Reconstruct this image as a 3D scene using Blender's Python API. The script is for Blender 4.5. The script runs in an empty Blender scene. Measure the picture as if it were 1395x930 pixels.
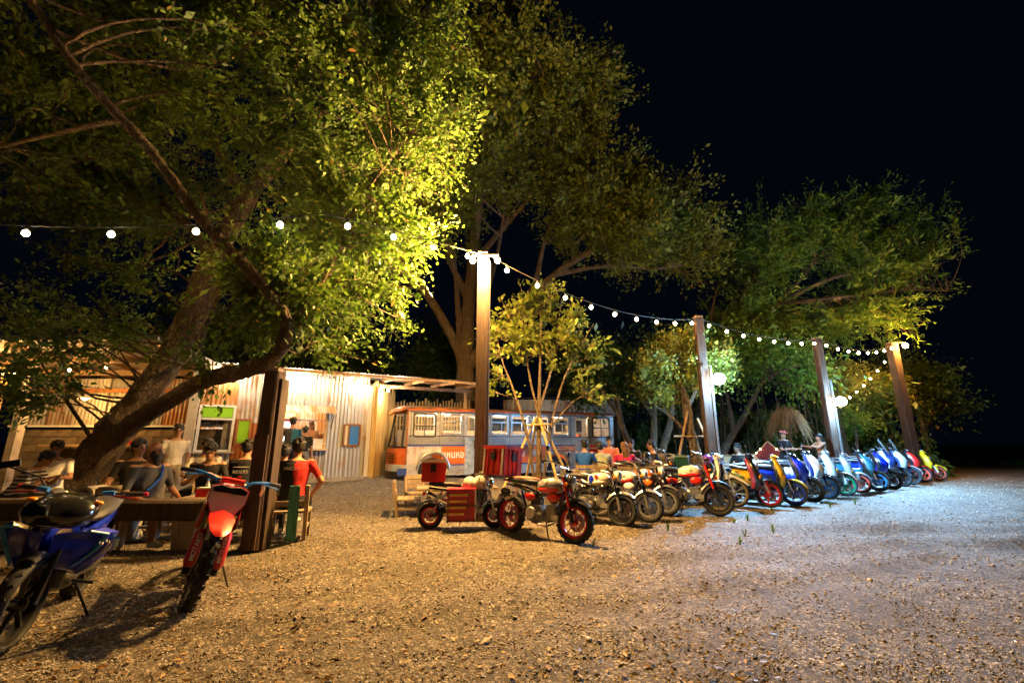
import bpy, math, random
import numpy as np
from mathutils import Vector, Matrix

random.seed(7)
RNG = np.random.default_rng(7)
SC = bpy.context.scene
COL = SC.collection
PI = math.pi
rad = math.radians

# ------------------------------------------------------------------ camera
cd = bpy.data.cameras.new("camera")
cam = bpy.data.objects.new("camera", cd)
COL.objects.link(cam)
cam.location = (0, 0, 1.3)
cam.rotation_euler = (PI / 2 + math.atan(139 / 595), 0, 0)
cd.sensor_width = 36
cd.lens = 36 * 595 / 1395
cd.clip_start = 0.05
cd.clip_end = 2000
SC.camera = cam

# ------------------------------------------------------------------ night sky
W = bpy.data.worlds.new("World")
SC.world = W
W.use_nodes = True
wn = W.node_tree.nodes
wl = W.node_tree.links
wn.clear()
sky = wn.new("ShaderNodeTexSky")
sky.sky_type = 'NISHITA'
sky.sun_disc = False
sky.sun_elevation = rad(-7)
sky.sun_rotation = rad(200)
tint = wn.new("ShaderNodeMix")
tint.data_type = 'RGBA'
tint.blend_type = 'ADD'
tint.inputs['Factor'].default_value = 1.0
tint.inputs['B'].default_value = (0.004, 0.008, 0.018, 1)
bg = wn.new("ShaderNodeBackground")
bg.inputs['Strength'].default_value = 0.06
wo = wn.new("ShaderNodeOutputWorld")
wl.new(sky.outputs[0], tint.inputs['A'])
wl.new(tint.outputs['Result'], bg.inputs['Color'])
wl.new(bg.outputs[0], wo.inputs[0])

vs = SC.view_settings
vs.view_transform = 'Standard'
vs.look = 'None'
vs.exposure = 1.6
vs.gamma = 1.0
vs.use_curve_mapping = False
SC.render.engine = 'CYCLES'
SC.cycles.use_denoising = True
SC.cycles.max_bounces = 6
SC.cycles.diffuse_bounces = 3
SC.cycles.glossy_bounces = 3
SC.cycles.transmission_bounces = 4
SC.cycles.transparent_max_bounces = 8
SC.cycles.caustics_reflective = False
SC.cycles.caustics_refractive = False
SC.cycles.sample_clamp_indirect = 4.0
SC.cycles.use_light_tree = True

WARM = (1.0, 0.475, 0.088)
WARM2 = (1.0, 0.50, 0.14)
COOL = (0.25, 0.58, 1.0)
BULB_W = 380.0
LED_W = 3000.0

# ------------------------------------------------------------------ helpers
def sstep(t):
    t = min(1.0, max(0.0, t)); return t * t * (3 - 2 * t)
def ground_z(x, y):
    """the shop and the bus stand on slightly higher ground than the lot."""
    return 0.28 * sstep((y - 8.5) / 4.0) * (1 - sstep(x / 6.0))

def frame_for(d):
    d = d.normalized()
    a = Vector((0, 0, 1)) if abs(d.z) < 0.95 else Vector((1, 0, 0))
    u = d.cross(a).normalized()
    return u, u.cross(d).normalized()

class MB:
    def __init__(s):
        s.v = []; s.f = []; s.m = []
    def quad(s, a, b, c, d, m=0):
        i = len(s.v); s.v += [tuple(a), tuple(b), tuple(c), tuple(d)]
        s.f.append((i, i + 1, i + 2, i + 3)); s.m.append(m)
        return s
    def box(s, c, size, rz=0, m=0, M=None, taper=None):
        hx, hy, hz = size[0] / 2, size[1] / 2, size[2] / 2
        R = M if M is not None else (Matrix.Rotation(rz, 3, 'Z') if rz else Matrix.Identity(3))
        c = Vector(c); i = len(s.v)
        for z in (-1, 1):
            k = 1.0 if (taper is None or z < 0) else taper
            for (x, y) in ((-1, -1), (1, -1), (1, 1), (-1, 1)):
                s.v.append(tuple(c + R @ Vector((x * hx * k, y * hy * k, z * hz))))
        for q in ((0, 3, 2, 1), (4, 5, 6, 7), (0, 1, 5, 4), (1, 2, 6, 5), (2, 3, 7, 6), (3, 0, 4, 7)):
            s.f.append(tuple(i + k for k in q)); s.m.append(m)
        return s
    def bar(s, p0, p1, w, h, m=0, up=None):
        p0 = Vector(p0); p1 = Vector(p1); d = p1 - p0
        if up is None:
            u, v = frame_for(d)
        else:
            u = d.normalized().cross(Vector(up)).normalized(); v = u.cross(d.normalized()).normalized()
        i = len(s.v)
        for p in (p0, p1):
            for (a, b) in ((-1, -1), (1, -1), (1, 1), (-1, 1)):
                s.v.append(tuple(p + u * a * w / 2 + v * b * h / 2))
        for q in ((0, 1, 2, 3), (7, 6, 5, 4), (0, 4, 5, 1), (1, 5, 6, 2), (2, 6, 7, 3), (3, 7, 4, 0)):
            s.f.append(tuple(i + k for k in q)); s.m.append(m)
        return s
    def tube(s, pts, r, n=8, m=0, caps=True, sx=1.0, closed=False):
        pts = [Vector(p) for p in pts]
        if not hasattr(r, '__len__'): r = [r] * len(pts)
        L = len(pts); i0 = len(s.v); u = None
        for k, p in enumerate(pts):
            if closed:
                d = pts[(k + 1) % L] - pts[k - 1]
            else:
                d = pts[min(k + 1, L - 1)] - pts[max(k - 1, 0)]
            if d.length < 1e-9: d = Vector((0, 0, 1))
            d.normalize()
            if u is None:
                u, v = frame_for(d)
            else:
                u = (u - d * u.dot(d))
                u = u.normalized() if u.length > 1e-6 else frame_for(d)[0]
                v = u.cross(d).normalized()
            for j in range(n):
                a = 2 * PI * j / n
                s.v.append(tuple(p + u * (math.cos(a) * r[k] * sx) + v * (math.sin(a) * r[k])))
        for k in range(L if closed else L - 1):
            k2 = (k + 1) % L
            for j in range(n):
                j2 = (j + 1) % n
                s.f.append((i0 + k * n + j, i0 + k * n + j2, i0 + k2 * n + j2, i0 + k2 * n + j)); s.m.append(m)
        if caps and not closed:
            s.f.append(tuple(i0 + j for j in reversed(range(n)))); s.m.append(m)
            s.f.append(tuple(i0 + (L - 1) * n + j for j in range(n))); s.m.append(m)
        return s
    def cyl(s, p0, p1, r0, r1=None, n=10, m=0):
        return s.tube([p0, p1], [r0, r0 if r1 is None else r1], n, m)
    def lathe(s, prof, c=(0, 0, 0), axis='Z', n=20, m=0, closed=False):
        """prof: list of (radius, offset along axis)."""
        i0 = len(s.v); L = len(prof); c = Vector(c)
        for (r, o) in prof:
            for j in range(n):
                a = 2 * PI * j / n; x, y = r * math.cos(a), r * math.sin(a)
                p = {'Z': (x, y, o), 'Y': (x, o, y), 'X': (o, x, y)}[axis]
                s.v.append(tuple(c + Vector(p)))
        for k in range(L if closed else L - 1):
            k2 = (k + 1) % L
            for j in range(n):
                j2 = (j + 1) % n
                s.f.append((i0 + k * n + j, i0 + k * n + j2, i0 + k2 * n + j2, i0 + k2 * n + j)); s.m.append(m)
        if not closed:
            s.f.append(tuple(i0 + j for j in reversed(range(n)))); s.m.append(m)
            s.f.append(tuple(i0 + (L - 1) * n + j for j in range(n))); s.m.append(m)
        return s
    def ell(s, c, r, M=None, nu=12, nv=8, m=0):
        c = Vector(c); R = M if M is not None else Matrix.Identity(3)
        i0 = len(s.v)
        for k in range(nv + 1):
            t = PI * k / nv
            for j in range(nu):
                a = 2 * PI * j / nu
                s.v.append(tuple(c + R @ Vector((r[0] * math.sin(t) * math.cos(a), r[1] * math.sin(t) * math.sin(a), r[2] * math.cos(t)))))
        for k in range(nv):
            for j in range(nu):
                j2 = (j + 1) % nu
                s.f.append((i0 + k * nu + j, i0 + (k + 1) * nu + j, i0 + (k + 1) * nu + j2, i0 + k * nu + j2)); s.m.append(m)
        return s
    def loft(s, rings, m=0, caps=True, closed=True):
        i0 = len(s.v); n = len(rings[0])
        for r in rings:
            s.v += [tuple(p) for p in r]
        for k in range(len(rings) - 1):
            for j in range(n if closed else n - 1):
                j2 = (j + 1) % n
                s.f.append((i0 + k * n + j, i0 + k * n + j2, i0 + (k + 1) * n + j2, i0 + (k + 1) * n + j)); s.m.append(m)
        if caps and closed:
            s.f.append(tuple(i0 + j for j in reversed(range(n)))); s.m.append(m)
            s.f.append(tuple(i0 + (len(rings) - 1) * n + j for j in range(n))); s.m.append(m)
        return s
    def prism(s, poly, y0, y1, m=0, inset=0.0):
        """side-view outline (x,z) extruded across y with softened rims."""
        n = len(poly)
        cx = sum(p[0] for p in poly) / n; cz = sum(p[1] for p in poly) / n
        def ring(y, k):
            return [(cx + (p[0] - cx) * k, y, cz + (p[1] - cz) * k) for p in poly]
        if inset:
            e = (y1 - y0) * 0.22
            rings = [ring(y0, 1 - inset), ring(y0 + e, 1), ring(y1 - e, 1), ring(y1, 1 - inset)]
        else:
            rings = [ring(y0, 1), ring(y1, 1)]
        return s.loft(rings, m)
    def xf(s, M, i0=0):
        s.v[i0:] = [tuple(M @ Vector(p)) for p in s.v[i0:]]
        return s
    def build(s, name, mats, parent=None, smooth=40, loc=None, rz=0):
        me = bpy.data.meshes.new(name)
        me.from_pydata(s.v, [], s.f)
        if not isinstance(mats, (list, tuple)): mats = [mats]
        for mm in mats: me.materials.append(M_(mm))
        if len(mats) > 1: me.polygons.foreach_set('material_index', s.m)
        if smooth:
            me.polygons.foreach_set('use_smooth', [True] * len(s.f))
            try: me.set_sharp_from_angle(angle=rad(smooth))
            except Exception: pass
        me.update()
        return link(name, me, parent, loc, rz)

def link(name, me, parent=None, loc=None, rz=0):
    o = bpy.data.objects.new(name, me)
    COL.objects.link(o)
    if parent is not None: o.parent = parent
    if loc is not None: o.location = loc
    if rz: o.rotation_euler = (0, 0, rz)
    return o

def tag(o, label, cat, group=None, kind=None):
    o['label'] = label; o['category'] = cat
    if group: o['group'] = group
    if kind: o['kind'] = kind
    return o

def thing(name, label, cat, loc=(0, 0, 0), rz=0, group=None):
    o = bpy.data.objects.new(name, None)
    COL.objects.link(o)
    o.empty_display_size = 0.1
    o.location = loc; o.rotation_euler = (0, 0, rz)
    return tag(o, label, cat, group)

def np_mesh(name, V, F, mats, parent=None, smooth=False, midx=None):
    me = bpy.data.meshes.new(name)
    V = np.asarray(V, dtype=np.float32); F = np.asarray(F, dtype=np.int32)
    k = F.shape[1]
    me.vertices.add(len(V)); me.vertices.foreach_set('co', V.ravel())
    me.loops.add(F.size); me.loops.foreach_set('vertex_index', F.ravel())
    me.polygons.add(len(F)); me.polygons.foreach_set('loop_start', np.arange(len(F), dtype=np.int32) * k)
    if not isinstance(mats, (list, tuple)): mats = [mats]
    for mm in mats: me.materials.append(M_(mm))
    if midx is not None: me.polygons.foreach_set('material_index', np.asarray(midx, dtype=np.int32))
    if smooth: me.polygons.foreach_set('use_smooth', np.ones(len(F), dtype=bool))
    me.update(calc_edges=True)
    return link(name, me, parent)

# ------------------------------------------------------------------ materials
MATS = {}
SPEC = {}
def M_(name):
    if not isinstance(name, str): return name
    if name not in MATS: MATS[name] = SPEC[name](name)
    return MATS[name]

def base(name):
    m = bpy.data.materials.new(name); m.use_nodes = True
    nt = m.node_tree; b = nt.nodes['Principled BSDF']
    return m, nt, b

def pbr(col, rough=0.6, metal=0.0, var=0.0, vs=6.0, bump=0.0, bs=40.0, coat=0.0, rnd=0.0, dirt=None, stretch=None):
    def mk(name):
        m, nt, b = base(name)
        b.inputs['Roughness'].default_value = rough
        b.inputs['Metallic'].default_value = metal
        b.inputs['Coat Weight'].default_value = coat
        b.inputs['Coat Roughness'].default_value = 0.06
        b.inputs['Base Color'].default_value = (*col, 1)
        N, L = nt.nodes, nt.links
        if var or bump or dirt or rnd:
            tc = N.new('ShaderNodeTexCoord')
            src = tc.outputs['Object']
            if stretch:
                mp = N.new('ShaderNodeMapping'); mp.inputs['Scale'].default_value = stretch
                L.new(src, mp.inputs[0]); src = mp.outputs[0]
        out = None
        if var:
            nz = N.new('ShaderNodeTexNoise'); nz.inputs['Scale'].default_value = vs; nz.inputs['Detail'].default_value = 6
            L.new(src, nz.inputs['Vector'])
            rp = N.new('ShaderNodeValToRGB')
            rp.color_ramp.elements[0].position = 0.3; rp.color_ramp.elements[1].position = 0.7
            rp.color_ramp.elements[0].color = tuple(c * (1 - var) for c in col) + (1,)
            rp.color_ramp.elements[1].color = tuple(min(1, c * (1 + var)) for c in col) + (1,)
            L.new(nz.outputs[0], rp.inputs[0]); out = rp.outputs[0]
        if dirt:
            dcol, damt, dsc = dirt
            n2 = N.new('ShaderNodeTexNoise'); n2.inputs['Scale'].default_value = dsc; n2.inputs['Detail'].default_value = 8; n2.inputs['Roughness'].default_value = 0.65
            L.new(src, n2.inputs['Vector'])
            mr = N.new('ShaderNodeMapRange'); mr.inputs['From Min'].default_value = 0.62 - damt * 0.4; mr.inputs['From Max'].default_value = 0.78 - damt * 0.3
            L.new(n2.outputs[0], mr.inputs[0])
            mx = N.new('ShaderNodeMix'); mx.data_type = 'RGBA'
            L.new(mr.outputs[0], mx.inputs['Factor'])
            if out: L.new(out, mx.inputs['A'])
            else: mx.inputs['A'].default_value = (*col, 1)
            mx.inputs['B'].default_value = (*dcol, 1); out = mx.outputs['Result']
        if rnd:
            oi = N.new('ShaderNodeObjectInfo')
            hs = N.new('ShaderNodeHueSaturation')
            mr = N.new('ShaderNodeMapRange'); mr.inputs['To Min'].default_value = 1 - rnd; mr.inputs['To Max'].default_value = 1 + rnd
            L.new(oi.outputs['Random'], mr.inputs[0]); L.new(mr.outputs[0], hs.inputs['Value'])
            if out: L.new(out, hs.inputs['Color'])
            else: hs.inputs['Color'].default_value = (*col, 1)
            out = hs.outputs[0]
        if out: L.new(out, b.inputs['Base Color'])
        if bump:
            n3 = N.new('ShaderNodeTexNoise'); n3.inputs['Scale'].default_value = bs; n3.inputs['Detail'].default_value = 5
            L.new(src, n3.inputs['Vector'])
            bp = N.new('ShaderNodeBump'); bp.inputs['Strength'].default_value = bump; bp.inputs['Distance'].default_value = 0.02
            L.new(n3.outputs[0], bp.inputs['Height']); L.new(bp.outputs[0], b.inputs['Normal'])
        return m
    return mk

def emit(col, strength):
    def mk(name):
        m, nt, b = base(name)
        b.inputs['Base Color'].default_value = (*[min(1, c) for c in col], 1)
        b.inputs['Emission Color'].default_value = (*col, 1)
        b.inputs['Emission Strength'].default_value = strength
        return m
    return mk

def zinc(c0, rust, amount):
    """corrugated iron: galvanised grey with rust streaks running down the sheet."""
    def mk(name):
        m, nt, b = base(name); N, L = nt.nodes, nt.links
        tc = N.new('ShaderNodeTexCoord'); oi = N.new('ShaderNodeObjectInfo')
        ad = N.new('ShaderNodeVectorMath'); ad.operation = 'ADD'
        sc_ = N.new('ShaderNodeVectorMath'); sc_.operation = 'SCALE'
        cb = N.new('ShaderNodeCombineXYZ')
        mu = N.new('ShaderNodeMath'); mu.operation = 'MULTIPLY'; mu.inputs[1].default_value = 37.0
        L.new(oi.outputs['Random'], mu.inputs[0]); L.new(mu.outputs[0], cb.inputs[0]); L.new(mu.outputs[0], cb.inputs[2])
        L.new(tc.outputs['Object'], ad.inputs[0]); L.new(cb.outputs[0], ad.inputs[1])
        mp = N.new('ShaderNodeMapping'); mp.inputs['Scale'].default_value = (5.0, 5.0, 0.55)
        L.new(ad.outputs[0], mp.inputs[0])
        nz = N.new('ShaderNodeTexNoise'); nz.inputs['Scale'].default_value = 1.0; nz.inputs['Detail'].default_value = 7; nz.inputs['Roughness'].default_value = 0.6
        L.new(mp.outputs[0], nz.inputs['Vector'])
        n2 = N.new('ShaderNodeTexNoise'); n2.inputs['Scale'].default_value = 1.3; n2.inputs['Detail'].default_value = 4
        L.new(ad.outputs[0], n2.inputs['Vector'])
        su = N.new('ShaderNodeMath'); su.operation = 'ADD'; L.new(nz.outputs[0], su.inputs[0])
        rr = N.new('ShaderNodeMapRange'); rr.inputs['To Min'].default_value = -0.22; rr.inputs['To Max'].default_value = 0.22
        L.new(oi.outputs['Random'], rr.inputs[0])
        a2 = N.new('ShaderNodeMath'); a2.operation = 'ADD'; L.new(n2.outputs[0], a2.inputs[0]); L.new(rr.outputs[0], a2.inputs[1])
        L.new(a2.outputs[0], su.inputs[1])
        mr = N.new('ShaderNodeMapRange'); mr.inputs['From Min'].default_value = 1.32 - amount * 0.7; mr.inputs['From Max'].default_value = 1.52 - amount * 0.7
        L.new(su.outputs[0], mr.inputs[0])
        rp = N.new('ShaderNodeValToRGB')
        rp.color_ramp.elements[0].color = tuple(c * 0.72 for c in c0) + (1,); rp.color_ramp.elements[1].color = (*c0, 1)
        rp.color_ramp.elements[0].position = .3; rp.color_ramp.elements[1].position = .65
        L.new(nz.outputs[0], rp.inputs[0])
        mx = N.new('ShaderNodeMix'); mx.data_type = 'RGBA'
        L.new(mr.outputs[0], mx.inputs['Factor']); L.new(rp.outputs[0], mx.inputs['A']); mx.inputs['B'].default_value = (*rust, 1)
        L.new(mx.outputs['Result'], b.inputs['Base Color'])
        mt = N.new('ShaderNodeMath'); mt.operation = 'MULTIPLY_ADD'; mt.inputs[1].default_value = -0.45; mt.inputs[2].default_value = 0.45
        L.new(mr.outputs[0], mt.inputs[0]); L.new(mt.outputs[0], b.inputs['Metallic'])
        b.inputs['Roughness'].default_value = 0.5
        return m
    return mk

def wood(col, var=0.35, rough=0.75, grain=(14, 14, 1.2), bump=0.25):
    return pbr(col, rough, 0, var, 2.2, bump, 3.0, rnd=0.22, stretch=grain)

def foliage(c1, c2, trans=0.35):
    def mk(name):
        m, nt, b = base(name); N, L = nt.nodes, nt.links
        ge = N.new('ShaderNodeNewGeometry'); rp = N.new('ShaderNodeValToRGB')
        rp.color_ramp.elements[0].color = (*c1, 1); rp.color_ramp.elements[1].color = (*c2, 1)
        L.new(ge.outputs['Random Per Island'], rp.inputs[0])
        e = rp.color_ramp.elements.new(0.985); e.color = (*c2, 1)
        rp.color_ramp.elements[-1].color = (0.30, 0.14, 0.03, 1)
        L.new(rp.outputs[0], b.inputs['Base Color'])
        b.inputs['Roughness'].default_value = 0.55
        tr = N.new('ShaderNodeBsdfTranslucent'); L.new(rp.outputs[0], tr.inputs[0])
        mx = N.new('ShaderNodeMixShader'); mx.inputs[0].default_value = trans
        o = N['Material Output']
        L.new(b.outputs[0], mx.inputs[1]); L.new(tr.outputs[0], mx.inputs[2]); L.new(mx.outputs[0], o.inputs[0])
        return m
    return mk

def bark_mat(c, lichen):
    def mk(name):
        m, nt, b = base(name); N, L = nt.nodes, nt.links
        tc = N.new('ShaderNodeTexCoord'); mp = N.new('ShaderNodeMapping'); mp.inputs['Scale'].default_value = (7, 7, 3.2)
        L.new(tc.outputs['Object'], mp.inputs[0])
        nz = N.new('ShaderNodeTexNoise'); nz.inputs['Scale'].default_value = 1.6; nz.inputs['Detail'].default_value = 9; nz.inputs['Roughness'].default_value = .68
        L.new(mp.outputs[0], nz.inputs['Vector'])
        ds = N.new('ShaderNodeMix'); ds.data_type = 'VECTOR'; ds.inputs['Factor'].default_value = .45
        L.new(mp.outputs[0], ds.inputs['A']); L.new(nz.outputs['Color'], ds.inputs['B'])
        vo = N.new('ShaderNodeTexVoronoi'); vo.feature = 'DISTANCE_TO_EDGE'; vo.inputs['Scale'].default_value = 3.6
        L.new(ds.outputs['Result'], vo.inputs['Vector'])
        cr = N.new('ShaderNodeMapRange'); cr.inputs['From Max'].default_value = .26; L.new(vo.outputs['Distance'], cr.inputs[0])
        rp = N.new('ShaderNodeValToRGB'); rp.color_ramp.elements[0].position = .28; rp.color_ramp.elements[1].position = .72
        rp.color_ramp.elements[0].color = tuple(v * .5 for v in c) + (1,); rp.color_ramp.elements[1].color = tuple(v * 1.35 for v in c) + (1,)
        L.new(nz.outputs[0], rp.inputs[0])
        n2 = N.new('ShaderNodeTexNoise'); n2.inputs['Scale'].default_value = 2.1; n2.inputs['Detail'].default_value = 6; L.new(tc.outputs['Object'], n2.inputs['Vector'])
        lr = N.new('ShaderNodeMapRange'); lr.inputs['From Min'].default_value = .54; lr.inputs['From Max'].default_value = .66; lr.inputs['To Max'].default_value = .8; L.new(n2.outputs[0], lr.inputs[0])
        mx = N.new('ShaderNodeMix'); mx.data_type = 'RGBA'; L.new(lr.outputs[0], mx.inputs['Factor']); L.new(rp.outputs[0], mx.inputs['A']); mx.inputs['B'].default_value = (*lichen, 1)
        m3 = N.new('ShaderNodeMix'); m3.data_type = 'RGBA'; L.new(cr.outputs[0], m3.inputs['Factor']); m3.inputs['A'].default_value = tuple(v * .62 for v in c) + (1,); L.new(mx.outputs['Result'], m3.inputs['B'])
        L.new(m3.outputs['Result'], b.inputs['Base Color']); b.inputs['Roughness'].default_value = .95
        ad = N.new('ShaderNodeMath'); ad.operation = 'ADD'; L.new(cr.outputs[0], ad.inputs[0]); L.new(nz.outputs[0], ad.inputs[1])
        bp = N.new('ShaderNodeBump'); bp.inputs['Strength'].default_value = .9; bp.inputs['Distance'].default_value = .035; L.new(ad.outputs[0], bp.inputs['Height']); L.new(bp.outputs[0], b.inputs['Normal'])
        return m
    return mk

def stone_mix(name):
    m, nt, b = base(name); N, L = nt.nodes, nt.links
    ge = N.new('ShaderNodeNewGeometry'); rp = N.new('ShaderNodeValToRGB')
    cr = rp.color_ramp; cr.interpolation = 'CONSTANT'
    cols = [(0.0, (0.18, 0.15, 0.11)), (0.2, (0.30, 0.25, 0.19)), (0.36, (0.22, 0.18, 0.137)), (0.50, (0.40, 0.35, 0.28)), (0.64, (0.12, 0.092, 0.066)), (0.76, (0.50, 0.45, 0.38)), (0.90, (0.28, 0.155, 0.055)), (0.95, (0.70, 0.65, 0.57))]
    cr.elements[0].color = (*cols[0][1], 1); cr.elements[1].position = cols[1][0]; cr.elements[1].color = (*cols[1][1], 1)
    for p, c in cols[2:]:
        e = cr.elements.new(p); e.color = (*c, 1)
    L.new(ge.outputs['Random Per Island'], rp.inputs[0]); L.new(rp.outputs[0], b.inputs['Base Color'])
    b.inputs['Roughness'].default_value = 0.85
    return m

def gravel_ground(name):
    m, nt, b = base(name); N, L = nt.nodes, nt.links
    tc = N.new('ShaderNodeTexCoord')
    vo = N.new('ShaderNodeTexVoronoi'); vo.inputs['Scale'].default_value = 62; vo.inputs['Randomness'].default_value = 1
    L.new(tc.outputs['Object'], vo.inputs['Vector'])
    wh = N.new('ShaderNodeTexWhiteNoise'); L.new(vo.outputs['Position'], wh.inputs['Vector'])
    rp = N.new('ShaderNodeValToRGB'); cr = rp.color_ramp
    cr.elements[0].color = (0.034, 0.025, 0.017, 1); cr.elements[1].color = (0.34, 0.30, 0.25, 1)
    for p, c in ((0.35, (0.075, 0.059, 0.042)), (0.75, (0.145, 0.12, 0.09))):
        e = cr.elements.new(p); e.color = (*c, 1)
    L.new(wh.outputs['Value'], rp.inputs[0])
    n1 = N.new('ShaderNodeTexNoise'); n1.inputs['Scale'].default_value = 1.1; n1.inputs['Detail'].default_value = 8; n1.inputs['Roughness'].default_value = 0.7
    L.new(tc.outputs['Object'], n1.inputs['Vector'])
    mr = N.new('ShaderNodeMapRange'); mr.inputs['From Min'].default_value = 0.42; mr.inputs['From Max'].default_value = 0.68
    L.new(n1.outputs[0], mr.inputs[0])
    mm = N.new('ShaderNodeMath'); mm.operation = 'MULTIPLY'; mm.inputs[1].default_value = 0.65
    L.new(mr.outputs[0], mm.inputs[0])
    mx = N.new('ShaderNodeMix'); mx.data_type = 'RGBA'
    v2 = N.new('ShaderNodeTexVoronoi'); v2.inputs['Scale'].default_value = 21; L.new(tc.outputs['Object'], v2.inputs['Vector'])
    w2 = N.new('ShaderNodeTexWhiteNoise'); L.new(v2.outputs['Position'], w2.inputs['Vector'])
    m2 = N.new('ShaderNodeMapRange'); m2.inputs['To Min'].default_value = 0.6; m2.inputs['To Max'].default_value = 1.5; L.new(w2.outputs['Value'], m2.inputs[0])
    h2 = N.new('ShaderNodeVectorMath'); h2.operation = 'SCALE'; L.new(rp.outputs[0], h2.inputs[0]); L.new(m2.outputs[0], h2.inputs['Scale'])
    L.new(mm.outputs[0], mx.inputs['Factor']); L.new(h2.outputs[0], mx.inputs['A']); mx.inputs['B'].default_value = (0.050, 0.034, 0.020, 1)
    L.new(mx.outputs['Result'], b.inputs['Base Color'])
    b.inputs['Roughness'].default_value = 0.9
    bp = N.new('ShaderNodeBump'); bp.inputs['Strength'].default_value = 0.8; bp.inputs['Distance'].default_value = 0.010
    iv = N.new('ShaderNodeMath'); iv.operation = 'SUBTRACT'; iv.inputs[0].default_value = 1.0
    L.new(vo.outputs['Distance'], iv.inputs[1])
    ad = N.new('ShaderNodeMath'); ad.operation = 'MULTIPLY'; L.new(iv.outputs[0], ad.inputs[0]); L.new(wh.outputs['Value'], ad.inputs[1])
    L.new(ad.outputs[0], bp.inputs['Height']); L.new(bp.outputs[0], b.inputs['Normal'])
    return m

def glass_mat(name):
    m, nt, b = base(name); N, L = nt.nodes, nt.links
    b.inputs['Base Color'].default_value = (0.9, 0.95, 0.95, 1); b.inputs['Roughness'].default_value = 0.05
    b.inputs['Specular IOR Level'].default_value = 0.6
    t = N.new('ShaderNodeBsdfTransparent'); mx = N.new('ShaderNodeMixShader'); mx.inputs[0].default_value = 0.16
    L.new(t.outputs[0], mx.inputs[1]); L.new(b.outputs[0], mx.inputs[2]); L.new(mx.outputs[0], N['Material Output'].inputs[0])
    return m

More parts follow.
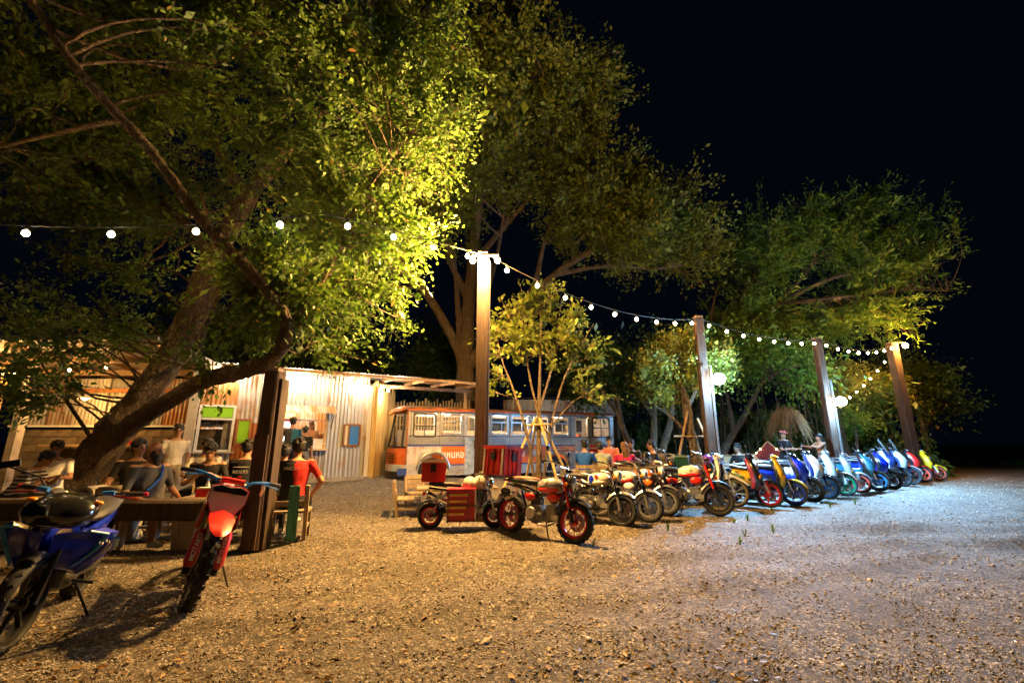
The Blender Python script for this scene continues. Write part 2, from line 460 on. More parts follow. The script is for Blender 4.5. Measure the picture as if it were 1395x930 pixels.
def dark_glass(name):
    m = glass_mat(name); m.node_tree.nodes['Mix Shader'].inputs[0].default_value = .42; m.node_tree.nodes['Principled BSDF'].inputs['Base Color'].default_value = (.03, .035, .04, 1); return m
SPEC['windshield_glass'] = dark_glass
SPEC.update({
    'gravel_ground': gravel_ground, 'stones': stone_mix, 'glass': glass_mat,
    'zinc_grey': zinc((0.60, 0.59, 0.56), (0.36, 0.15, 0.045), 0.34),
    'zinc_rusty': zinc((0.66, 0.62, 0.54), (0.42, 0.19, 0.055), 0.58),
    'zinc_orange': zinc((0.45, 0.30, 0.17), (0.40, 0.13, 0.028), 1.1),
    'zinc_dark': zinc((0.38, 0.375, 0.36), (0.20, 0.10, 0.05), 0.4),
    'wood_post': wood((0.078, 0.042, 0.024), 0.5), 'wood_dark': wood((0.055, 0.034, 0.020), 0.45),
    'wood_tan': wood((0.42, 0.27, 0.13)), 'wood_grey': wood((0.30, 0.24, 0.17)), 'wood_bench': wood((0.40, 0.29, 0.17)),
    'bamboo': wood((0.55, 0.37, 0.13), 0.25), 'wood_red': wood((0.36, 0.15, 0.06)), 'wood_white': wood((0.66, 0.56, 0.42), 0.15),
    'concrete': pbr((0.40, 0.36, 0.31), 0.9, 0, 0.25, 3, 0.3, 30, dirt=((0.14, 0.11, 0.08), 0.35, 2.0)),
    'block': pbr((0.15, 0.12, 0.085), 0.95, 0, 0.35, 5, 0.5, 45, rnd=0.25),
    'white_paint': pbr((0.78, 0.77, 0.74), 0.5, 0, 0.06, 4), 'cream': pbr((0.62, 0.53, 0.40), 0.7, 0, 0.1, 4),
    'lime': pbr((0.26, 0.60, 0.02), 0.5), 'sign_blue': pbr((0.02, 0.20, 0.72), 0.4), 'dark': pbr((0.012, 0.012, 0.013), 0.5),
    'rubber': pbr((0.014, 0.014, 0.015), 0.75, 0, 0.2, 30), 'black_plastic': pbr((0.015, 0.015, 0.017), 0.38),
    'black_gloss': pbr((0.012, 0.012, 0.014), 0.16, 0, coat=0.8), 'chrome': pbr((0.75, 0.75, 0.76), 0.16, 1.0),
    'alu': pbr((0.62, 0.62, 0.61), 0.35, 0.9, 0.15, 20), 'steel_dark': pbr((0.10, 0.10, 0.105), 0.4, 0.8), 'engine': pbr((0.16, 0.155, 0.15), 0.42, 0.75, 0.3, 25),
    'gold': pbr((0.75, 0.48, 0.10), 0.25, 1.0), 'seat_black': pbr((0.022, 0.021, 0.02), 0.55, 0, bump=0.15, bs=120),
    'bulb': emit((1.0, 0.80, 0.50), 20.0), 'led': emit((0.72, 0.90, 1.0), 30.0), 'small_bulb': emit((1.0, 0.62, 0.22), 40.0), 'tube_light': emit((1.0, 0.90, 0.72), 12.0),
    'head_lens': pbr((0.55, 0.65, 0.72), 0.08, 0.3, coat=1.0), 'amber': pbr((0.8, 0.25, 0.01), 0.2), 'red_lens': pbr((0.5, 0.01, 0.01), 0.2),
    'skin': pbr((0.42, 0.22, 0.13), 0.55, 0, 0.08, 9), 'skin_tan': pbr((0.33, 0.16, 0.085), 0.55, 0, 0.08, 9), 'hair': pbr((0.012, 0.009, 0.008), 0.5, 0, 0.3, 60, 0.5, 90), 'hair_brown': pbr((0.16, 0.075, 0.03), 0.5, 0, 0.3, 60, 0.5, 90), 'eye': pbr((0.01, 0.008, 0.008), 0.2), 'lips': pbr((0.28, 0.10, 0.075), 0.5),
    'bark': pbr((0.17, 0.118, 0.07), 0.95, 0, 0.45, 3.5, 0.9, 16, dirt=((0.08, 0.085, 0.035), 0.3, 2.2), stretch=(1.6, 1.6, 0.55)),
    'bark_pale': pbr((0.30, 0.215, 0.13), 0.95, 0, 0.35, 3.5, 0.7, 18, stretch=(1.6, 1.6, 0.5)),
    'leaf_near': foliage((0.046, 0.103, 0.010), (0.165, 0.26, 0.028)), 'leaf_big': foliage((0.09, 0.13, 0.013), (0.24, 0.285, 0.032)),
    'leaf_sapling': foliage((0.16, 0.22, 0.022), (0.28, 0.32, 0.05), 0.45), 'leaf_acacia': foliage((0.09, 0.20, 0.02), (0.22, 0.36, 0.04)),
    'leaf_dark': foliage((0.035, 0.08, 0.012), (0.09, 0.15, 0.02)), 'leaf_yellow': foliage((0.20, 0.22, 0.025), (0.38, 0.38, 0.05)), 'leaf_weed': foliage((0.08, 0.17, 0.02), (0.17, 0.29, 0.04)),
    'straw': foliage((0.20, 0.11, 0.035), (0.36, 0.21, 0.07), 0.2), 'rope': pbr((0.45, 0.33, 0.17), 0.9), 'wire': pbr((0.02, 0.02, 0.02), 0.6),
    'paper': pbr((0.75, 0.73, 0.68), 0.7), 'dirt': pbr((0.16, 0.105, 0.055), 0.95, 0, 0.35, 1.2, 0.6, 12),
})
SPEC['bark'] = bark_mat((.16, .108, .062), (.26, .23, .15)); SPEC['bark_pale'] = bark_mat((.27, .19, .115), (.34, .28, .19))
def colour(name, c, rough=0.35, coat=0.6, metal=0.0):
    SPEC[name] = pbr(c, rough, metal, coat=coat); return name
def cloth(name, c):
    SPEC[name] = pbr(c, 0.9, 0, 0.22, 7, 0.9, 8); return name

def text(name, body, size, mat, parent, loc, rot, align='CENTER', extrude=0.002, bold=0.0, sx=1.0):
    cu = bpy.data.curves.new(name, 'FONT')
    cu.body = body; cu.size = size; cu.align_x = align; cu.align_y = 'CENTER'; cu.extrude = extrude; cu.offset = bold; cu.resolution_u = 2
    tmp = bpy.data.objects.new(name + '_tmp', cu); COL.objects.link(tmp)
    dg = bpy.context.evaluated_depsgraph_get()
    me = bpy.data.meshes.new_from_object(tmp.evaluated_get(dg))
    bpy.data.objects.remove(tmp)
    me.materials.clear(); me.materials.append(M_(mat))
    o = link(name, me, parent, loc); o.rotation_euler = rot; o.scale = (sx, 1, 1)
    return o

def point_light(name, loc, power, col, radius=0.05, parent=None):
    ld = bpy.data.lights.new(name, 'POINT'); ld.energy = power; ld.color = col; ld.shadow_soft_size = radius
    o = bpy.data.objects.new(name, ld); COL.objects.link(o); o.location = loc
    if parent is not None: o.parent = parent
    return o

# ================================================================== GROUND
def make_ground():
    xs = np.unique(np.concatenate([np.array([-400, -200, -100, -60, -40, -30, -24, -20]), np.arange(-18, 26, 0.16), np.array([28, 32, 40, 60, 100, 200, 400])]))
    ys = np.unique(np.concatenate([np.array([-60, -30, -15, -8, -4, -2, 0, 1, 1.6]), np.arange(2.2, 22, 0.16), np.array([24, 27, 31, 36, 45, 60, 90, 150, 300, 700])]))
    X, Y = np.meshgrid(xs, ys)
    ss = lambda t: np.clip(t, 0, 1) ** 2 * (3 - 2 * np.clip(t, 0, 1))
    Z = 0.28 * ss((Y - 8.5) / 4.0) * (1 - ss(X / 6.0))
    near = ((X > -18) & (X < 26) & (Y > 2) & (Y < 22)).astype(float)
    und = 0.012 * np.sin(X * 2.1 + 0.6 * Y) * np.sin(Y * 1.7 - 0.4 * X) + 0.010 * np.sin(X * 5.3 + 1.3) * np.sin(Y * 4.7 + X)
    rut = sum(-a * np.exp(-((Y - c - s_ * X - .25 * np.sin(X * .5 + c)) / w_) ** 2) + .6 * a * np.exp(-((Y - c - s_ * X - .25 * np.sin(X * .5 + c) - 2.2 * w_) / w_) ** 2) for a, c, s_, w_ in ((.05, 6.55, .10, .22), (.04, 5.15, .12, .20), (.03, 3.9, .30, .18), (.028, 4.9, .34, .18)))
    Z = Z + near * (und + rut + RNG.normal(0, 0.004, X.shape))
    V = np.stack([X, Y, Z], -1).reshape(-1, 3)
    ny, nx = X.shape
    i = np.arange(ny - 1)[:, None] * nx + np.arange(nx - 1)[None]
    F = np.stack([i, i + 1, i + nx + 1, i + nx], -1).reshape(-1, 4)
    o = np_mesh('ground', V, F, 'gravel_ground', smooth=True)
    o['kind'] = 'structure'; o['label'] = 'gravel parking lot with leaf litter'
    return o
make_ground()

RUTS = ((.05, 6.55, .10, .22), (.04, 5.15, .12, .20), (.03, 3.9, .30, .18), (.028, 4.9, .34, .18))
def gz_np(x, y):
    ss = lambda t: np.clip(t, 0, 1) ** 2 * (3 - 2 * np.clip(t, 0, 1))
    return 0.28 * ss((y - 8.5) / 4.0) * (1 - ss(x / 6.0)) + 0.012 * np.sin(x * 2.1 + 0.6 * y) * np.sin(y * 1.7 - 0.4 * x) + 0.010 * np.sin(x * 5.3 + 1.3) * np.sin(y * 4.7 + x) + sum(-a * np.exp(-((y - c - s_ * x - .25 * np.sin(x * .5 + c)) / w_) ** 2) + .6 * a * np.exp(-((y - c - s_ * x - .25 * np.sin(x * .5 + c) - 2.2 * w_) / w_) ** 2) for a, c, s_, w_ in RUTS)

OCT = np.array([[1, 0, 0], [-1, 0, 0], [0, 1, 0], [0, -1, 0], [0, 0, 1], [0, 0, -1]], dtype=float)
OCF = np.array([[0, 2, 4], [2, 1, 4], [1, 3, 4], [3, 0, 4], [2, 0, 5], [1, 2, 5], [3, 1, 5], [0, 3, 5]])
def rand_rot(n):
    q = RNG.normal(size=(n, 4)); q /= np.linalg.norm(q, axis=1)[:, None]
    w, x, y, z = q.T
    return np.stack([np.stack([1 - 2 * (y * y + z * z), 2 * (x * y - z * w), 2 * (x * z + y * w)], -1),
                     np.stack([2 * (x * y + z * w), 1 - 2 * (x * x + z * z), 2 * (y * z - x * w)], -1),
                     np.stack([2 * (x * z - y * w), 2 * (y * z + x * w), 1 - 2 * (x * x + y * y)], -1)], 1)
def make_stones(n):
    y = 2.3 + 15.5 * RNG.random(n) ** 1.75
    x = y * RNG.uniform(-1.3, 1.3, n)
    sz = np.exp(RNG.normal(math.log(0.0060), 0.40, n)) * (0.75 + 0.07 * y)
    R = rand_rot(n)
    v = OCT[None] * (sz[:, None, None] * np.stack([RNG.uniform(.8, 1.5, n), RNG.uniform(.7, 1.1, n), RNG.uniform(.4, .8, n)], -1)[:, None, :])
    v = v * RNG.uniform(.75, 1.2, (n, 6, 1))
    v = np.einsum('nij,nkj->nki', R, v)
    v[:, :, 2] *= 0.75
    v += np.stack([x, y, gz_np(x, y) + sz * 0.25], -1)[:, None, :]
    F = (np.arange(n)[:, None, None] * 6 + OCF[None]).reshape(-1, 3)
    o = np_mesh('gravel', v.reshape(-1, 3), F, 'stones')
    tag(o, 'loose pale and brown gravel stones scattered over the lot', 'gravel', kind='stuff')
make_stones(98000)

# far field beyond the lot
def far_field():
    mb = MB(); 
    n = 24
    rows = []
    for k in range(5):
        w = [0, .5, .9, .6, 0][k]
        rows.append([(14 + 60 * j / n, 34 + k * 3 + 2 * math.sin(j * 1.1), -0.05 + w * (0.55 + 0.35 * math.sin(j * 0.7) * math.sin(j * 1.9 + 1))) for j in range(n + 1)])
    mb.loft(rows, closed=False, caps=False)
    o = mb.build('earth_bank', 'dirt'); o['kind'] = 'structure'; o['label'] = 'low bank of bare earth at the lot edge'
    m = 9000
    x = RNG.uniform(12, 70, m); y = 27 + 6 * RNG.random(m)
    hh = RNG.uniform(.08, .3, m); a = RNG.uniform(0, 2 * PI, m); w = 0.03
    V = np.stack([np.stack([x - w * np.cos(a), y - w * np.sin(a), 0 * x], -1), np.stack([x + w * np.cos(a), y + w * np.sin(a), 0 * x], -1), np.stack([x + RNG.normal(0, .05, m), y, hh], -1)], 1)
    o = np_mesh('grass', V.reshape(-1, 3), np.arange(3 * m).reshape(-1, 3), 'leaf_weed')
    tag(o, 'strip of rough grass beyond the gravel lot', 'grass', kind='stuff')
far_field()

# ================================================================== TIN SHOP
def corr_mesh(w, h, pitch=0.105, amp=0.014):
    key = 'corrugated_%d_%d_%d' % (round(w * 100), round(h * 100), round(pitch * 1000))
    me = bpy.data.meshes.get(key)
    if me: return me
    n = max(8, int(w / pitch * 6))
    s = np.linspace(0, w, n + 1); d = amp * np.sin(s / pitch * 2 * PI)
    V = np.concatenate([np.stack([s, d, 0 * s], -1), np.stack([s, d, 0 * s + h], -1)])
    i = np.arange(n); F = np.stack([i, i + 1, i + n + 2, i + n + 1], -1)
    me = bpy.data.meshes.new(key); me.from_pydata(V.tolist(), [], F.tolist())
    me.polygons.foreach_set('use_smooth', [True] * len(F)); me.update()
    return me
def sheet(parent, w, h, loc, mat, rot=(0, 0, 0), pitch=0.105, amp=0.014, name='tin_sheet'):
    me = corr_mesh(w, h, pitch, amp)
    key = me.name + mat
    m2 = bpy.data.meshes.get(key)
    if not m2:
        m2 = me.copy(); m2.name = key; m2.materials.append(M_(mat))
    o = link(name, m2, parent, loc); o.rotation_euler = rot
    return o
def wall_sheets(parent, s0, s1, z0, z1, mats, width=0.72, d=0.0, pitch=0.105):
    n = max(1, round((s1 - s0) / width)); w = (s1 - s0) / n
    for k in range(n):
        sheet(parent, w + 0.04, z1 - z0, (s0 + k * w - 0.02, d + (k % 2) * 0.012 + random.uniform(-.003, .003), z0), mats[k % len(mats)], (0, random.uniform(-.006, .006), 0), pitch)

SHOP_RZ = rad(30)
shop = thing('tin_shop', 'corrugated iron snack shop with rust streaks and serving counter', 'shop', (-4.34, 13.3, 0.28), SHOP_RZ)
def build_shop():
    P = shop
    # plinth and floor
    MB().box((-2.2, 1.05, 0.02), (4.7, 2.5, 0.16)).build('plinth', 'concrete', P)
    wall_sheets(P, -4.13, -3.40, 0.1, 0.83, ['zinc_rusty'])
    wall_sheets(P, -4.30, -3.38, 1.97, 2.97, ['zinc_rusty', 'zinc_grey'])
    wall_sheets(P, -3.40, -2.44, 1.55, 2.97, ['zinc_grey'])
    wall_sheets(P, -3.40, -2.44, 0.1, 1.58, ['zinc_orange', 'zinc_rusty'], d=0.02)
    wall_sheets(P, -2.44, -1.14, 1.95, 2.97, ['zinc_grey', 'zinc_grey'])
    wall_sheets(P, -2.44, -1.92, 0.1, 0.83, ['zinc_orange'])
    wall_sheets(P, -1.92, -1.14, 0.1, 0.83, ['zinc_grey'])
    wall_sheets(P, -1.14, -0.62, 0.85, 2.97, ['zinc_grey'])
    wall_sheets(P, -0.62, -0.02, 0.85, 2.97, ['zinc_grey'], width=0.6)
    wall_sheets(P, -1.14, -0.02, 0.1, 0.87, ['zinc_grey'], d=-0.015)
    sheet(P, 0.42, 0.2, (-0.5, -0.03, 2.72), 'zinc_orange')
    # corner posts
    MB().box((-4.30, -0.03, 1.5), (0.2, 0.16, 3.0)).build('corner_post', 'cream', P)
    MB().box((0.03, -0.04, 1.35), (0.11, 0.1, 2.75)).build('corner_post', 'wood_white', P)
    # serving window (left) with lime sign
    fr = MB()
    for a in ((-4.14, .02, 1.4, .06, .09, 1.16), (-3.40, .02, 1.4, .06, .09, 1.16)): fr.box(a[:3], a[3:])
    for z in (.84, 1.64, 1.97): fr.box((-3.77, .018, z), (.76, .09, .05))
    w1 = fr.build('serving_window', 'white_paint', P)
    MB().box((-3.77, 0.0, 1.805), (.66, .03, .26)).build('sign_panel', 'lime', w1)
    MB().box((-3.77, -0.10, 0.80), (.95, .3, .04)).build('window_shelf', 'wood_white', w1)
    # framed lime board
    b = MB()
    for a in ((-3.30, -.03, 1.32, .055, .04, .66), (-3.00, -.03, 1.32, .055, .04, .66), (-3.15, -.03, 1.63, .245, .038, .055), (-3.15, -.03, 1.01, .245, .038, .055)): b.box(a[:3], a[3:])
    bo = b.build('menu_board', 'wood_red', P)
    MB().box((-3.15, -.02, 1.32), (.25, .02, .57)).build('board_panel', 'lime', bo)
    # main counter
    MB().box((-1.78, -0.06, 0.865), (1.42, .42, .05)).build('counter', 'wood_white', P)
    fr = MB()
    fr.box((-2.42, .0, 1.4), (.06, .08, 1.1)); fr.box((-1.14, .0, 1.4), (.06, .08, 1.1)); fr.box((-1.78, .002, 1.93), (1.34, .08, .05))
    cw = fr.build('counter_opening', 'wood_tan', P)
    MB().tube([(-2.39, .1, 1.66), (-1.17, .1, 1.66)], .02, 6).build('rail', 'white_paint', cw)
    # awning of corrugated sheet on two struts
    rot = Matrix.Rotation(rad(118), 4, 'X')
    aw = sheet(P, 1.62, 0.46, (-2.56, -0.05, 2.06), 'zinc_rusty', rot.to_euler(), name='awning')
    for s in (-2.5, -1.0):
        MB().cyl((s, -.03, 1.45), (s, -.40, 1.86), .012, n=6).build('awning_strut', 'steel_dark', P)
    # small shutter window with blue board
    b = MB()
    for a in ((-.64, -.05, 1.26, .05, .05, .62), (-.20, -.05, 1.26, .05, .05, .62), (-.42, -.05, 1.56, .4, .048, .05), (-.42, -.05, .96, .4, .048, .05), (-.52, -.05, 1.26, .03, .046, .56)): b.box(a[:3], a[3:])
    bo = b.build('notice_frame', 'wood_red', P)
    MB().box((-.575, -.035, 1.26), (.09, .02, .55)).build('notice_sheet', 'paper', bo)
    MB().box((-.35, -.035, 1.26), (.25, .02, .52)).build('notice_panel', 'sign_blue', bo)
    # inside
    wall_sheets(P, -4.3, 0.0, 0.1, 2.97, ['zinc_rusty', 'zinc_orange', 'zinc_rusty'], d=2.1, width=.8)
    sheet(P, 2.1, 2.87, (-4.3, 0, 0.1), 'zinc_rusty', (0, 0, PI / 2)); sheet(P, 2.1, 2.87, (0, 0, 0.1), 'zinc_rusty', (0, 0, PI / 2))
    sheet(P, 2.1, 2.87, (-2.7, 0.03, 0.1), 'zinc_rusty', (0, 0, PI / 2))
    MB().box((-1.6, 1.9, 1.35), (1.9, .3, .03)).build('back_shelf', 'wood_tan', P)
    # roof sheets, rafters, fascia
    for k in range(11):
        s0 = -4.75 + k * 0.78
        dd = 3.2 if s0 < -0.2 else 2.3
        sheet(P, 0.82, dd, (s0, -0.42, 3.04 + 0.006 * (k % 2)), 'zinc_rusty' if k % 3 else 'zinc_grey', (rad(-86.5), 0, 0), name='roof_sheet')
    for k in range(9):
        s0 = -4.4 + k * 1.0
        MB().bar((s0, -.38, 2.955), (s0, 1.85, 3.08), .05, .09).build('rafter', 'wood_tan', P)
    MB().bar((-4.75, -.36, 2.99), (3.75, -.36, 2.99), .035, .07).build('fascia', 'wood_tan', P)
    MB().bar((0.1, .85, 2.86), (3.7, .85, 2.86), .07, .1).build('purlin', 'wood_tan', P)
    MB().bar((3.6, .95, 0.0), (3.6, .95, 2.85), .08, .08).build('roof_post', 'wood_tan', P)
    # lamps under the eave and inside
    for (s, d, z, e) in ((-0.35, -0.22, 2.86, 20), (-2.0, -0.2, 2.86, 20), (-3.6, -0.2, 2.86, 18), (0.75, .75, 2.72, 45)):  # last entry is an extra bulb added under the canopy to brighten the fence
        l = MB().ell((s, d, z), (.045, .045, .05)).build('eave_bulb', 'bulb', P)
        point_light('eave_light', (s, d - .06, z - .09), e, (1.0, .82, .58), .05, P)
    for (s, d, z, e, c) in ((-1.7, 1.0, 2.5, 60, (1, .72, .42)), (-3.7, 1.0, 2.4, 60, (1, .86, .70))):
        MB().tube([(s - .4, d, z + .1), (s + .4, d, z + .1)], .02, 8).build('ceiling_tube', 'tube_light', P)
        point_light('ceiling_light', (s, d, z), e, c, .15, P)
build_shop()

def world_at(P, s, d, z):
    return P.matrix_basis @ Vector((s, d, z))
# drinks cooler and clutter inside the shop
def shop_clutter():
    p = world_at(shop, -2.22, 1.55, 0.10)
    t = thing('drinks_cooler', 'tall drinks cooler with red frame and glowing white front', 'cooler', p, SHOP_RZ)
    SPEC['cooler_red'] = pbr((0.62, 0.02, 0.012), 0.3)
    MB().box((0, .2, .95), (.72, .5, 1.9)).build('cabinet', 'cooler_red', t)
    MB().box((0, -.065, .92), (.58, .03, 1.3)).build('lit_door', emit((.85, .92, 1.0), 1.6)('cooler_glow'), t)
    MB().box((0, -.07, 1.76), (.70, .04, .18)).build('header_sign', emit((1.0, .45, .12), 1.2)('cooler_header'), t)
    colour('jar_glass', (.5, .5, .45), .1)
    for k, (s, d, c, lab) in enumerate(((-2.28, -.12, 'jar_glass', 'glass jar at the end of the serving counter'), (-2.12, -.05, 'jar_glass', 'second glass jar standing on the serving counter'), (-1.32, -.1, 'white_paint', 'white box standing on the serving counter'), (-1.2, .05, 'amber', 'orange tub beside the white box on the counter'))):
        p = world_at(shop, s, d, .89)
        t = thing('jar' if k < 2 else 'counter_box', lab, 'jar' if k < 2 else 'box', p, SHOP_RZ)
        if k < 2:
            MB().lathe([(.07, 0), (.075, .02), (.075, .2), (.05, .24)], n=12).build('jar_body', c, t); MB().lathe([(.055, .235), (.055, .27)], n=12).build('lid', 'white_paint', t)
        else:
            MB().box((0, 0, .12 if k == 2 else .06), (.22, .2, .24) if k == 2 else (.16, .16, .12)).build('box_body', c, t); MB().box((0, 0, .25 if k == 2 else .13), (.23, .21, .02)).build('lid', 'paper', t)
    # things seen through the left window
    p = world_at(shop, -3.55, 1.0, .1)
    t = thing('arcade_hoop', 'small dark backboard with orange square on a blue stand inside the shop', 'backboard', p, SHOP_RZ)
    MB().box((0, 0, 1.12), (.34, .03, .26)).build('board', 'black_plastic', t)
    q = MB()
    for a in ((0, -.02, 1.17, .16, .01, .018), (0, -.02, 1.05, .16, .01, .018), (-.08, -.02, 1.11, .018, .01, .1), (.08, -.02, 1.11, .018, .01, .1)): q.box(a[:3], a[3:])
    q.build('target_square', 'amber', t)
    MB().box((0, .02, .5), (.14, .06, 1.0)).build('stand', 'sign_blue', t)
    p = world_at(shop, -4.0, .7, 1.45)
    t = thing('wall_fan', 'small grey box unit on the wall behind the lime sign window', 'fan', p, SHOP_RZ)
    MB().box((0, 0, .06), (.3, .12, .12)).build('housing', 'alu', t); MB().box((0, -.07, .05), (.22, .02, .05)).build('grille', 'black_plastic', t)
    MB().cyl((0, .05, .06), (0, 1.4, .06), .02).build('bracket', 'alu', t)
shop_clutter()

# board fence that closes the side of the shop, seen behind the bus front
fence = thing('board_fence', 'tall fence of pale yellow boards beside the shop and bus', 'fence', (-4.27, 13.42, 0.25))
for k in range(22):
    a = Vector((-0.02, 0.0, 0)).lerp(Vector((-0.12, 2.9, 0)), k / 21)
    h = 2.9 + random.uniform(-.15, .12)
    MB().box((a.x + random.uniform(-.012, .012), a.y, h / 2), (.028, random.uniform(.10, .13), h), rz=random.uniform(-.1, .1)).build('board', 'bamboo', fence)
for k in range(3):
    MB().box((.07 + .028 * k, -.09 + .05 * k, 1.42), (.055, .055, 2.85 - .1 * k), rz=.3 * k).build('bamboo_pole', 'bamboo', fence)
lattice = thing('slat_screen', 'weathered slat screen standing behind the bus roof', 'screen', (-4.5, 16.7, 0.2), rad(18))
for k in range(26):
    h = 2.75 + random.uniform(-.12, .1)
    MB().box((.05 + k * .115, 0, h / 2), (random.uniform(.05, .075), .02, h)).build('slat', 'bamboo', lattice)
for z in (.5, 1.8, 2.5):
    MB().box((1.5, .03, z), (3.0, .03, .07)).build('rail', 'wood_tan', lattice)

# ================================================================== OPEN SHED (left)
shed = thing('open_shed', 'open shed with tin roof, concrete columns and block wall', 'shed', (-9.5, 9.2, 0.28))
def build_shed():
    P = shed
    # back wall: block courses below, tin above
    blk = MB().box((0, 0, 0), (.385, .14, .185)).build('block', 'block', P); me = blk.data
    first = True
    for r in range(7):
        for k in range(15):
            x = -3.6 + k * .4 + (.2 if r % 2 else 0)
            if x > 2.3: continue
            o = blk if first else link('block', me, P)
            first = False
            o.location = (x, 2.7 + random.uniform(-.012, .012), .1 + r * .2); o.rotation_euler = (0, 0, random.uniform(-.015, .015))
    MB().box((-.7, 2.72, .7), (6.2, .08, 1.4)).build('mortar_bed', 'concrete', P)
    MB().box((-.7, 2.6, 1.47), (6.2, .16, .05)).build('ledge', 'white_paint', P)
    wall_sheets(P, -3.8, 2.4, 1.5, 2.75, ['zinc_dark', 'zinc_dark', 'zinc_grey'], d=2.7, width=.8)
    MB().box((-.7, 2.62, 2.42), (6.2, .06, .1)).build('wall_beam', 'wood_red', P)
    # columns
    for x, y in ((-2.05, 1.2), (-3.9, .2), (2.0, 2.55)):
        MB().box((x, y, 1.25), (.17, .17, 3.3)).build('column', 'concrete', P)
    # roof: front fascia, rafters, sheets
    MB().box((-1.6, .0, 3.25), (6.9, .05, .12)).build('fascia', 'alu', P)
    for k in range(9):
        sheet(P, .82, 3.1, (-5.0 + k * .78, .02, 3.2 + .006 * (k % 2)), 'zinc_dark' if k % 2 else 'zinc_rusty', (rad(-97), 0, 0), name='roof_sheet')
    for k in range(7):
        x = -4.8 + k * 1.1
        MB().bar((x, .05, 3.12), (x, 2.9, 2.78), .05, .1).build('rafter', 'wood_tan', P)
    for y, z in ((.9, 2.93), (2.0, 2.80)):
        MB().bar((-5.0, y, z), (1.9, y, z), .06, .14).build('beam', 'wood_tan', P)
    # bamboo screen at the open end
    for k in range(9):
        if k in (3, 4): continue
        MB().cyl((-2.95 + k * .085, .75 + k * .02, 0), (-2.95 + k * .085, .75 + k * .02, 2.75), .024, .02, 7).build('bamboo_pole', 'bamboo', P)
    # little bulbs along the beam
    for k, (x, z) in enumerate(((-3.1, 2.66), (-2.85, 2.62), (-2.55, 2.64), (-2.3, 2.60), (-2.0, 2.63), (-1.55, 2.64), (-.75, 2.68), (.1, 2.74))):
        MB().ell((x, .8, z), (.028, .028, .034), nu=8, nv=6).build('bulb', 'small_bulb', P)
        if k % 2 == 0: point_light('bulb_light', (x, .74, z - .05), 14, WARM2, .04, P)
    MB().tube([(-3.4, .8, 2.72), (-2.55, .8, 2.68), (-1.5, .8, 2.7), (.3, .8, 2.8)], .008, 5).build('lamp_wire', 'wire', P)
    # hanging lamp
    MB().lathe([(.02, .12), (.05, .1), (.14, .0), (.13, -.01)], (-1.15, 1.7, 2.12), n=16).build('pendant_shade', 'white_paint', P)
    MB().ell((-1.15, 1.7, 2.11), (.07, .07, .04)).build('pendant_bulb', 'bulb', P)
    MB().cyl((-1.15, 1.7, 2.22), (-1.15, 1.7, 2.8), .006, n=5).build('pendant_cord', 'wire', P)
    point_light('pendant_light', (-1.15, 1.7, 2.02), 30, WARM, .07, P)
    # shelf board along the block wall
    MB().box((-1.4, 2.4, .98), (2.4, .3, .04)).build('wall_shelf', 'wood_tan', P)
build_shed()
t = thing('red_container', 'small red plastic container on the wall shelf of the shed', 'container', (-9.95, 11.58, 1.28))
colour('plastic_red', (.62, .012, .010), .35, .3)
MB().box((0, 0, .1), (.16, .14, .2), taper=.9).build('container_body', 'plastic_red', t); MB().lathe([(.05, .2), (.05, .25)], n=10).build('cap', 'plastic_red', t)
t = thing('white_carton', 'white carton lying on the wall shelf of the shed', 'carton', (-10.5, 11.58, 1.28))
MB().box((0, 0, .1), (.34, .2, .2)).build('carton_body', 'paper', t); MB().box((0, 0, .205), (.35, .21, .02)).build('lid', 'paper', t)

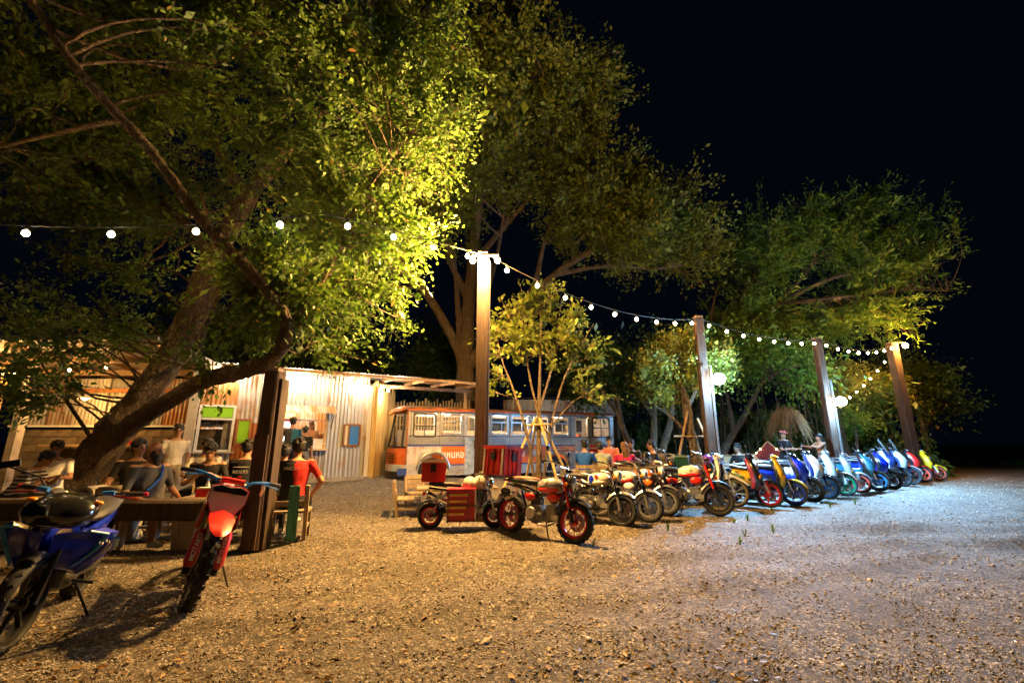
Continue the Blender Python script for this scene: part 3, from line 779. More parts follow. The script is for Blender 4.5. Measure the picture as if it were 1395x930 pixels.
# ================================================================== OLD BUS
def build_bus():
    P = thing('old_bus', 'derelict orange and silver passenger bus parked as a cafe', 'bus', (-3.1, 13.2, 0.2), math.atan2(3.0, 6.8))
    SPEC['bus_silver'] = pbr((0.64, 0.64, 0.63), 0.32, 0.3, 0.3, 4, dirt=((.24, .14, .08), .34, 4.0))
    SPEC['bus_white'] = pbr((0.70, 0.60, 0.55), 0.5, 0, 0.1, 3, dirt=((.36, .17, .08), .3, 2.6))
    SPEC['bus_orange'] = pbr((0.66, 0.125, 0.012), 0.45, 0, 0.2, 4, dirt=((.52, .30, .2), .2, 5))
    SPEC['bus_roof'] = pbr((0.46, 0.15, 0.035), 0.65, 0, 0.35, 3, dirt=((.16, .07, .03), .45, 4))
    SPEC['bus_blue'] = pbr((0.035, 0.07, 0.30), 0.5); SPEC['bus_red'] = pbr((.55, .03, .02), .5)
    SPEC['bus_doorblue'] = pbr((0.34, 0.44, 0.56), 0.35, 0.3, 0.3, 6, dirt=((.7, .7, .68), .3, 9))
    SPEC['seat_orange'] = pbr((.60, .16, .03), .7); SPEC['bus_in'] = pbr((.55, .45, .32), .8)
    Wd, Ln = 2.1, 7.43
    wins = [(.16, .87, 1.28, 2.0, 1), (1.035, 1.69, 1.36, 2.02, 2), (2.635, 3.25, 1.36, 2.02, 2), (3.35, 3.99, 1.36, 2.02, 2), (4.1, 4.76, 1.36, 2.02, 2), (4.88, 5.54, 1.36, 2.02, 2), (6.5, 7.27, 1.30, 2.02, 1)]
    doors = [(1.80, 2.16), (5.76, 6.36)]
    ops = sorted([(a, b, c, d) for a, b, c, d, k in wins] + [(a, b, .18, 2.02) for a, b in doors])
    body = MB(); x = 0.0
    # lower side below sills, split at doors and wheel arches
    arches = [(.82, .47), (5.1, .45)]
    segs = [(0, 1.80), (2.16, 5.76), (6.36, Ln)]
    for a, b in segs:
        mids = [c for c in arches if a < c[0] < b]
        cur = a
        for (cx, r) in mids:
            body.box(((cur + cx - r) / 2, .025, .77), (cx - r - cur, .05, 1.18)); 
            n = 10
            pts = [(cx + r * math.cos(PI - PI * k / n), .36 + r * math.sin(PI * k / n)) for k in range(n + 1)]
            for k in range(n):
                (x0, z0), (x1, z1) = pts[k], pts[k + 1]
                body.quad((x0, 0, z0), (x1, 0, z1), (x1, 0, 1.36), (x0, 0, 1.36)); body.quad((x0, .25, z0), (x1, .25, z1), (x1, 0, z1), (x0, 0, z0))
            cur = cx + r
        body.box(((cur + b) / 2, .025, .77), (b - cur, .05, 1.18))
    # pillars between openings above the sill line and the header
    cur = 0.0
    for (a, b, c, d) in ops:
        if a - cur > .02: body.box(((a + cur) / 2, .025, 1.69), (a - cur, .05, .66))
        cur = b
    body.box(((cur + Ln) / 2, .025, 1.69), (Ln - cur, .05, .66))
    body.box((Ln / 2, .026, 2.06), (Ln, .05, .09))
    for a, b, c, d, k in wins:
        if c < 1.36: pass
    # far side and rear
    body.box((Ln / 2, Wd - .03, .77), (Ln, .05, 1.18))
    for k in range(8): body.box((.4 + k * .95, Wd - .03, 1.69), (.12, .05, .66))
    body.box((Ln / 2, Wd - .03, 2.06), (Ln, .05, .09))
    body.box((Ln - .02, Wd / 2, 1.14), (.05, Wd - .1, 1.9))
    b_ = body.build('body', 'bus_silver', P)
    # ribs
    for z in (1.11, 1.15, 1.19, 1.23, 1.27):
        for a, c in segs: MB().box(((a + c) / 2, -.012, z), (c - a - .02, .026, .016)).build('trim_rib', 'alu', P)
    for a, c in ((1.32, 1.80), (2.16, 4.62), (5.58, 5.76), (6.36, Ln)):
        for z in (.24, .3, .36, .42): MB().box(((a + c) / 2, -.004, z), (c - a - .02, .024, .028)).build('skirt_rib', 'alu', P)
    # painted band panels
    def band(a, c, z0, z1, m, off=.004, nm='band_panel'): MB().box(((a + c) / 2, -off / 2 - .003, (z0 + z1) / 2), (c - a, off, z1 - z0)).build(nm, m, P)
    band(.02, 1.05, .84, 1.02, 'bus_white'); band(.02, .34, .5, .836, 'bus_white'); band(1.05, 1.79, .5, 1.02, 'bus_orange', .006)
    band(.02, 1.79, 1.024, 1.075, 'bus_blue', .007, 'stripe'); band(1.31, 1.79, .455, .496, 'bus_blue', .007, 'stripe')
    band(2.17, 4.62, .5, 1.02, 'bus_orange', .005); band(4.62, 5.75, .84, 1.02, 'bus_orange', .005); band(2.17, 5.75, 1.024, 1.06, 'bus_blue', .007, 'stripe')
    band(6.37, Ln - .02, .46, 1.06, 'bus_red', .005)
    for z in (.60, .76, .92): band(6.39, Ln - .03, z, z + .055, 'bus_white', .009, 'stripe')
    for z in (.9, .97): band(4.75, 5.7, z, z + .035, 'bus_white', .009, 'stripe')
    band(2.18, 4.6, .455, .496, 'bus_blue', .006, 'stripe'); band(2.18, 2.62, .55, .98, 'bus_white', .009)
    for (a, c) in ((2.75, 2.9), (4.1, 4.45)): MB().ell(((a + c) / 2, -.008, .8), ((c - a) / 2, .003, .13)).build('painted_swirl', 'bus_white', P)
    text('lettering', 'แหนหอ', .30, 'white_paint', P, (1.42, -.012, .77), (PI / 2, 0, 0), bold=.006, sx=.8)
    text('lettering', 'แหนแหนอ', .30, 'white_paint', P, (3.35, -.012, .80), (PI / 2, 0, 0), bold=.006, sx=.8)
    for x in (.10, .98, 1.74, 2.22, 2.56, 3.30, 4.05, 4.82, 5.62, 6.42):
        MB().box((x, -.004, 1.55), (.012, .01, 1.06)).build('panel_seam', 'steel_dark', P)
    MB().box((Ln / 2, -.014, 1.325), (Ln - .1, .03, .02)).build('sill_trim', 'steel_dark', P)
    MB().box((Ln / 2, -.014, 2.035), (Ln - .1, .03, .018)).build('header_trim', 'steel_dark', P)
    # windows
    def rounded(x0, x1, z0, z1, r, n=4):
        out = []
        for (cx, cz, a0) in ((x1 - r, z1 - r, 0), (x0 + r, z1 - r, 90), (x0 + r, z0 + r, 180), (x1 - r, z0 + r, 270)):
            for k in range(n + 1):
                a = rad(a0 + 90 * k / n); out.append((cx + r * math.cos(a), cz + r * math.sin(a)))
        return out
    def window(x0, x1, z0, z1, kind, mat='alu', y=-.012):
        fr = MB(); o = rounded(x0, x1, z0, z1, .09); i = rounded(x0 + .045, x1 - .045, z0 + .045, z1 - .045, .06)
        rings = [[(p[0], y + .05, p[1]) for p in o], [(p[0], y - .012, p[1]) for p in o], [(p[0], y - .012, p[1]) for p in i], [(p[0], y + .05, p[1]) for p in i]]
        fr.loft(rings, caps=False)
        if kind == 1:
            fr.box(((x0 + x1) / 2, y + .02, (z0 + z1) / 2), (.03, .03, z1 - z0 - .06)); fr.box(((x0 + x1) / 2, y + .021, (z0 + z1) / 2 - .02), (x1 - x0 - .06, .03, .03))
        else:
            fr.box(((x0 + x1) / 2, y + .02, z1 - .25), (x1 - x0 - .06, .035, .05)); fr.box(((x0 + x1) / 2 + .08, y + .02, (z0 + z1) / 2 - .1), (.025, .03, z1 - z0 - .3))
        w = fr.build('window', mat, P)
        MB().quad((x0 + .03, y + .03, z0 + .03), (x1 - .03, y + .03, z0 + .03), (x1 - .03, y + .03, z1 - .03), (x0 + .03, y + .03, z1 - .03)).build('pane', 'glass', w, smooth=0)
    for a, b, c, d, k in wins: window(a, b, c, d, k, 'steel_dark' if k == 1 else 'alu')
    # doors
    for j, (a, b) in enumerate(doors):
        dr = MB(); m = (a + b) / 2
        dr.box((m, .03, .72), (b - a - .02, .035, 1.1)); dr.box((a + .03, .03, 1.62), (.05, .035, .72)); dr.box((b - .03, .03, 1.62), (.05, .035, .72)); dr.box((m, .03, 1.98), (b - a - .1, .035, .06)); dr.box((m, .031, 1.29), (b - a - .1, .04, .05))
        d_ = dr.build('door', 'bus_doorblue' if j == 0 else 'bus_silver', P)
        MB().quad((a + .05, .03, 1.3), (b - .05, .03, 1.3), (b - .05, .03, 1.96), (a + .05, .03, 1.96)).build('pane', 'glass', d_, smooth=0)
        MB().cyl((b - .07, -.01, .95), (b - .07, -.01, 1.2), .012).build('handle', 'chrome', d_)
    # wheels
    for (cx, r) in arches:
        w = MB().lathe([(.36, .0), (.40, .03), (.40, .2), (.3, .24)], (cx, .06, .28), 'Y', 22).build('wheel', 'rubber', P)
        MB().lathe([(.05, -.02), (.1, -.02), (.12, .03), (.22, .05), (.24, .0), (.25, .02)], (cx, .05, .28), 'Y', 18).build('rim', 'bus_white', w)
        arc = [(cx + (r + .01) * math.cos(PI - PI * k / 14), -.02, .36 + (r + .01) * math.sin(PI * k / 14)) for k in range(15)]
        MB().tube(arc, .04, 6).build('arch_trim', 'alu', P)
    # floor, interior
    MB().box((Ln / 2, Wd / 2, .2), (Ln - .1, Wd - .1, .04)).build('floor', 'bus_in', P)
    MB().box((Ln / 2, Wd - .08, 1.2), (Ln - .1, .02, .7)).build('inner_wall', 'bus_in', P)
    for k in range(6):
        for y in (.45, 1.5):
            x = 1.2 + k * .95
            if 1.7 < x < 2.2: continue
            MB().box((x + .1, y, .95), (.12, .75, .95), taper=.9).build('passenger_seat', 'seat_orange', P)
    MB().lathe([(.14, -.02), (.14, .02)], (6.05, .8, 1.65), 'Y', 16).build('wall_mirror', 'gold', P)
    for x in (1.3, 3.4, 5.6):
        MB().tube([(x - .3, Wd / 2, 2.05), (x + .3, Wd / 2, 2.05)], .02, 6).build('ceiling_tube', 'tube_light', P)
        point_light('ceiling_light', (x, Wd / 2, 1.95), 30, (1, .74, .42), .12, P)
    # roof
    rings = []
    for x in (-.28, -.12, .3, 2, 4, 6, Ln - .1, Ln + .03):
        e = .05 if x < -.2 else (.02 if x < 0 else 0); k = 1 - e
        ring = []
        for j in range(13):
            a = PI * j / 12
            yy = Wd / 2 - (Wd / 2 + .025) * math.cos(a) * (1 if x > -.2 else .93); zz = 2.085 + .15 * math.sin(a) ** .6 - (.06 if x < -.2 else 0)
            ring.append((x, yy, zz))
        ring.append((x, Wd / 2, 2.08)); rings.append(ring)
    MB().loft(rings).build('roof', 'bus_roof', P, smooth=60)
    MB().bar((.0, -.035, 2.09), (Ln, -.035, 2.09), .03, .035).build('gutter', 'bus_orange', P)
    # front end, curved in plan
    def plan(k, out=.36, n=10):
        t = k / n; y = Wd * t
        return -out * (1 - abs(2 * t - 1) ** 3.0), y
    def strip(z0, z1, o0, o1, m, nm, lo=0, hi=10):
        mb = MB(); r0 = [(*plan(k, o0), z0) for k in range(lo, hi + 1)]; r1 = [(*plan(k, o1), z1) for k in range(lo, hi + 1)]
        mb.loft([r0, r1], closed=False, caps=False); return mb.build(nm, m, P)
    strip(.05, .3, .42, .42, 'steel_dark', 'bumper'); strip(.3, .5, .40, .38, 'bus_white', 'front_panel'); strip(.5, 1.0, .38, .36, 'bus_orange', 'front_panel')
    strip(1.0, 2.0, .36, .2, 'windshield_glass', 'windshield'); strip(1.98, 2.1, .2, .16, 'bus_roof', 'brow'); strip(.97, 1.03, .375, .37, 'black_plastic', 'windshield_seal')
    for k in (.6, 5): MB().bar((*plan(k, .36), 1.0), (*plan(k, .2), 2.0), .07, .06).build('windshield_post', 'black_plastic', P)
    MB().bar((*plan(0, 0), .5), (0, 0.0, 2.05), .05, .05).build('corner_pillar', 'bus_roof', P)
    px, py = plan(1.0, .38)
    MB().box((px - .02, py, .4), (.06, .3, .17), rz=rad(52)).build('headlight', 'head_lens', P)
    px, py = plan(2.6, .38)
    g_ = MB()
    for z in (.6, .67, .74, .81): g_.box((px - .02, py, z), (.02, .5, .03), rz=rad(15))
    g_.build('grille', 'black_plastic', P)
    MB().box((-.1, -.01, .3), (.26, .05, .2)).build('corner_bumper', 'bus_blue', P)
    MB().bar((-.34, 1.0, 1.05), (-.30, .6, 1.6), .015, .015).build('wiper', 'black_plastic', P)
    MB().tube([(-.05, .05, 1.85), (-.3, -.1, 1.8), (-.3, -.1, 1.6)], .012, 6).build('mirror_arm', 'steel_dark', P)
    MB().box((-.3, -.1, 1.72), (.03, .13, .22)).build('mirror', 'black_plastic', P)
    MB().box((Ln + .02, .5, .35), (.06, .9, .15)).build('rear_bumper', 'steel_dark', P)
    MB().box((.8, .9, .1), (1.6, 1.6, .12)).build('underbody', 'dark', P)
    return P
bus = build_bus()

# shed with pale tin roof behind the bus
t = thing('back_shed', 'low shed with bluish tin wall behind the bus', 'shed', (0.6, 20.5, 0.0), rad(4))
for k in range(7):
    sheet(t, .82, .75, (-1.0 + k * .78, 0, 2.55), 'zinc_grey')
    sheet(t, .82, 2.4, (-1.0 + k * .78, -.3, 3.35), 'zinc_dark', (rad(-84), 0, 0), name='roof_sheet')
for x in (-.9, 1.9, 4.4): MB().box((x, .05, 1.5), (.12, .12, 3.0)).build('post', 'wood_grey', t)
MB().box((1.75, .06, 1.3), (5.5, .05, 2.5)).build('board_wall', 'wood_dark', t)
# utility pole and wires far behind
t = thing('utility_pole', 'grey concrete utility pole standing behind the shop roof', 'pole', (-5.6, 30, 0))
MB().box((0, 0, 4.0), (.26, .26, 8.6), taper=.7).build('shaft', 'concrete', t); MB().box((0, 0, 7.8), (1.8, .1, .1)).build('crossarm', 'wood_grey', t)
for x in (-.8, 0, .8):
    pts = [(x + 24 * (k / 10), -1 + 2 * k / 10, 7.85 - 3.2 * (k / 10) * (1 - k / 10)) for k in range(11)]; MB().tube(pts, .014, 4).build('wire', 'wire', t)
    pts = [(x - 24 * (k / 10), -1 + 2 * k / 10, 7.85 - 3.2 * (k / 10) * (1 - k / 10)) for k in range(11)]; MB().tube(pts, .014, 4).build('wire', 'wire', t)

# ================================================================== TIMBER POSTS AND FESTOONS
def timber_post(x, y, h, w, label, lean=0.0, mat='wood_post'):
    z = ground_z(x, y) - .02
    t = thing('timber_post', label, 'post', (x, y, z), random.uniform(-.1, .1), 'squared timber posts that carry the lights')
    n = 7
    rings = []
    for k in range(n + 1):
        zz = h * k / n; a = w / 2 * (1 + random.uniform(-.03, .03)); c = a * .8; ox = lean * zz / h
        rings.append([(ox + p[0], p[1], zz) for p in ((-c, -a), (c, -a), (a, -c), (a, c), (c, a), (-c, a), (-a, c), (-a, -c))])
    MB().loft(rings).build('shaft', mat, t, smooth=30)
    MB().box((lean, 0, h + .02), (w * .9, w * .9, .05)).build('cap', 'wood_grey', t)
    return t
p1 = timber_post(-3.33, 6.09, 2.30, .21, 'thick dark timber post propping up the leaning tree limb')
MB().box((.125, .04, 1.1), (.035, .16, 2.2)).build('side_plank', 'wood_dark', p1)
MB().box((-.01, -.113, .72), (.19, .018, 1.44)).build('front_plank', 'wood_post', p1)
p2 = timber_post(-.56, 8.0, 4.92, .20, 'tall timber post with two bulbs at its top behind the tiny touring motorcycle')
MB().box((.115, .03, 2.4), (.03, .15, 4.8)).build('side_plank', 'wood_dark', p2)
p3 = timber_post(5.28, 11.95, 4.78, .24, 'tall timber post with floodlight beside the yellow-leaved tree')
p4 = timber_post(10.5, 14.65, 4.82, .24, 'leaning timber post with floodlight behind the blue scooters')
p5 = timber_post(16.3, 18.3, 5.5, .33, 'timber post at the end of the lamp string past the yellow scooter')
timber_post(15.2, 20.6, 3.6, .28, 'short timber post behind the end of the scooter row', mat='wood_tan')
timber_post(19.0, 22.5, 4.0, .28, 'dim timber post among the trees beyond the scooters')
for P_, nm in ((p3, 1), (p4, 1)):
    MB().cyl((.17, -.1, 0), (.17, -.1, 3.4), .035, n=8).build('conduit', 'alu', P_)
    MB().box((.17, -.12, .9), (.16, .1, .24)).build('junction_box', 'alu', P_)

def festoon(name, label, pts, sag, n, skip=(), power=BULB_W, r=.041, group='strings of round warm bulbs'):
    t = thing(name, label, 'string lights', (0, 0, 0), 0, group)
    a = Vector(pts[0]); b = Vector(pts[1])
    def at(u): 
        p = a.lerp(b, u); p.z -= 4 * sag * u * (1 - u); return p
    MB().tube([at(k / 24) for k in range(25)], .009, 5).build('cable', 'wire', t)
    lm = None
    for k in range(n):
        if k in skip: continue
        u = (k + .5) / n; p = at(u)
        bl = MB().ell((0, 0, -.11), (r, r, r * 1.1), nu=18, nv=12).build('bulb', 'bulb', t, loc=p)
        MB().lathe([(.012, 0), (.022, -.01), (.022, -.055)], n=8).build('socket', 'black_plastic', bl)
        point_light('bulb_light', p + Vector((0, 0, -.11)), power, WARM, r * 1.02, t)
    return t
T2 = (-.56, 7.88, 4.86); T3 = (5.28, 11.83, 4.72); T4 = (10.5, 14.5, 4.74); T5 = (16.3, 18.15, 5.4)
festoon('string_lights', 'bulb string from the tall post down to the floodlit post by the yellow tree', ((-.42, 7.98, 4.88), T3), .42, 9, power=BULB_W * .62)
festoon('string_lights', 'bulb string between the two floodlit timber posts', (T3, T4), .22, 8, power=BULB_W * .5)
festoon('string_lights', 'bulb string from the leaning floodlit post to the last post', (T4, T5), .30, 8, power=BULB_W * .9)
festoon('string_lights', 'short bulb string dropping from the last post into the trees', (T5, (15.2, 20.4, 3.2)), .25, 8, power=BULB_W*.4)
festoon('string_lights', 'bulb string from the tall post into the leaning tree crown', ((-2.75, 5.75, 4.55), T2), -.02, 4, power=BULB_W*.36)
festoon('string_lights', 'bulb string hanging under the leaning tree crown', ((-7.4, 5.6, 4.3), (-2.75, 5.75, 4.55)), .12, 4, power=BULB_W*.95)
festoon('string_lights', 'bulb string running on over the parked blue motorcycle', ((-7.4, 5.6, 4.3), (-1.6, -1.0, 4.7)), .2, 6, power=BULB_W * .14)
# two bulbs fixed to the head of the tall post
t = thing('post_lamp', 'pair of bare bulbs on a bracket at the head of the tall post', 'lamp', (-.56, 8.0, 4.75))
MB().bar((-.22, -.12, .1), (.3, -.12, .1), .03, .03).build('bracket', 'steel_dark', t)
for x in (-.2, .28):
    MB().ell((x, -.12, .0), (.055, .055, .06)).build('bulb', 'bulb', t); point_light('bulb_light', (x, -.2, -.03), BULB_W*2.6, (1.0, .56, .17), .055, t)
t = thing('post_lamp', 'single bright bulb on the head of the last post', 'lamp', (16.55, 18.1, 5.35))
MB().bar((-.3, 0, .12), (.2, 0, .12), .03, .03).build('bracket', 'steel_dark', t); MB().ell((.15, 0, .0), (.10, .10, .11)).build('bulb', 'bulb', t); point_light('bulb_light', (.15, -.12, 0), BULB_W*1.2, WARM, .1, t)

def floodlight(x, y, z, aim, label, power):
    d = (Vector(aim) - Vector((x, y, z))).normalized()
    t = thing('floodlight', label, 'floodlight', (x, y, z), 0, 'white floodlights on the posts')
    R = d.to_track_quat('-Z', 'Y').to_matrix()
    MB().box((0, 0, .04), (.28, .20, .06), M=R).build('housing', 'steel_dark', t, loc=(0, 0, 0))
    c = R @ Vector((0, 0, 0.0))
    MB().box(R @ Vector((0, 0, -.002)), (.22, .15, .012), M=R).build('led_panel', 'led', t)
    MB().ell(d * .03, (.17, .17, .15), nu=20, nv=14).build('glare_dome', 'led', t)  # glowing ball added so the lamp's glare shows from every side
    MB().bar((0, 0, 0), (-.12, .14, 0), .03, .03).build('bracket', 'steel_dark', t)
    point_light('flood_glow', d * .35, power * .09, COOL, .12, t)
    ld = bpy.data.lights.new('flood_beam', 'SPOT'); ld.energy = power; ld.color = COOL; ld.spot_size = rad(160); ld.spot_blend = .35; ld.shadow_soft_size = .1
    o = bpy.data.objects.new('flood_beam', ld); COL.objects.link(o); o.parent = t; o.location = d * .1 + Vector((.12, 0, 0)); o.rotation_euler = Vector((.64, -.66, -.40)).to_track_quat('-Z', 'Y').to_euler()
floodlight(5.55, 11.70, 3.0, (8.2, 3.0, .6), 'bright white floodlight on the post beside the yellow-leaved tree', LED_W)
floodlight(10.75, 14.40, 2.65, (13.0, 5.5, .5), 'white floodlight on the leaning post behind the scooters', LED_W)

# ================================================================== TREES
def smooth_path(pts, n):
    """Catmull-Rom through pts."""
    P = [Vector(p) for p in pts]; P = [P[0] * 2 - P[1]] + P + [P[-1] * 2 - P[-2]]
    out = []
    segs = len(P) - 3
    for i in range(segs):
        p0, p1, p2, p3 = P[i:i + 4]
        for k in range(n):
            t = k / n
            out.append(0.5 * ((2 * p1) + (p2 - p0) * t + (2 * p0 - 5 * p1 + 4 * p2 - p3) * t * t + (3 * p1 - p0 - 3 * p2 + p3) * t ** 3))
    out.append(P[-2].copy())
    return out

def leaf_mesh(pos, dirs, size, flat=0.5, width=0.55, droop=0.0):
    n = len(pos)
    d = dirs + RNG.normal(0, .7, (n, 3)); d[:, 2] -= droop; d /= np.linalg.norm(d, axis=1)[:, None] + 1e-9
    up = RNG.normal(0, 1, (n, 3)); up[:, 2] += 1.2
    s = np.cross(d, up); s /= np.linalg.norm(s, axis=1)[:, None] + 1e-9
    nn = np.cross(s, d)
    L = size * np.exp(RNG.normal(-.03, .38, n)); Lh = L[:, None]
    a = pos; tip = pos + d * Lh; mid = pos + d * Lh * .5 - nn * Lh * .06
    l = mid + s * Lh * width * .5 + nn * Lh * .12; r = mid - s * Lh * width * .5 + nn * Lh * .12
    V = np.stack([a, l, tip, r], 1).reshape(-1, 3)
    i = np.arange(n)[:, None] * 4
    F = np.concatenate([i + np.array([[0, 2, 1]]), i + np.array([[0, 3, 2]])], 1).reshape(-1, 3)
    return V, F

def tree(name, label, limbs, crowns, leafmat, leaf=.08, bark='bark', per_twig=60, spread=.22, twig=.9, ntw=5, width=.55, sides=9, cat='tree', group=None, droop=0.0, seed=1, reach=1.0, knobs=.07, sec_r=.035, bow=.18, rough=.06):
    global RNG
    RNG = np.random.default_rng(seed); random.seed(seed)
    p0 = Vector(limbs[0][0][0])
    t = thing(name, label, cat, (p0.x, p0.y, ground_z(p0.x, p0.y)), 0, group)
    off = Vector((p0.x, p0.y, ground_z(p0.x, p0.y)))
    tr = MB(); samples = []
    for pts, r0, r1 in limbs:
        n = 6 if r0 < .1 else 10; path = smooth_path(pts, n); m = len(path)
        rr = [(r0 + (r1 - r0) * (k / (m - 1)) ** .85) * (1 + random.uniform(-knobs, knobs)) for k in range(m)]
        if pts is limbs[0][0]:
            rr[0] *= 1.55; rr[1] *= 1.28; rr[2] *= 1.1
        ns = sides if r0 > .06 else 6; i0 = len(tr.v)
        tr.tube([p - off for p in path], rr, ns)
        if r0 > .1:
            ph = [random.uniform(0, 6.28) for q in range(4)]
            for k in range(m):
                c_ = path[k] - off
                for j in range(ns):
                    a_ = 2 * PI * j / ns
                    f_ = 1 + rough * (math.sin(3 * a_ + k * .55 + ph[0]) * .6 + math.sin(5 * a_ - k * .9 + ph[1]) * .5 + math.sin(2 * a_ + k * .23 + ph[2]) * .6 + random.uniform(-.7, .7))
                    tr.v[i0 + k * ns + j] = tuple(c_ + (Vector(tr.v[i0 + k * ns + j]) - c_) * f_)
        for k in range(m): samples.append((path[k], rr[k]))
    SP = np.array([tuple(p) for p, r in samples]); SR = np.array([r for p, r in samples])
    br = MB(); LP = []; LD = []
    for (c, rad3, nsec) in crowns:
        c = np.array(c); rad3 = np.array(rad3)
        for k in range(nsec):
            v = RNG.normal(size=3); v /= np.linalg.norm(v); tg = c + v * rad3 * RNG.uniform(.35, 1.0)
            D = np.linalg.norm(SP - tg, axis=1) * RNG.uniform(.8, 1.25, len(SP)) + 2.0 * np.maximum(0, SP[:, 2] - tg[2]) 
            j = int(np.argmin(D)); st = SP[j]
            dist = np.linalg.norm(tg - st)
            mid = (st + tg) / 2 + RNG.normal(0, bow, 3) * dist; mid[2] += .05 * dist
            path = [Vector(st + (mid - st) * 2 * u * (1 - u) + (tg - st) * u * u) if False else Vector((1 - u) ** 2 * st + 2 * u * (1 - u) * mid + u * u * tg) for u in np.linspace(0, 1, 7)]
            rb = min(SR[j] * .6, sec_r * (0.5 + dist * .3))
            br.tube([p - off for p in path], [max(.006, rb * (1 - .85 * q / 6)) for q in range(7)], 5, caps=False)
            for q in range(ntw):
                u = RNG.uniform(.45, 1.0); b0 = np.array((1 - u) ** 2 * st + 2 * u * (1 - u) * mid + u * u * tg)
                dv = (tg - st) / (dist + 1e-6) + RNG.normal(0, .75, 3); dv /= np.linalg.norm(dv)
                ln = twig * RNG.uniform(.5, 1.3); e = b0 + dv * ln; e[2] -= droop * ln * .5
                br.tube([Vector(b0) - off, Vector((b0 + e) / 2 + RNG.normal(0, .05, 3) * ln) - off, Vector(e) - off], [.009, .006, .003], 4, caps=False)
                m = max(4, int(per_twig * RNG.uniform(.5, 1.5)))
                w = RNG.uniform(.1, 1.08, m)[:, None]
                LP.append(b0 + (e - b0) * w + RNG.normal(0, spread, (m, 3)) * (0.35 + .65 * w)); LD.append(np.repeat(dv[None], m, 0))
    tr.build('trunk', bark, t, smooth=80)
    if br.f: br.build('branches', bark, t, smooth=80)
    if LP:
        V, F = leaf_mesh(np.concatenate(LP) - np.array(off), np.concatenate(LD), leaf, width=width, droop=droop)
        np_mesh('crown', V, F, leafmat, t)
    return t

# 1 - big leaning tree on the left
def grown(pts, k=1.238):
    return [(x * k, y * k, 1.3 + (z - 1.3) * k) for x, y, z in pts]
LT = [
    ([(-7.1, 7.0, .2), (-6.4, 6.8, .95), (-5.65, 6.6, 1.85), (-5.0, 6.5, 3.0), (-4.7, 6.4, 4.05), (-4.3, 6.5, 5.4), (-3.6, 7.0, 7.4)], .36, .13),
    ([(-6.5, 6.85, .75), (-5.75, 6.5, 1.4), (-5.0, 6.2, 1.78), (-4.05, 5.7, 2.10), (-3.27, 5.3, 2.17), (-2.80, 5.0, 2.26), (-2.60, 4.9, 2.46)], .18, .09),
    ([(-2.66, 4.94, 2.36), (-2.60, 4.82, 2.70), (-2.9, 4.6, 3.14), (-3.35, 4.3, 3.65), (-3.8, 4.0, 4.3), (-4.26, 3.6, 4.86), (-4.6, 3.2, 5.5)], .10, .045),
    ([(-2.58, 4.85, 2.6), (-2.35, 5.2, 3.4), (-2.2, 5.6, 4.6), (-1.7, 6.2, 6.2)], .04, .02),
    ([(-4.05, 5.7, 2.15), (-4.1, 5.6, 2.6), (-3.95, 5.55, 3.4), (-4.2, 5.3, 4.6)], .06, .02),
    ([(-4.0, 3.85, 4.55), (-4.9, 4.2, 4.7), (-6.3, 4.6, 4.75)], .045, .02),
    ([(-4.7, 6.4, 4.0), (-5.9, 7.2, 5.2), (-8.0, 8.0, 6.5)], .12, .04),
    ([(-4.4, 6.5, 5.2), (-5.0, 5.5, 6.8), (-5.2, 4.5, 8.4)], .12, .04),
    ([(-3.9, 6.8, 6.6), (-2.4, 6.3, 7.8), (-1.2, 6.0, 9.0)], .10, .03)]
LC = [((-2.6, 4.95, 2.95), (.4, .35, .45), 8), ((-3.05, 4.75, 3.3), (.5, .4, .5), 9), ((-3.6, 5.6, 6.6), (2.6, 2.0, 2.2), 66), ((-7.0, 6.4, 5.8), (2.4, 1.8, 1.7), 46), ((-2.2, 6.0, 4.2), (.95, .9, 1.2), 26), ((-2.8, 5.6, 3.3), (.6, .6, .8), 14), ((-5.0, 4.6, 6.6), (2.0, 1.2, 1.2), 34), ((-7.4, 7.0, 3.6), (1.2, .8, .6), 9), ((-6.5, 5.9, 2.4), (.45, .4, .65), 8), ((-8.6, 7.4, 6.6), (2.4, 1.4, 2.0), 24), ((-1.6, 6.2, 6.8), (1.2, 1.0, 1.8), 26), ((-3.9, 5.5, 2.25), (.25, .2, .12), 1)]
tree('leaning_tree', 'big leaning tree with its lower limb resting on a timber prop', [(grown(p), a, b) for p, a, b in LT],
    [(grown([c])[0], tuple(q * 1.238 for q in r), n) for c, r, n in LC],
    'leaf_near', .074, per_twig=58, spread=.10, twig=.8, ntw=8, seed=11, sides=18, knobs=.10, droop=.25, sec_r=.022, bow=.28, rough=.10)

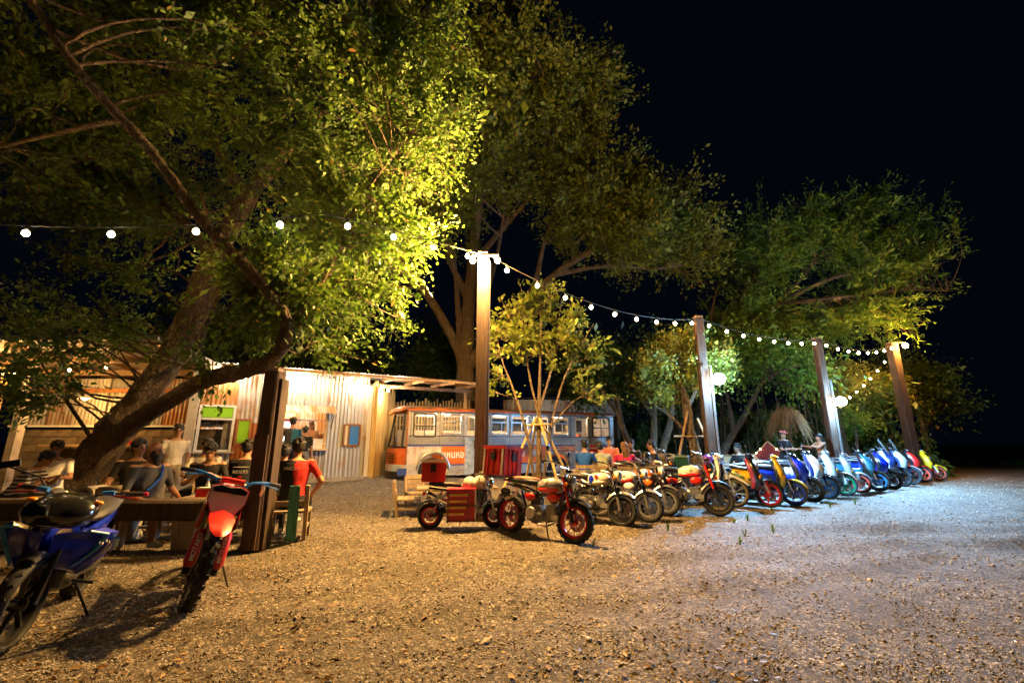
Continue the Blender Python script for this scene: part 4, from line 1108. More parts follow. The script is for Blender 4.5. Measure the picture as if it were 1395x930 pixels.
# 2 - the big spreading tree behind the bus
tree('rain_tree', 'huge spreading tree with pale forked limbs behind the bus', [
    ([(-1.9, 18.3, 0), (-1.95, 18.3, 3.2), (-2.0, 18.2, 5.0), (-1.9, 18.0, 6.6), (-1.75, 17.6, 8.6), (-1.5, 17, 10.5), (-1.0, 15.5, 13.0)], .48, .12),
    ([(-2.0, 18.2, 4.6), (-2.7, 18.0, 6.0), (-3.7, 17.7, 7.6), (-5.0, 17, 9.4), (-6.5, 16, 11.5)], .26, .09),
    ([(-1.95, 18.2, 4.4), (-.9, 18.0, 5.6), (.4, 17.7, 6.8), (1.8, 17.2, 8.2), (3.8, 16.7, 9.3), (6.4, 16.4, 10.2)], .30, .07),
    ([(.4, 17.7, 6.8), (1.0, 17.3, 8.0), (1.4, 16.8, 9.6), (2.4, 15.5, 12.2)], .15, .05),
    ([(1.8, 17.2, 8.2), (4.0, 17, 8.5), (6.2, 17, 8.4), (8.4, 17, 8.9)], .11, .04),
    ([(-1.85, 17.9, 7.2), (-2.6, 17.2, 8.8), (-3.2, 16.2, 10.6), (-4.0, 14.5, 13.4)], .17, .06),
    ([(-1.7, 17.5, 8.8), (-.4, 17, 10.2), (1.0, 16, 11.6), (2.0, 14.5, 14.0)], .15, .05),
    ([(-2.2, 18.1, 5.6), (-2.35, 17.6, 7.6), (-2.5, 17.2, 9.6)], .15, .06),
    ([(-1.0, 17.95, 5.5), (-1.1, 17.4, 7.0), (-.6, 16.8, 9.0), (-.2, 16, 11.2)], .15, .05)],
    [((-1.6, 14.5, 12.6), (4.6, 3.6, 3.2), 125), ((4.4, 16.0, 10.4), (3.4, 2.6, 2.2), 92), ((-5.6, 15.6, 10.6), (3.6, 2.6, 3.0), 72), ((1.8, 14.2, 14.2), (2.6, 2.4, 2.6), 60), ((6.6, 16.6, 9.4), (2.0, 1.8, 1.4), 40), ((-2.5, 12.5, 15.5), (4.0, 2.5, 2.5), 70)],
    'leaf_big', .12, bark='bark_pale', per_twig=44, spread=.16, twig=1.2, ntw=8, width=.6, seed=22, sides=12, sec_r=.05, bow=.2)

# 3 - staked sapling before the bus
sp = tree('sapling_tree', 'young staked tree with lime green leaves in front of the bus', [
    ([(.62, 10.6, .02), (.63, 10.6, 1.2), (.66, 10.6, 2.4), (.70, 10.6, 3.4), (.74, 10.6, 5.3)], .085, .012),
    ([(.55, 10.55, .02), (.4, 10.5, 1.3), (.05, 10.4, 2.5), (-.25, 10.4, 3.3), (-.42, 10.4, 4.2)], .05, .01),
    ([(.68, 10.6, .02), (.85, 10.6, 1.3), (1.15, 10.6, 2.5), (1.55, 10.7, 3.4), (2.1, 10.8, 4.3)], .05, .01),
    ([(.65, 10.6, 1.9), (.45, 10.6, 2.8), (.3, 10.6, 3.8), (.2, 10.6, 4.9)], .04, .008),
    ([(.66, 10.6, 2.1), (.95, 10.7, 3.0), (1.15, 10.8, 4.0), (1.3, 10.9, 5.0)], .04, .008),
    ([(.95, 10.6, 1.7), (1.5, 10.5, 2.3), (2.3, 10.5, 2.7)], .025, .008)],
    [((.7, 10.6, 4.2), (1.15, .8, .95), 44), ((-.2, 10.5, 3.8), (.5, .4, .6), 9), ((1.7, 10.7, 3.4), (.6, .5, .8), 12), ((2.0, 10.5, 2.5), (.5, .3, .25), 4), ((-.35, 10.4, 2.7), (.25, .25, .3), 3)],
    'leaf_sapling', .105, bark='bark_pale', per_twig=16, spread=.07, twig=.45, ntw=4, width=.6, seed=33, sec_r=.014, knobs=.04, bow=.12)
for a in (20, 110, 200, 300):
    MB().cyl((math.cos(rad(a)) * .95, math.sin(rad(a)) * .7, 0), (math.cos(rad(a)) * .06, math.sin(rad(a)) * .06, 1.75), .035, .028, 7).build('stake', 'bamboo', sp)
MB().tube([(-.28, -.12, 1.58), (.28, -.12, 1.6)], .025, 6).build('cross_stake', 'bamboo', sp)
MB().tube([(.1 * math.cos(a), .1 * math.sin(a), 1.6) for a in np.linspace(0, 2 * PI, 9)], .02, 5).build('tie_rope', 'rope', sp)

# 4 - the three trunks behind the tables
for k, (x, y, lean, lab) in enumerate(((4.15, 15.6, -.55, 'slim tree with pale bent trunk next to the bus rear'), (4.95, 15.9, .25, 'tree with thick upright trunk, middle of three behind the tables'), (5.25, 16.0, .8, 'tree with trunk slanting away from its thick neighbour'))):
    tree('shade_tree', lab, [([(x, y, 0), (x + lean * .1, y, 1.0), (x + lean * .6, y, 2.2), (x + lean * 1.0, y + .2, 4.0)], .2 if k else .15, .07), ([(x + lean * .6, y, 2.2), (x + lean * .6 - .6, y, 3.2), (x - 1.0, y, 4.2)], .08, .03)],
         [((x + lean - .5, y + .1, 3.9), (1.5, 1.1, 1.1), 26)], 'leaf_dark', .12, bark='bark_pale', per_twig=40, spread=.25, twig=.8, seed=40 + k, group='trees behind the dining tables', droop=.3)

# 5 - yellow tree next to the floodlit post
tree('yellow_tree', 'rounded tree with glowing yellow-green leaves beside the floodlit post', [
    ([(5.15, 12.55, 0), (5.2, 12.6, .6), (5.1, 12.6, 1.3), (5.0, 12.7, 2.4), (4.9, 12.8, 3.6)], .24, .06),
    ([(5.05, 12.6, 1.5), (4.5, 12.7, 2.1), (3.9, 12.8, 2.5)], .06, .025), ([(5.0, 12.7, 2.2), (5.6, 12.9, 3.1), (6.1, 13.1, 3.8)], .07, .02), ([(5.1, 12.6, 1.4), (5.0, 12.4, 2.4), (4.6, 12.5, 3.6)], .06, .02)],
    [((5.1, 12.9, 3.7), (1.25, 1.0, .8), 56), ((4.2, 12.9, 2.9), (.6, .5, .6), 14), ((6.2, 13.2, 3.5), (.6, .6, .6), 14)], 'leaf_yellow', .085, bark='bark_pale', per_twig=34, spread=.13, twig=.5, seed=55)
t = thing('prop_poles', 'two slanting wooden prop poles beside the yellow-leaved tree', 'prop poles', (4.75, 12.35, 0))
MB().cyl((-.45, 0, 0), (.25, .2, 2.2), .04, .035, 7).build('prop_pole', 'wood_tan', t); MB().cyl((1.15, 0, 0), (.5, .2, 2.0), .04, .035, 7).build('prop_pole', 'wood_tan', t)
MB().cyl((-.25, .06, 1.5), (.75, .1, 1.5), .025, .02, 6).build('cross_pole', 'wood_tan', t)

# 6 - feathery acacia on the right
tree('acacia_tree', 'feathery wide acacia leaning out over the lamp strings', [
    ([(8.4, 20.5, 0), (8.8, 20.5, 2.5), (9.6, 20.4, 5.2), (10.6, 20.2, 6.6), (12.6, 20, 7.7), (15.0, 19.8, 8.9), (17.6, 19.5, 9.6)], .36, .06),
    ([(10.4, 20.2, 6.5), (11.4, 20.3, 8.4), (12.6, 20.3, 10.2), (14.0, 20, 12.2)], .16, .04),
    ([(12.6, 20, 7.7), (14.6, 20.2, 9.6), (16.4, 20, 11.6), (17.4, 20, 13.0)], .13, .03),
    ([(12.8, 20, 7.8), (15.4, 19.6, 8.0), (18.4, 19.4, 8.3), (20.2, 19.2, 8.2)], .12, .03),
    ([(9.6, 20.4, 5.2), (9.6, 20.2, 7.2), (10.2, 20, 9.4)], .12, .03)],
    [((14.6, 20, 11.0), (3.2, 1.8, 1.5), 64), ((17.6, 19.8, 9.4), (2.8, 1.8, 1.3), 56), ((11.9, 20.1, 10.0), (1.7, 1.5, 1.7), 34), ((11.6, 20, 7.0), (2.2, 1.6, 1.1), 36), ((19.3, 19.5, 11.2), (1.5, 1.2, 1.1), 18), ((16.0, 20, 7.2), (3.0, 1.6, .8), 34), ((17.0, 19.9, 12.6), (1.1, 1, .6), 12)],
    'leaf_acacia', .16, bark='bark_pale', per_twig=44, spread=.09, twig=1.5, ntw=6, width=.3, seed=66, sec_r=.03, bow=.16)

# 7 - small trees past the scooters
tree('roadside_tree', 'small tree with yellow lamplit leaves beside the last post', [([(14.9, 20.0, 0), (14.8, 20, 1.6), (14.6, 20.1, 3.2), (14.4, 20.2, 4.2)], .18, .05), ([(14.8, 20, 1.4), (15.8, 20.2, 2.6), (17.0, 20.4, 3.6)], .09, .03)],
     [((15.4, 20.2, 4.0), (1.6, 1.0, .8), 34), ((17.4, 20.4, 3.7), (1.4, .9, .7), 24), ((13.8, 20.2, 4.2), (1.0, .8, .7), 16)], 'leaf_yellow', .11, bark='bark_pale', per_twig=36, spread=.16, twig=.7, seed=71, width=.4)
tree('roadside_tree', 'small green tree lit by cold light behind the scooter row', [([(14.2, 18.6, 0), (14.3, 18.6, 1.3), (14.5, 18.7, 2.4)], .09, .03)],
     [((14.4, 18.7, 2.1), (.7, .6, .7), 16)], 'leaf_acacia', .10, per_twig=34, spread=.14, twig=.5, seed=72)
tree('roadside_tree', 'dark tall tree standing alone past the last timber post', [([(20.6, 22.4, 0), (20.7, 22.4, 2.2), (20.4, 22.4, 4.6)], .18, .05), ([(20.7, 22.4, 2.0), (21.8, 22.3, 3.2)], .07, .03)],
     [((20.5, 22.4, 4.6), (2.2, 1.4, 1.5), 44), ((21.8, 22.4, 3.2), (1.3, 1.0, .6), 16)], 'leaf_dark', .13, per_twig=40, spread=.24, twig=.8, seed=73)
tree('vine_tree', 'dim tree with leaning trunk and hanging vines behind the loungers', [([(7.6, 17.0, 0), (8.2, 17.2, 1.2), (9.3, 17.4, 2.6), (10.4, 17.6, 4.2)], .2, .06), ([(8.6, 17.3, 1.8), (8.5, 17.4, 3.6), (8.2, 17.4, 5.2)], .1, .04)],
     [((9.5, 17.6, 5.0), (2.4, 1.4, 1.0), 40), ((12.2, 17.6, 4.6), (1.8, 1.2, .9), 24), ((7.2, 18.0, 5.2), (2.0, 1.4, 1.0), 26)], 'leaf_acacia', .13, bark='bark', per_twig=42, spread=.24, twig=1.0, seed=74, droop=.8)
# dead straw clump
t = thing('straw_clump', 'drooping clump of dry brown straw hanging by the leaning post', 'straw clump', (10.1, 16.3, 1.75))
RNG = np.random.default_rng(5)
m = 460; a = RNG.uniform(0, 2 * PI, m); r = .62 * np.sqrt(RNG.random(m)); x = r * np.cos(a); y = r * np.sin(a) * .7; zt = .75 * np.sqrt(np.clip(1 - (r / .6) ** 2, 0, 1)) + .1; ln = RNG.uniform(.15, .95, m) ** 1.4; zt = zt + .12 * np.sin(7 * a) * r + RNG.normal(0, .06, m)
b = np.stack([x, y, zt], -1); e = b + np.stack([x * .5, y * .5, -ln], -1); w = .011
V = np.stack([b - [w, 0, 0], b + [w, 0, 0], e + RNG.normal(0, .03, (m, 3))], 1).reshape(-1, 3)
np_mesh('straw_blades', V, np.arange(3 * m).reshape(-1, 3), 'straw', t)
MB().cyl((.0, 0, -1.75), (.1, 0, .6), .05, .03, 7).build('stem', 'bark', t)

# dense undergrowth behind everything
def undergrowth():
    rng = np.random.default_rng(9)
    n = 36000
    u = rng.random(n); x = 3.5 + 14.5 * u; y = 19.2 + 4.5 * rng.random(n) + 1.0 * np.sin(x)
    top = 2.6 + 1.2 * np.sin(x * .9) + .8 * np.sin(x * 2.3 + 1) + np.where(x > 17, -1.6, 0)
    z = np.maximum(0.02, top * rng.random(n) ** .9)
    pos = np.stack([x, y, z], -1)
    global RNG; RNG = rng
    V, F = leaf_mesh(pos, np.tile([[0, -.2, -.4]], (n, 1)), .2, width=.4, droop=.4)
    o = np_mesh('undergrowth', V, F, 'leaf_dark'); tag(o, 'dense dark undergrowth and bamboo behind the seating area', 'undergrowth', kind='stuff')
    mb = MB()
    for k in range(60):
        xx = random.uniform(6, 14); yy = random.uniform(18.2, 19.4); h = random.uniform(2, 4.5); l = random.uniform(-.5, .5)
        mb.tube([(xx, yy, 0), (xx + l * .4, yy, h * .5), (xx + l, yy, h)], [.03, .022, .012], 5)
    o = mb.build('bamboo_stems', 'bark'); tag(o, 'thicket of thin bare stems and vines in the undergrowth', 'stems', kind='stuff')
undergrowth()
def rear_trees():
    for k, (x, y, h, r) in enumerate(((-9, 24, 7, 3.2), (-13.5, 19, 7.5, 3.0), (-4, 26, 8, 3.0), (4.5, 22.5, 6, 2.4))):
        lab = ['dark tree behind the shop roof near the utility pole', 'dark tree behind the open shed roof', 'dark tree rising behind the shop canopy and big trunk', 'dark tree behind the back shed and bus rear'][k]
        tree('rear_tree', lab, [([(x, y, 0), (x + .3, y, h * .4), (x, y, h * .8)], .22, .07)], [((x, y, h * .75), (r, r * .7, h * .32), 48)], 'leaf_dark', .2, per_twig=40, spread=.35, twig=1.1, seed=80 + k, group='trees behind the buildings')
rear_trees()

# tufts of weed growing in the gravel
def weeds():
    spots = [(3.64, 7.65), (3.35, 6.75), (3.0, 6.2), (4.05, 8.0), (1.05, 6.1), (5.0, 8.9), (6.6, 9.6), (7.5, 10.1), (3.9, 7.0), (2.4, 7.2)]
    for k, (x, y) in enumerate(spots):
        t = thing('weed_tuft', 'small tuft of green weed growing in the gravel', 'weed', (x, y, ground_z(x, y)), random.uniform(0, 6), 'weed tufts in the gravel')
        for j in range(9):
            a = random.uniform(0, 2 * PI); h = random.uniform(.05, .15); r = random.uniform(.03, .09)
            MB().loft([[(-.006, 0, 0), (.006, 0, 0), (0, .004, 0)], [(-.008, r * .4, h * .7), (.008, r * .4, h * .7), (0, r * .4 + .004, h * .7)], [(-.001, r, h), (.001, r, h), (0, r + .001, h)]]).build('blade', 'leaf_weed', t, rz=a)
weeds()

# ================================================================== MOTORCYCLES
colour('p_red', (.55, .012, .008)); colour('p_grey', (.34, .33, .31), .3, .6, .3); colour('p_white', (.74, .73, .70)); colour('p_blue', (.008, .03, .60), .22, .9); colour('p_yellow', (.72, .44, .01))
colour('p_lemon', (.80, .66, .01)); colour('p_teal', (.02, .16, .24)); colour('p_cyan', (.03, .28, .62)); colour('p_lblue', (.25, .50, .72)); colour('p_green', (.005, .35, .12)); colour('p_black', (.010, .010, .012), .2, .9); colour('p_navy', (.01, .018, .07), .2, .9)
colour('p_silver', (.50, .52, .54), .25, .7, .5); colour('p_maroon', (.22, .008, .02)); colour('p_orange', (.65, .16, .01)); colour('p_cream', (.62, .56, .45)); colour('p_dkgreen', (.005, .05, .03)); colour('p_pink', (.6, .02, .06)); colour('p_purple', (.16, .04, .34))
colour('rim_red', (.55, .01, .02), .3, .5, .4); colour('rim_blue', (.01, .05, .55), .3, .5, .4); colour('rim_cyan', (.05, .33, .75), .3, .5, .3); colour('rim_green', (.0, .40, .16), .25, .6, .5); colour('rim_pink', (.75, .10, .06), .3, .4); colour('rim_black', (.015, .015, .016), .35, .4); colour('rim_gold', (.55, .36, .12), .3, .3, .8)

def wheel(P, c, R, w, rim='rim_black', spokes='cast', n=5, disc=True, X=None, knob=False):
    c = Vector(c); a = R - w * .62
    prof = []
    for k in range(10):
        t = 2 * PI * k / 10
        prof.append((a + (R - a) / 2 + (R - a) / 2 * math.cos(t), w / 2 * math.sin(t) * (1.0 if abs(math.sin(t)) > .8 else .92)))
    mb = MB().lathe(prof, c, 'Y', 30, closed=True)
    if knob:
        for k in range(26):
            t = 2 * PI * k / 26
            for y in (-.036, 0.0, .036):
                tt = t + (.12 if y == 0 else 0)
                mb.box(c + Vector((math.cos(tt) * (R - .004), y, math.sin(tt) * (R - .004))), (.02, .026, .036), M=Matrix.Rotation(-tt, 3, 'Y'))
    else:
        for k in range(22):
            t = 2 * PI * k / 22
            for sg in (-1, 1):
                mb.box(c + Vector((math.cos(t + sg * .06) * (R - .007), sg * w * .22, math.sin(t + sg * .06) * (R - .007))), (.014, w * .30, .018), M=Matrix.Rotation(-t, 3, 'Y') @ Matrix.Rotation(sg * .5, 3, 'X'))
    if X: mb.xf(X)
    wh = mb.build('wheel', 'rubber', P, smooth=50)
    rb = MB(); ri = a * .99
    rb.lathe([(ri + .012, -w * .33), (ri - .012, -w * .33), (ri - .022, 0), (ri - .012, w * .33), (ri + .012, w * .33)], c, 'Y', 30, closed=True)
    rb.lathe([(.012, -w * .5), (.035, -w * .45), (.045, 0), (.035, w * .45), (.012, w * .5)], c, 'Y', 12)
    if spokes == 'wire':
        for k in range(18):
            t = 2 * PI * k / 18; t2 = t + (.25 if k % 2 else -.25); y = w * .3 * (1 if k % 4 < 2 else -1)
            rb.tube([c + Vector((math.cos(t) * .035, y, math.sin(t) * .035)), c + Vector((math.cos(t2) * (ri - .01), 0, math.sin(t2) * (ri - .01)))], .0035, 4)
    else:
        for k in range(n):
            t = 2 * PI * k / n + .3
            d = Vector((math.cos(t), 0, math.sin(t)))
            rb.bar(c + d * .03, c + d * (ri - .01), .02 if n < 8 else .010, w * .3 if n < 8 else .012, up=(0, 1, 0))
            if spokes == 'twin':
                d2 = Vector((math.cos(t + .3), 0, math.sin(t + .3))); rb.bar(c + d * .05, c + d2 * (ri - .01), .014, w * .25, up=(0, 1, 0))
    if X: rb.xf(X)
    rb.build('rim', rim, wh)
    if disc:
        db = MB().lathe([(.05, -.002), (R * .44, -.002), (R * .44, .002), (.05, .002)], c + Vector((0, w * .48, 0)), 'Y', 20, closed=True)
        if X: db.xf(X)
        db.build('brake_disc', 'alu', wh)
    return wh

def arc_fender(c, R, w, a0, a1, n=8):
    rings = []
    for k in range(n + 1):
        t = rad(a0 + (a1 - a0) * k / n); d = Vector((math.cos(t), 0, math.sin(t))); c = Vector(c)
        rings.append([c + d * (R - .02) + Vector((0, -w / 2, 0)), c + d * (R + .004) + Vector((0, -w * .38, 0)), c + d * (R + .018), c + d * (R + .004) + Vector((0, w * .38, 0)), c + d * (R - .02) + Vector((0, w / 2, 0)), c + d * (R + .008)])
    return MB().loft(rings)

def body_loft(secs, n=12, p=2.6):
    """secs: (x, zc, half height, half width) super-ellipse sections along x."""
    rings = []
    for (x, zc, hh, hw) in secs:
        r = []
        for k in range(n):
            t = 2 * PI * k / n; cy, sz = math.cos(t), math.sin(t)
            r.append((x, hw * math.copysign(abs(cy) ** (2 / p), cy), zc + hh * math.copysign(abs(sz) ** (2 / p), sz)))
        rings.append(r)
    return MB().loft(rings)

def vert_loft(secs, n=14, p=2.4):
    """secs: (z, xc, half length, half width) horizontal sections."""
    rings = []
    for (z, xc, hl, hw) in secs:
        r = []
        for k in range(n):
            t = 2 * PI * k / n; cx, sy = math.cos(t), math.sin(t)
            r.append((xc + hl * math.copysign(abs(cx) ** (2 / p), cx), hw * math.copysign(abs(sy) ** (2 / p), sy), z))
        rings.append(r)
    return MB().loft(rings)

def bike_root(name, label, cat, front, heading, half, lean, scale, group):
    """front: contact point of the front wheel."""
    h = rad(heading); x = front[0] - math.cos(h) * half * scale; y = front[1] - math.sin(h) * half * scale
    t = thing(name, label, cat, (x, y, ground_z(x, y)), 0, group)
    t.rotation_euler = (rad(-lean), 0, h); t.scale = (scale,) * 3
    return t

def steer_mx(pivot, axis, deg):
    return Matrix.Translation(Vector(pivot)) @ Matrix.Rotation(rad(deg), 4, Vector(axis)) @ Matrix.Translation(-Vector(pivot))

def monkey(label, front, heading, tank='p_grey', tank2='p_red', side='p_red', fork='p_red', rim='rim_red', seat='seat_black', fender='black_plastic', lean=6, scale=1.0, steer=8, mirrors=True, R=.265, badge=None, bars='high', wire=False, cowl=None):
    P = bike_root('mini_motorcycle', label, 'motorcycle', front, heading, .575, lean, scale, 'small retro motorcycles in the row')
    X = steer_mx((.42, 0, .75), (-.30, 0, .95), steer)
    wheel(P, (-.575, 0, R), R, .13, rim, 'wire' if wire else 'cast', 10)
    wheel(P, (.575, 0, R), R, .13, rim, 'wire' if wire else 'cast', 10, X=X)
    for s in (-1, 1):
        MB().tube([(.575, s * .085, R - .01), (.52, s * .085, .44)], .026, 8).xf(X).build('fork_lower', 'alu' if fork == 'chrome' else 'black_plastic', P)
        MB().tube([(.525, s * .085, .42), (.40, s * .085, .84)], .021, 8).xf(X).build('fork_tube', fork, P)
    f = MB(); f.box((.47, 0, .62), (.06, .21, .03), M=Matrix.Rotation(.3, 3, 'Y')); f.box((.405, 0, .82), (.06, .2, .03), M=Matrix.Rotation(.3, 3, 'Y')); f.cyl((.45, 0, .62), (.385, 0, .84), .03)
    f.xf(X).build('fork_yoke', 'steel_dark', P)
    arc_fender((.575, 0, R), R + .035, .14, 45, 150).xf(X).build('front_fender', fender, P)
    arc_fender((-.575, 0, R), R + .05, .14, 40, 160).build('rear_fender', fender, P)
    # bars
    zt = 1.02 if bars == 'high' else .96
    hb = MB()
    for s in (-1, 1):
        hb.tube([(.40, 0, .86), (.40, s * .06, .87), (.36, s * .15, zt - .02), (.30, s * .24, zt), (.22, s * .36, zt - .01)], .012, 7)
    hb.tube([(.37, -.13, zt - .05), (.37, .13, zt - .05)], .008, 6)
    hb.xf(X).build('handlebar', 'chrome', P)
    for s in (-1, 1):
        MB().cyl((.245, s * .31, zt - .005), (.205, s * .40, zt - .012), .018, n=8).xf(X).build('grip', 'black_plastic', P)
        MB().tube([(.29, s * .25, zt), (.30, s * .33, zt - .01), (.26, s * .40, zt - .03)], .006, 5).xf(X).build('lever', 'alu', P)
        if mirrors:
            MB().tube([(.30, s * .25, zt), (.31, s * .30, zt + .10), (.28, s * .34, zt + .16)], .006, 5).xf(X).build('mirror_stem', 'black_plastic', P)
            MB().ell((.27, s * .35, zt + .18), (.012, .05, .05)).xf(X).build('mirror', 'black_gloss', P)
    MB().lathe([(.03, -.10), (.075, -.07), (.092, -.01), (.096, .01), (.09, .02)], (.51, 0, .78), 'X', 18).xf(X).build('headlight_shell', cowl or 'black_gloss', P)
    MB().lathe([(.086, 0), (.07, .018), (.03, .028), (.005, .03)], (.53, 0, .78), 'X', 18).xf(X).build('headlight', 'head_lens', P)
    for s in (-1, 1): MB().ell((.48, s * .14, .74), (.025, .025, .025), nu=8, nv=6).xf(X).build('indicator', 'amber', P)
    MB().lathe([(.045, -.02), (.05, .02)], (.44, 0, .92), 'Z', 12).xf(X).build('speedometer', 'black_plastic', P)
    # frame
    fr = MB().tube([(.42, 0, .74), (.2, 0, .64), (-.08, 0, .56), (-.2, 0, .38)], .035, 8)
    for s in (-1, 1):
        fr.tube([(-.05, s * .09, .58), (-.35, s * .10, .66), (-.62, s * .09, .70)], .016, 6); fr.tube([(-.2, s * .09, .38), (-.3, s * .1, .62)], .016, 6); fr.bar((-.12, s * .1, .32), (-.575, s * .1, R), .03, .045)
        fr.tube([(.40, s * .03, .66), (.30, s * .08, .30), (0, s * .1, .22)], .014, 6)
    fr.build('frame', 'p_black', P)
    for s in (-1, 1):
        MB().cyl((-.52, s * .115, R + .03), (-.37, s * .115, .66), .012, n=6).build('shock', 'chrome', P)
        pts = [(-.52 + .15 * k / 40 + .022 * math.cos(k * .95) * .3, s * .115 + .024 * math.sin(k * .95), R + .06 + (.60 - R) * k / 40 + .024 * math.cos(k * .95) * .3) for k in range(41)]
        MB().tube(pts, .007, 4).build('spring', 'p_red' if fork == 'p_red' else 'chrome', P)
    # tank, seat, side covers
    tk = body_loft([(-.04, .70, .02, .04), (-.02, .70, .07, .09), (.06, .705, .105, .125), (.18, .715, .115, .135), (.28, .715, .10, .125), (.345, .70, .06, .08), (.355, .70, .02, .03)]).build('tank', tank, P, smooth=60)
    body_loft([(-.01, .66, .03, .095), (.06, .655, .05, .131), (.18, .66, .055, .141), (.28, .665, .05, .130), (.335, .675, .03, .09)]).build('tank_band', tank2, tk, smooth=60)
    MB().lathe([(.03, 0), (.03, .015), (.02, .02)], (.16, 0, .825), 'Z', 10).build('fuel_cap', 'chrome', tk)
    for s in (-1, 1):
        MB().ell((.17, s * .138, .75), (.035, .006, .035), nu=10, nv=6).build('badge', 'p_red' if tank2 != 'p_red' else 'p_white', tk)
        if badge:
            MB().ell((.07, s * .128, .70), (.05, .008, .07), nu=10, nv=6).build('painted_patch', badge, tk)
        MB().ell((-.14, s * .105, .545), (.10, .03, .06)).build('side_cover', side, P)
        MB().ell((.26, s * .10, .565), (.10, .035, .07)).build('tank_shroud', side, P)
    body_loft([(-.62, .765, .02, .05), (-.60, .765, .045, .10), (-.42, .76, .045, .125), (-.22, .755, .045, .125), (-.06, .74, .045, .10), (-.03, .735, .02, .06)]).build('seat', seat, P, smooth=60)
    MB().tube([(-.30, -.12, .70), (-.66, -.12, .75), (-.70, 0, .76), (-.66, .12, .75), (-.30, .12, .70)], .011, 6).build('grab_rail', 'chrome', P)
    MB().box((-.70, 0, .60), (.05, .12, .06)).build('tail_light', 'red_lens', P)
    MB().box((-.78, 0, .48), (.01, .17, .15), M=Matrix.Rotation(.3, 3, 'Y')).build('licence_plate', 'paper', P)
    # engine and exhaust
    en = MB(); en.prism([(-.22, .30), (-.20, .42), (-.10, .46), (.06, .44), (.12, .36), (.10, .25), (-.02, .20), (-.16, .22)], -.11, .11, inset=.06); en.lathe([(.06, -.15), (.085, -.14), (.088, .14), (.06, .15)], (-.10, 0, .33), 'Y', 14); en.lathe([(.045, -.145), (.06, -.135), (.06, .135), (.045, .145)], (.05, 0, .29), 'Y', 12); en.box((-.04, 0, .48), (.10, .09, .08)); en.cyl((-.06, 0, .5), (.02, 0, .56), .03); en.tube([(.12, .06, .42), (.2, .1, .52), (.1, .08, .6)], .012, 6)
    en.build('engine', 'engine', P)
    cy = MB()
    for k in range(6): cy.box((.15 + k * .026, 0, .37 + k * .006), (.012, .17, .16), M=Matrix.Rotation(-.2, 3, 'Y'))
    cy.cyl((.1, 0, .36), (.34, 0, .41), .055); cy.build('cylinder_head', 'alu', P)
    MB().lathe([(.02, -.02), (.075, -.02), (.085, .0), (.085, .02)], (-.06, -.17, .33), 'Y', 16).build('engine_cover', 'alu', P)
    MB().box((.30, 0, .30), (.13, .2, .07)).build('oil_cooler', 'alu', P)
    MB().tube([(.33, -.03, .36), (.36, -.10, .25), (.2, -.13, .18), (-.05, -.14, .22), (-.22, -.15, .40)], .017, 7).build('exhaust_pipe', 'chrome', P)
    MB().tube([(-.20, -.155, .39), (-.26, -.16, .45), (-.62, -.16, .60), (-.64, -.16, .61)], [.025, .047, .05, .03], 10).build('muffler', 'black_plastic' if fork == 'p_red' else 'chrome', P)
    MB().box((-.42, -.20, .525), (.24, .012, .05), M=Matrix.Rotation(-.38, 3, 'Y')).build('heat_shield', 'alu', P)
    MB().bar((.0, .12, .24), (-.06, .27, .01 + .27 * math.tan(rad(lean)) * .0), .018, .014).build('side_stand', 'steel_dark', P)
    for s in (-1, 1): MB().cyl((.05, s * .1, .22), (.05, s * .27, .23), .014).build('foot_peg', 'black_plastic', P)
    MB().tube([(.40, .05, .85), (.5, .12, .75), (.45, .1, .55), (.3, .08, .5)], .007, 5).build('cable', 'wire', P)
    MB().bar((-.575, .115, R + .05), (-.1, .12, .4), .012, .07).build('chain_guard', 'black_plastic', P)
    return P

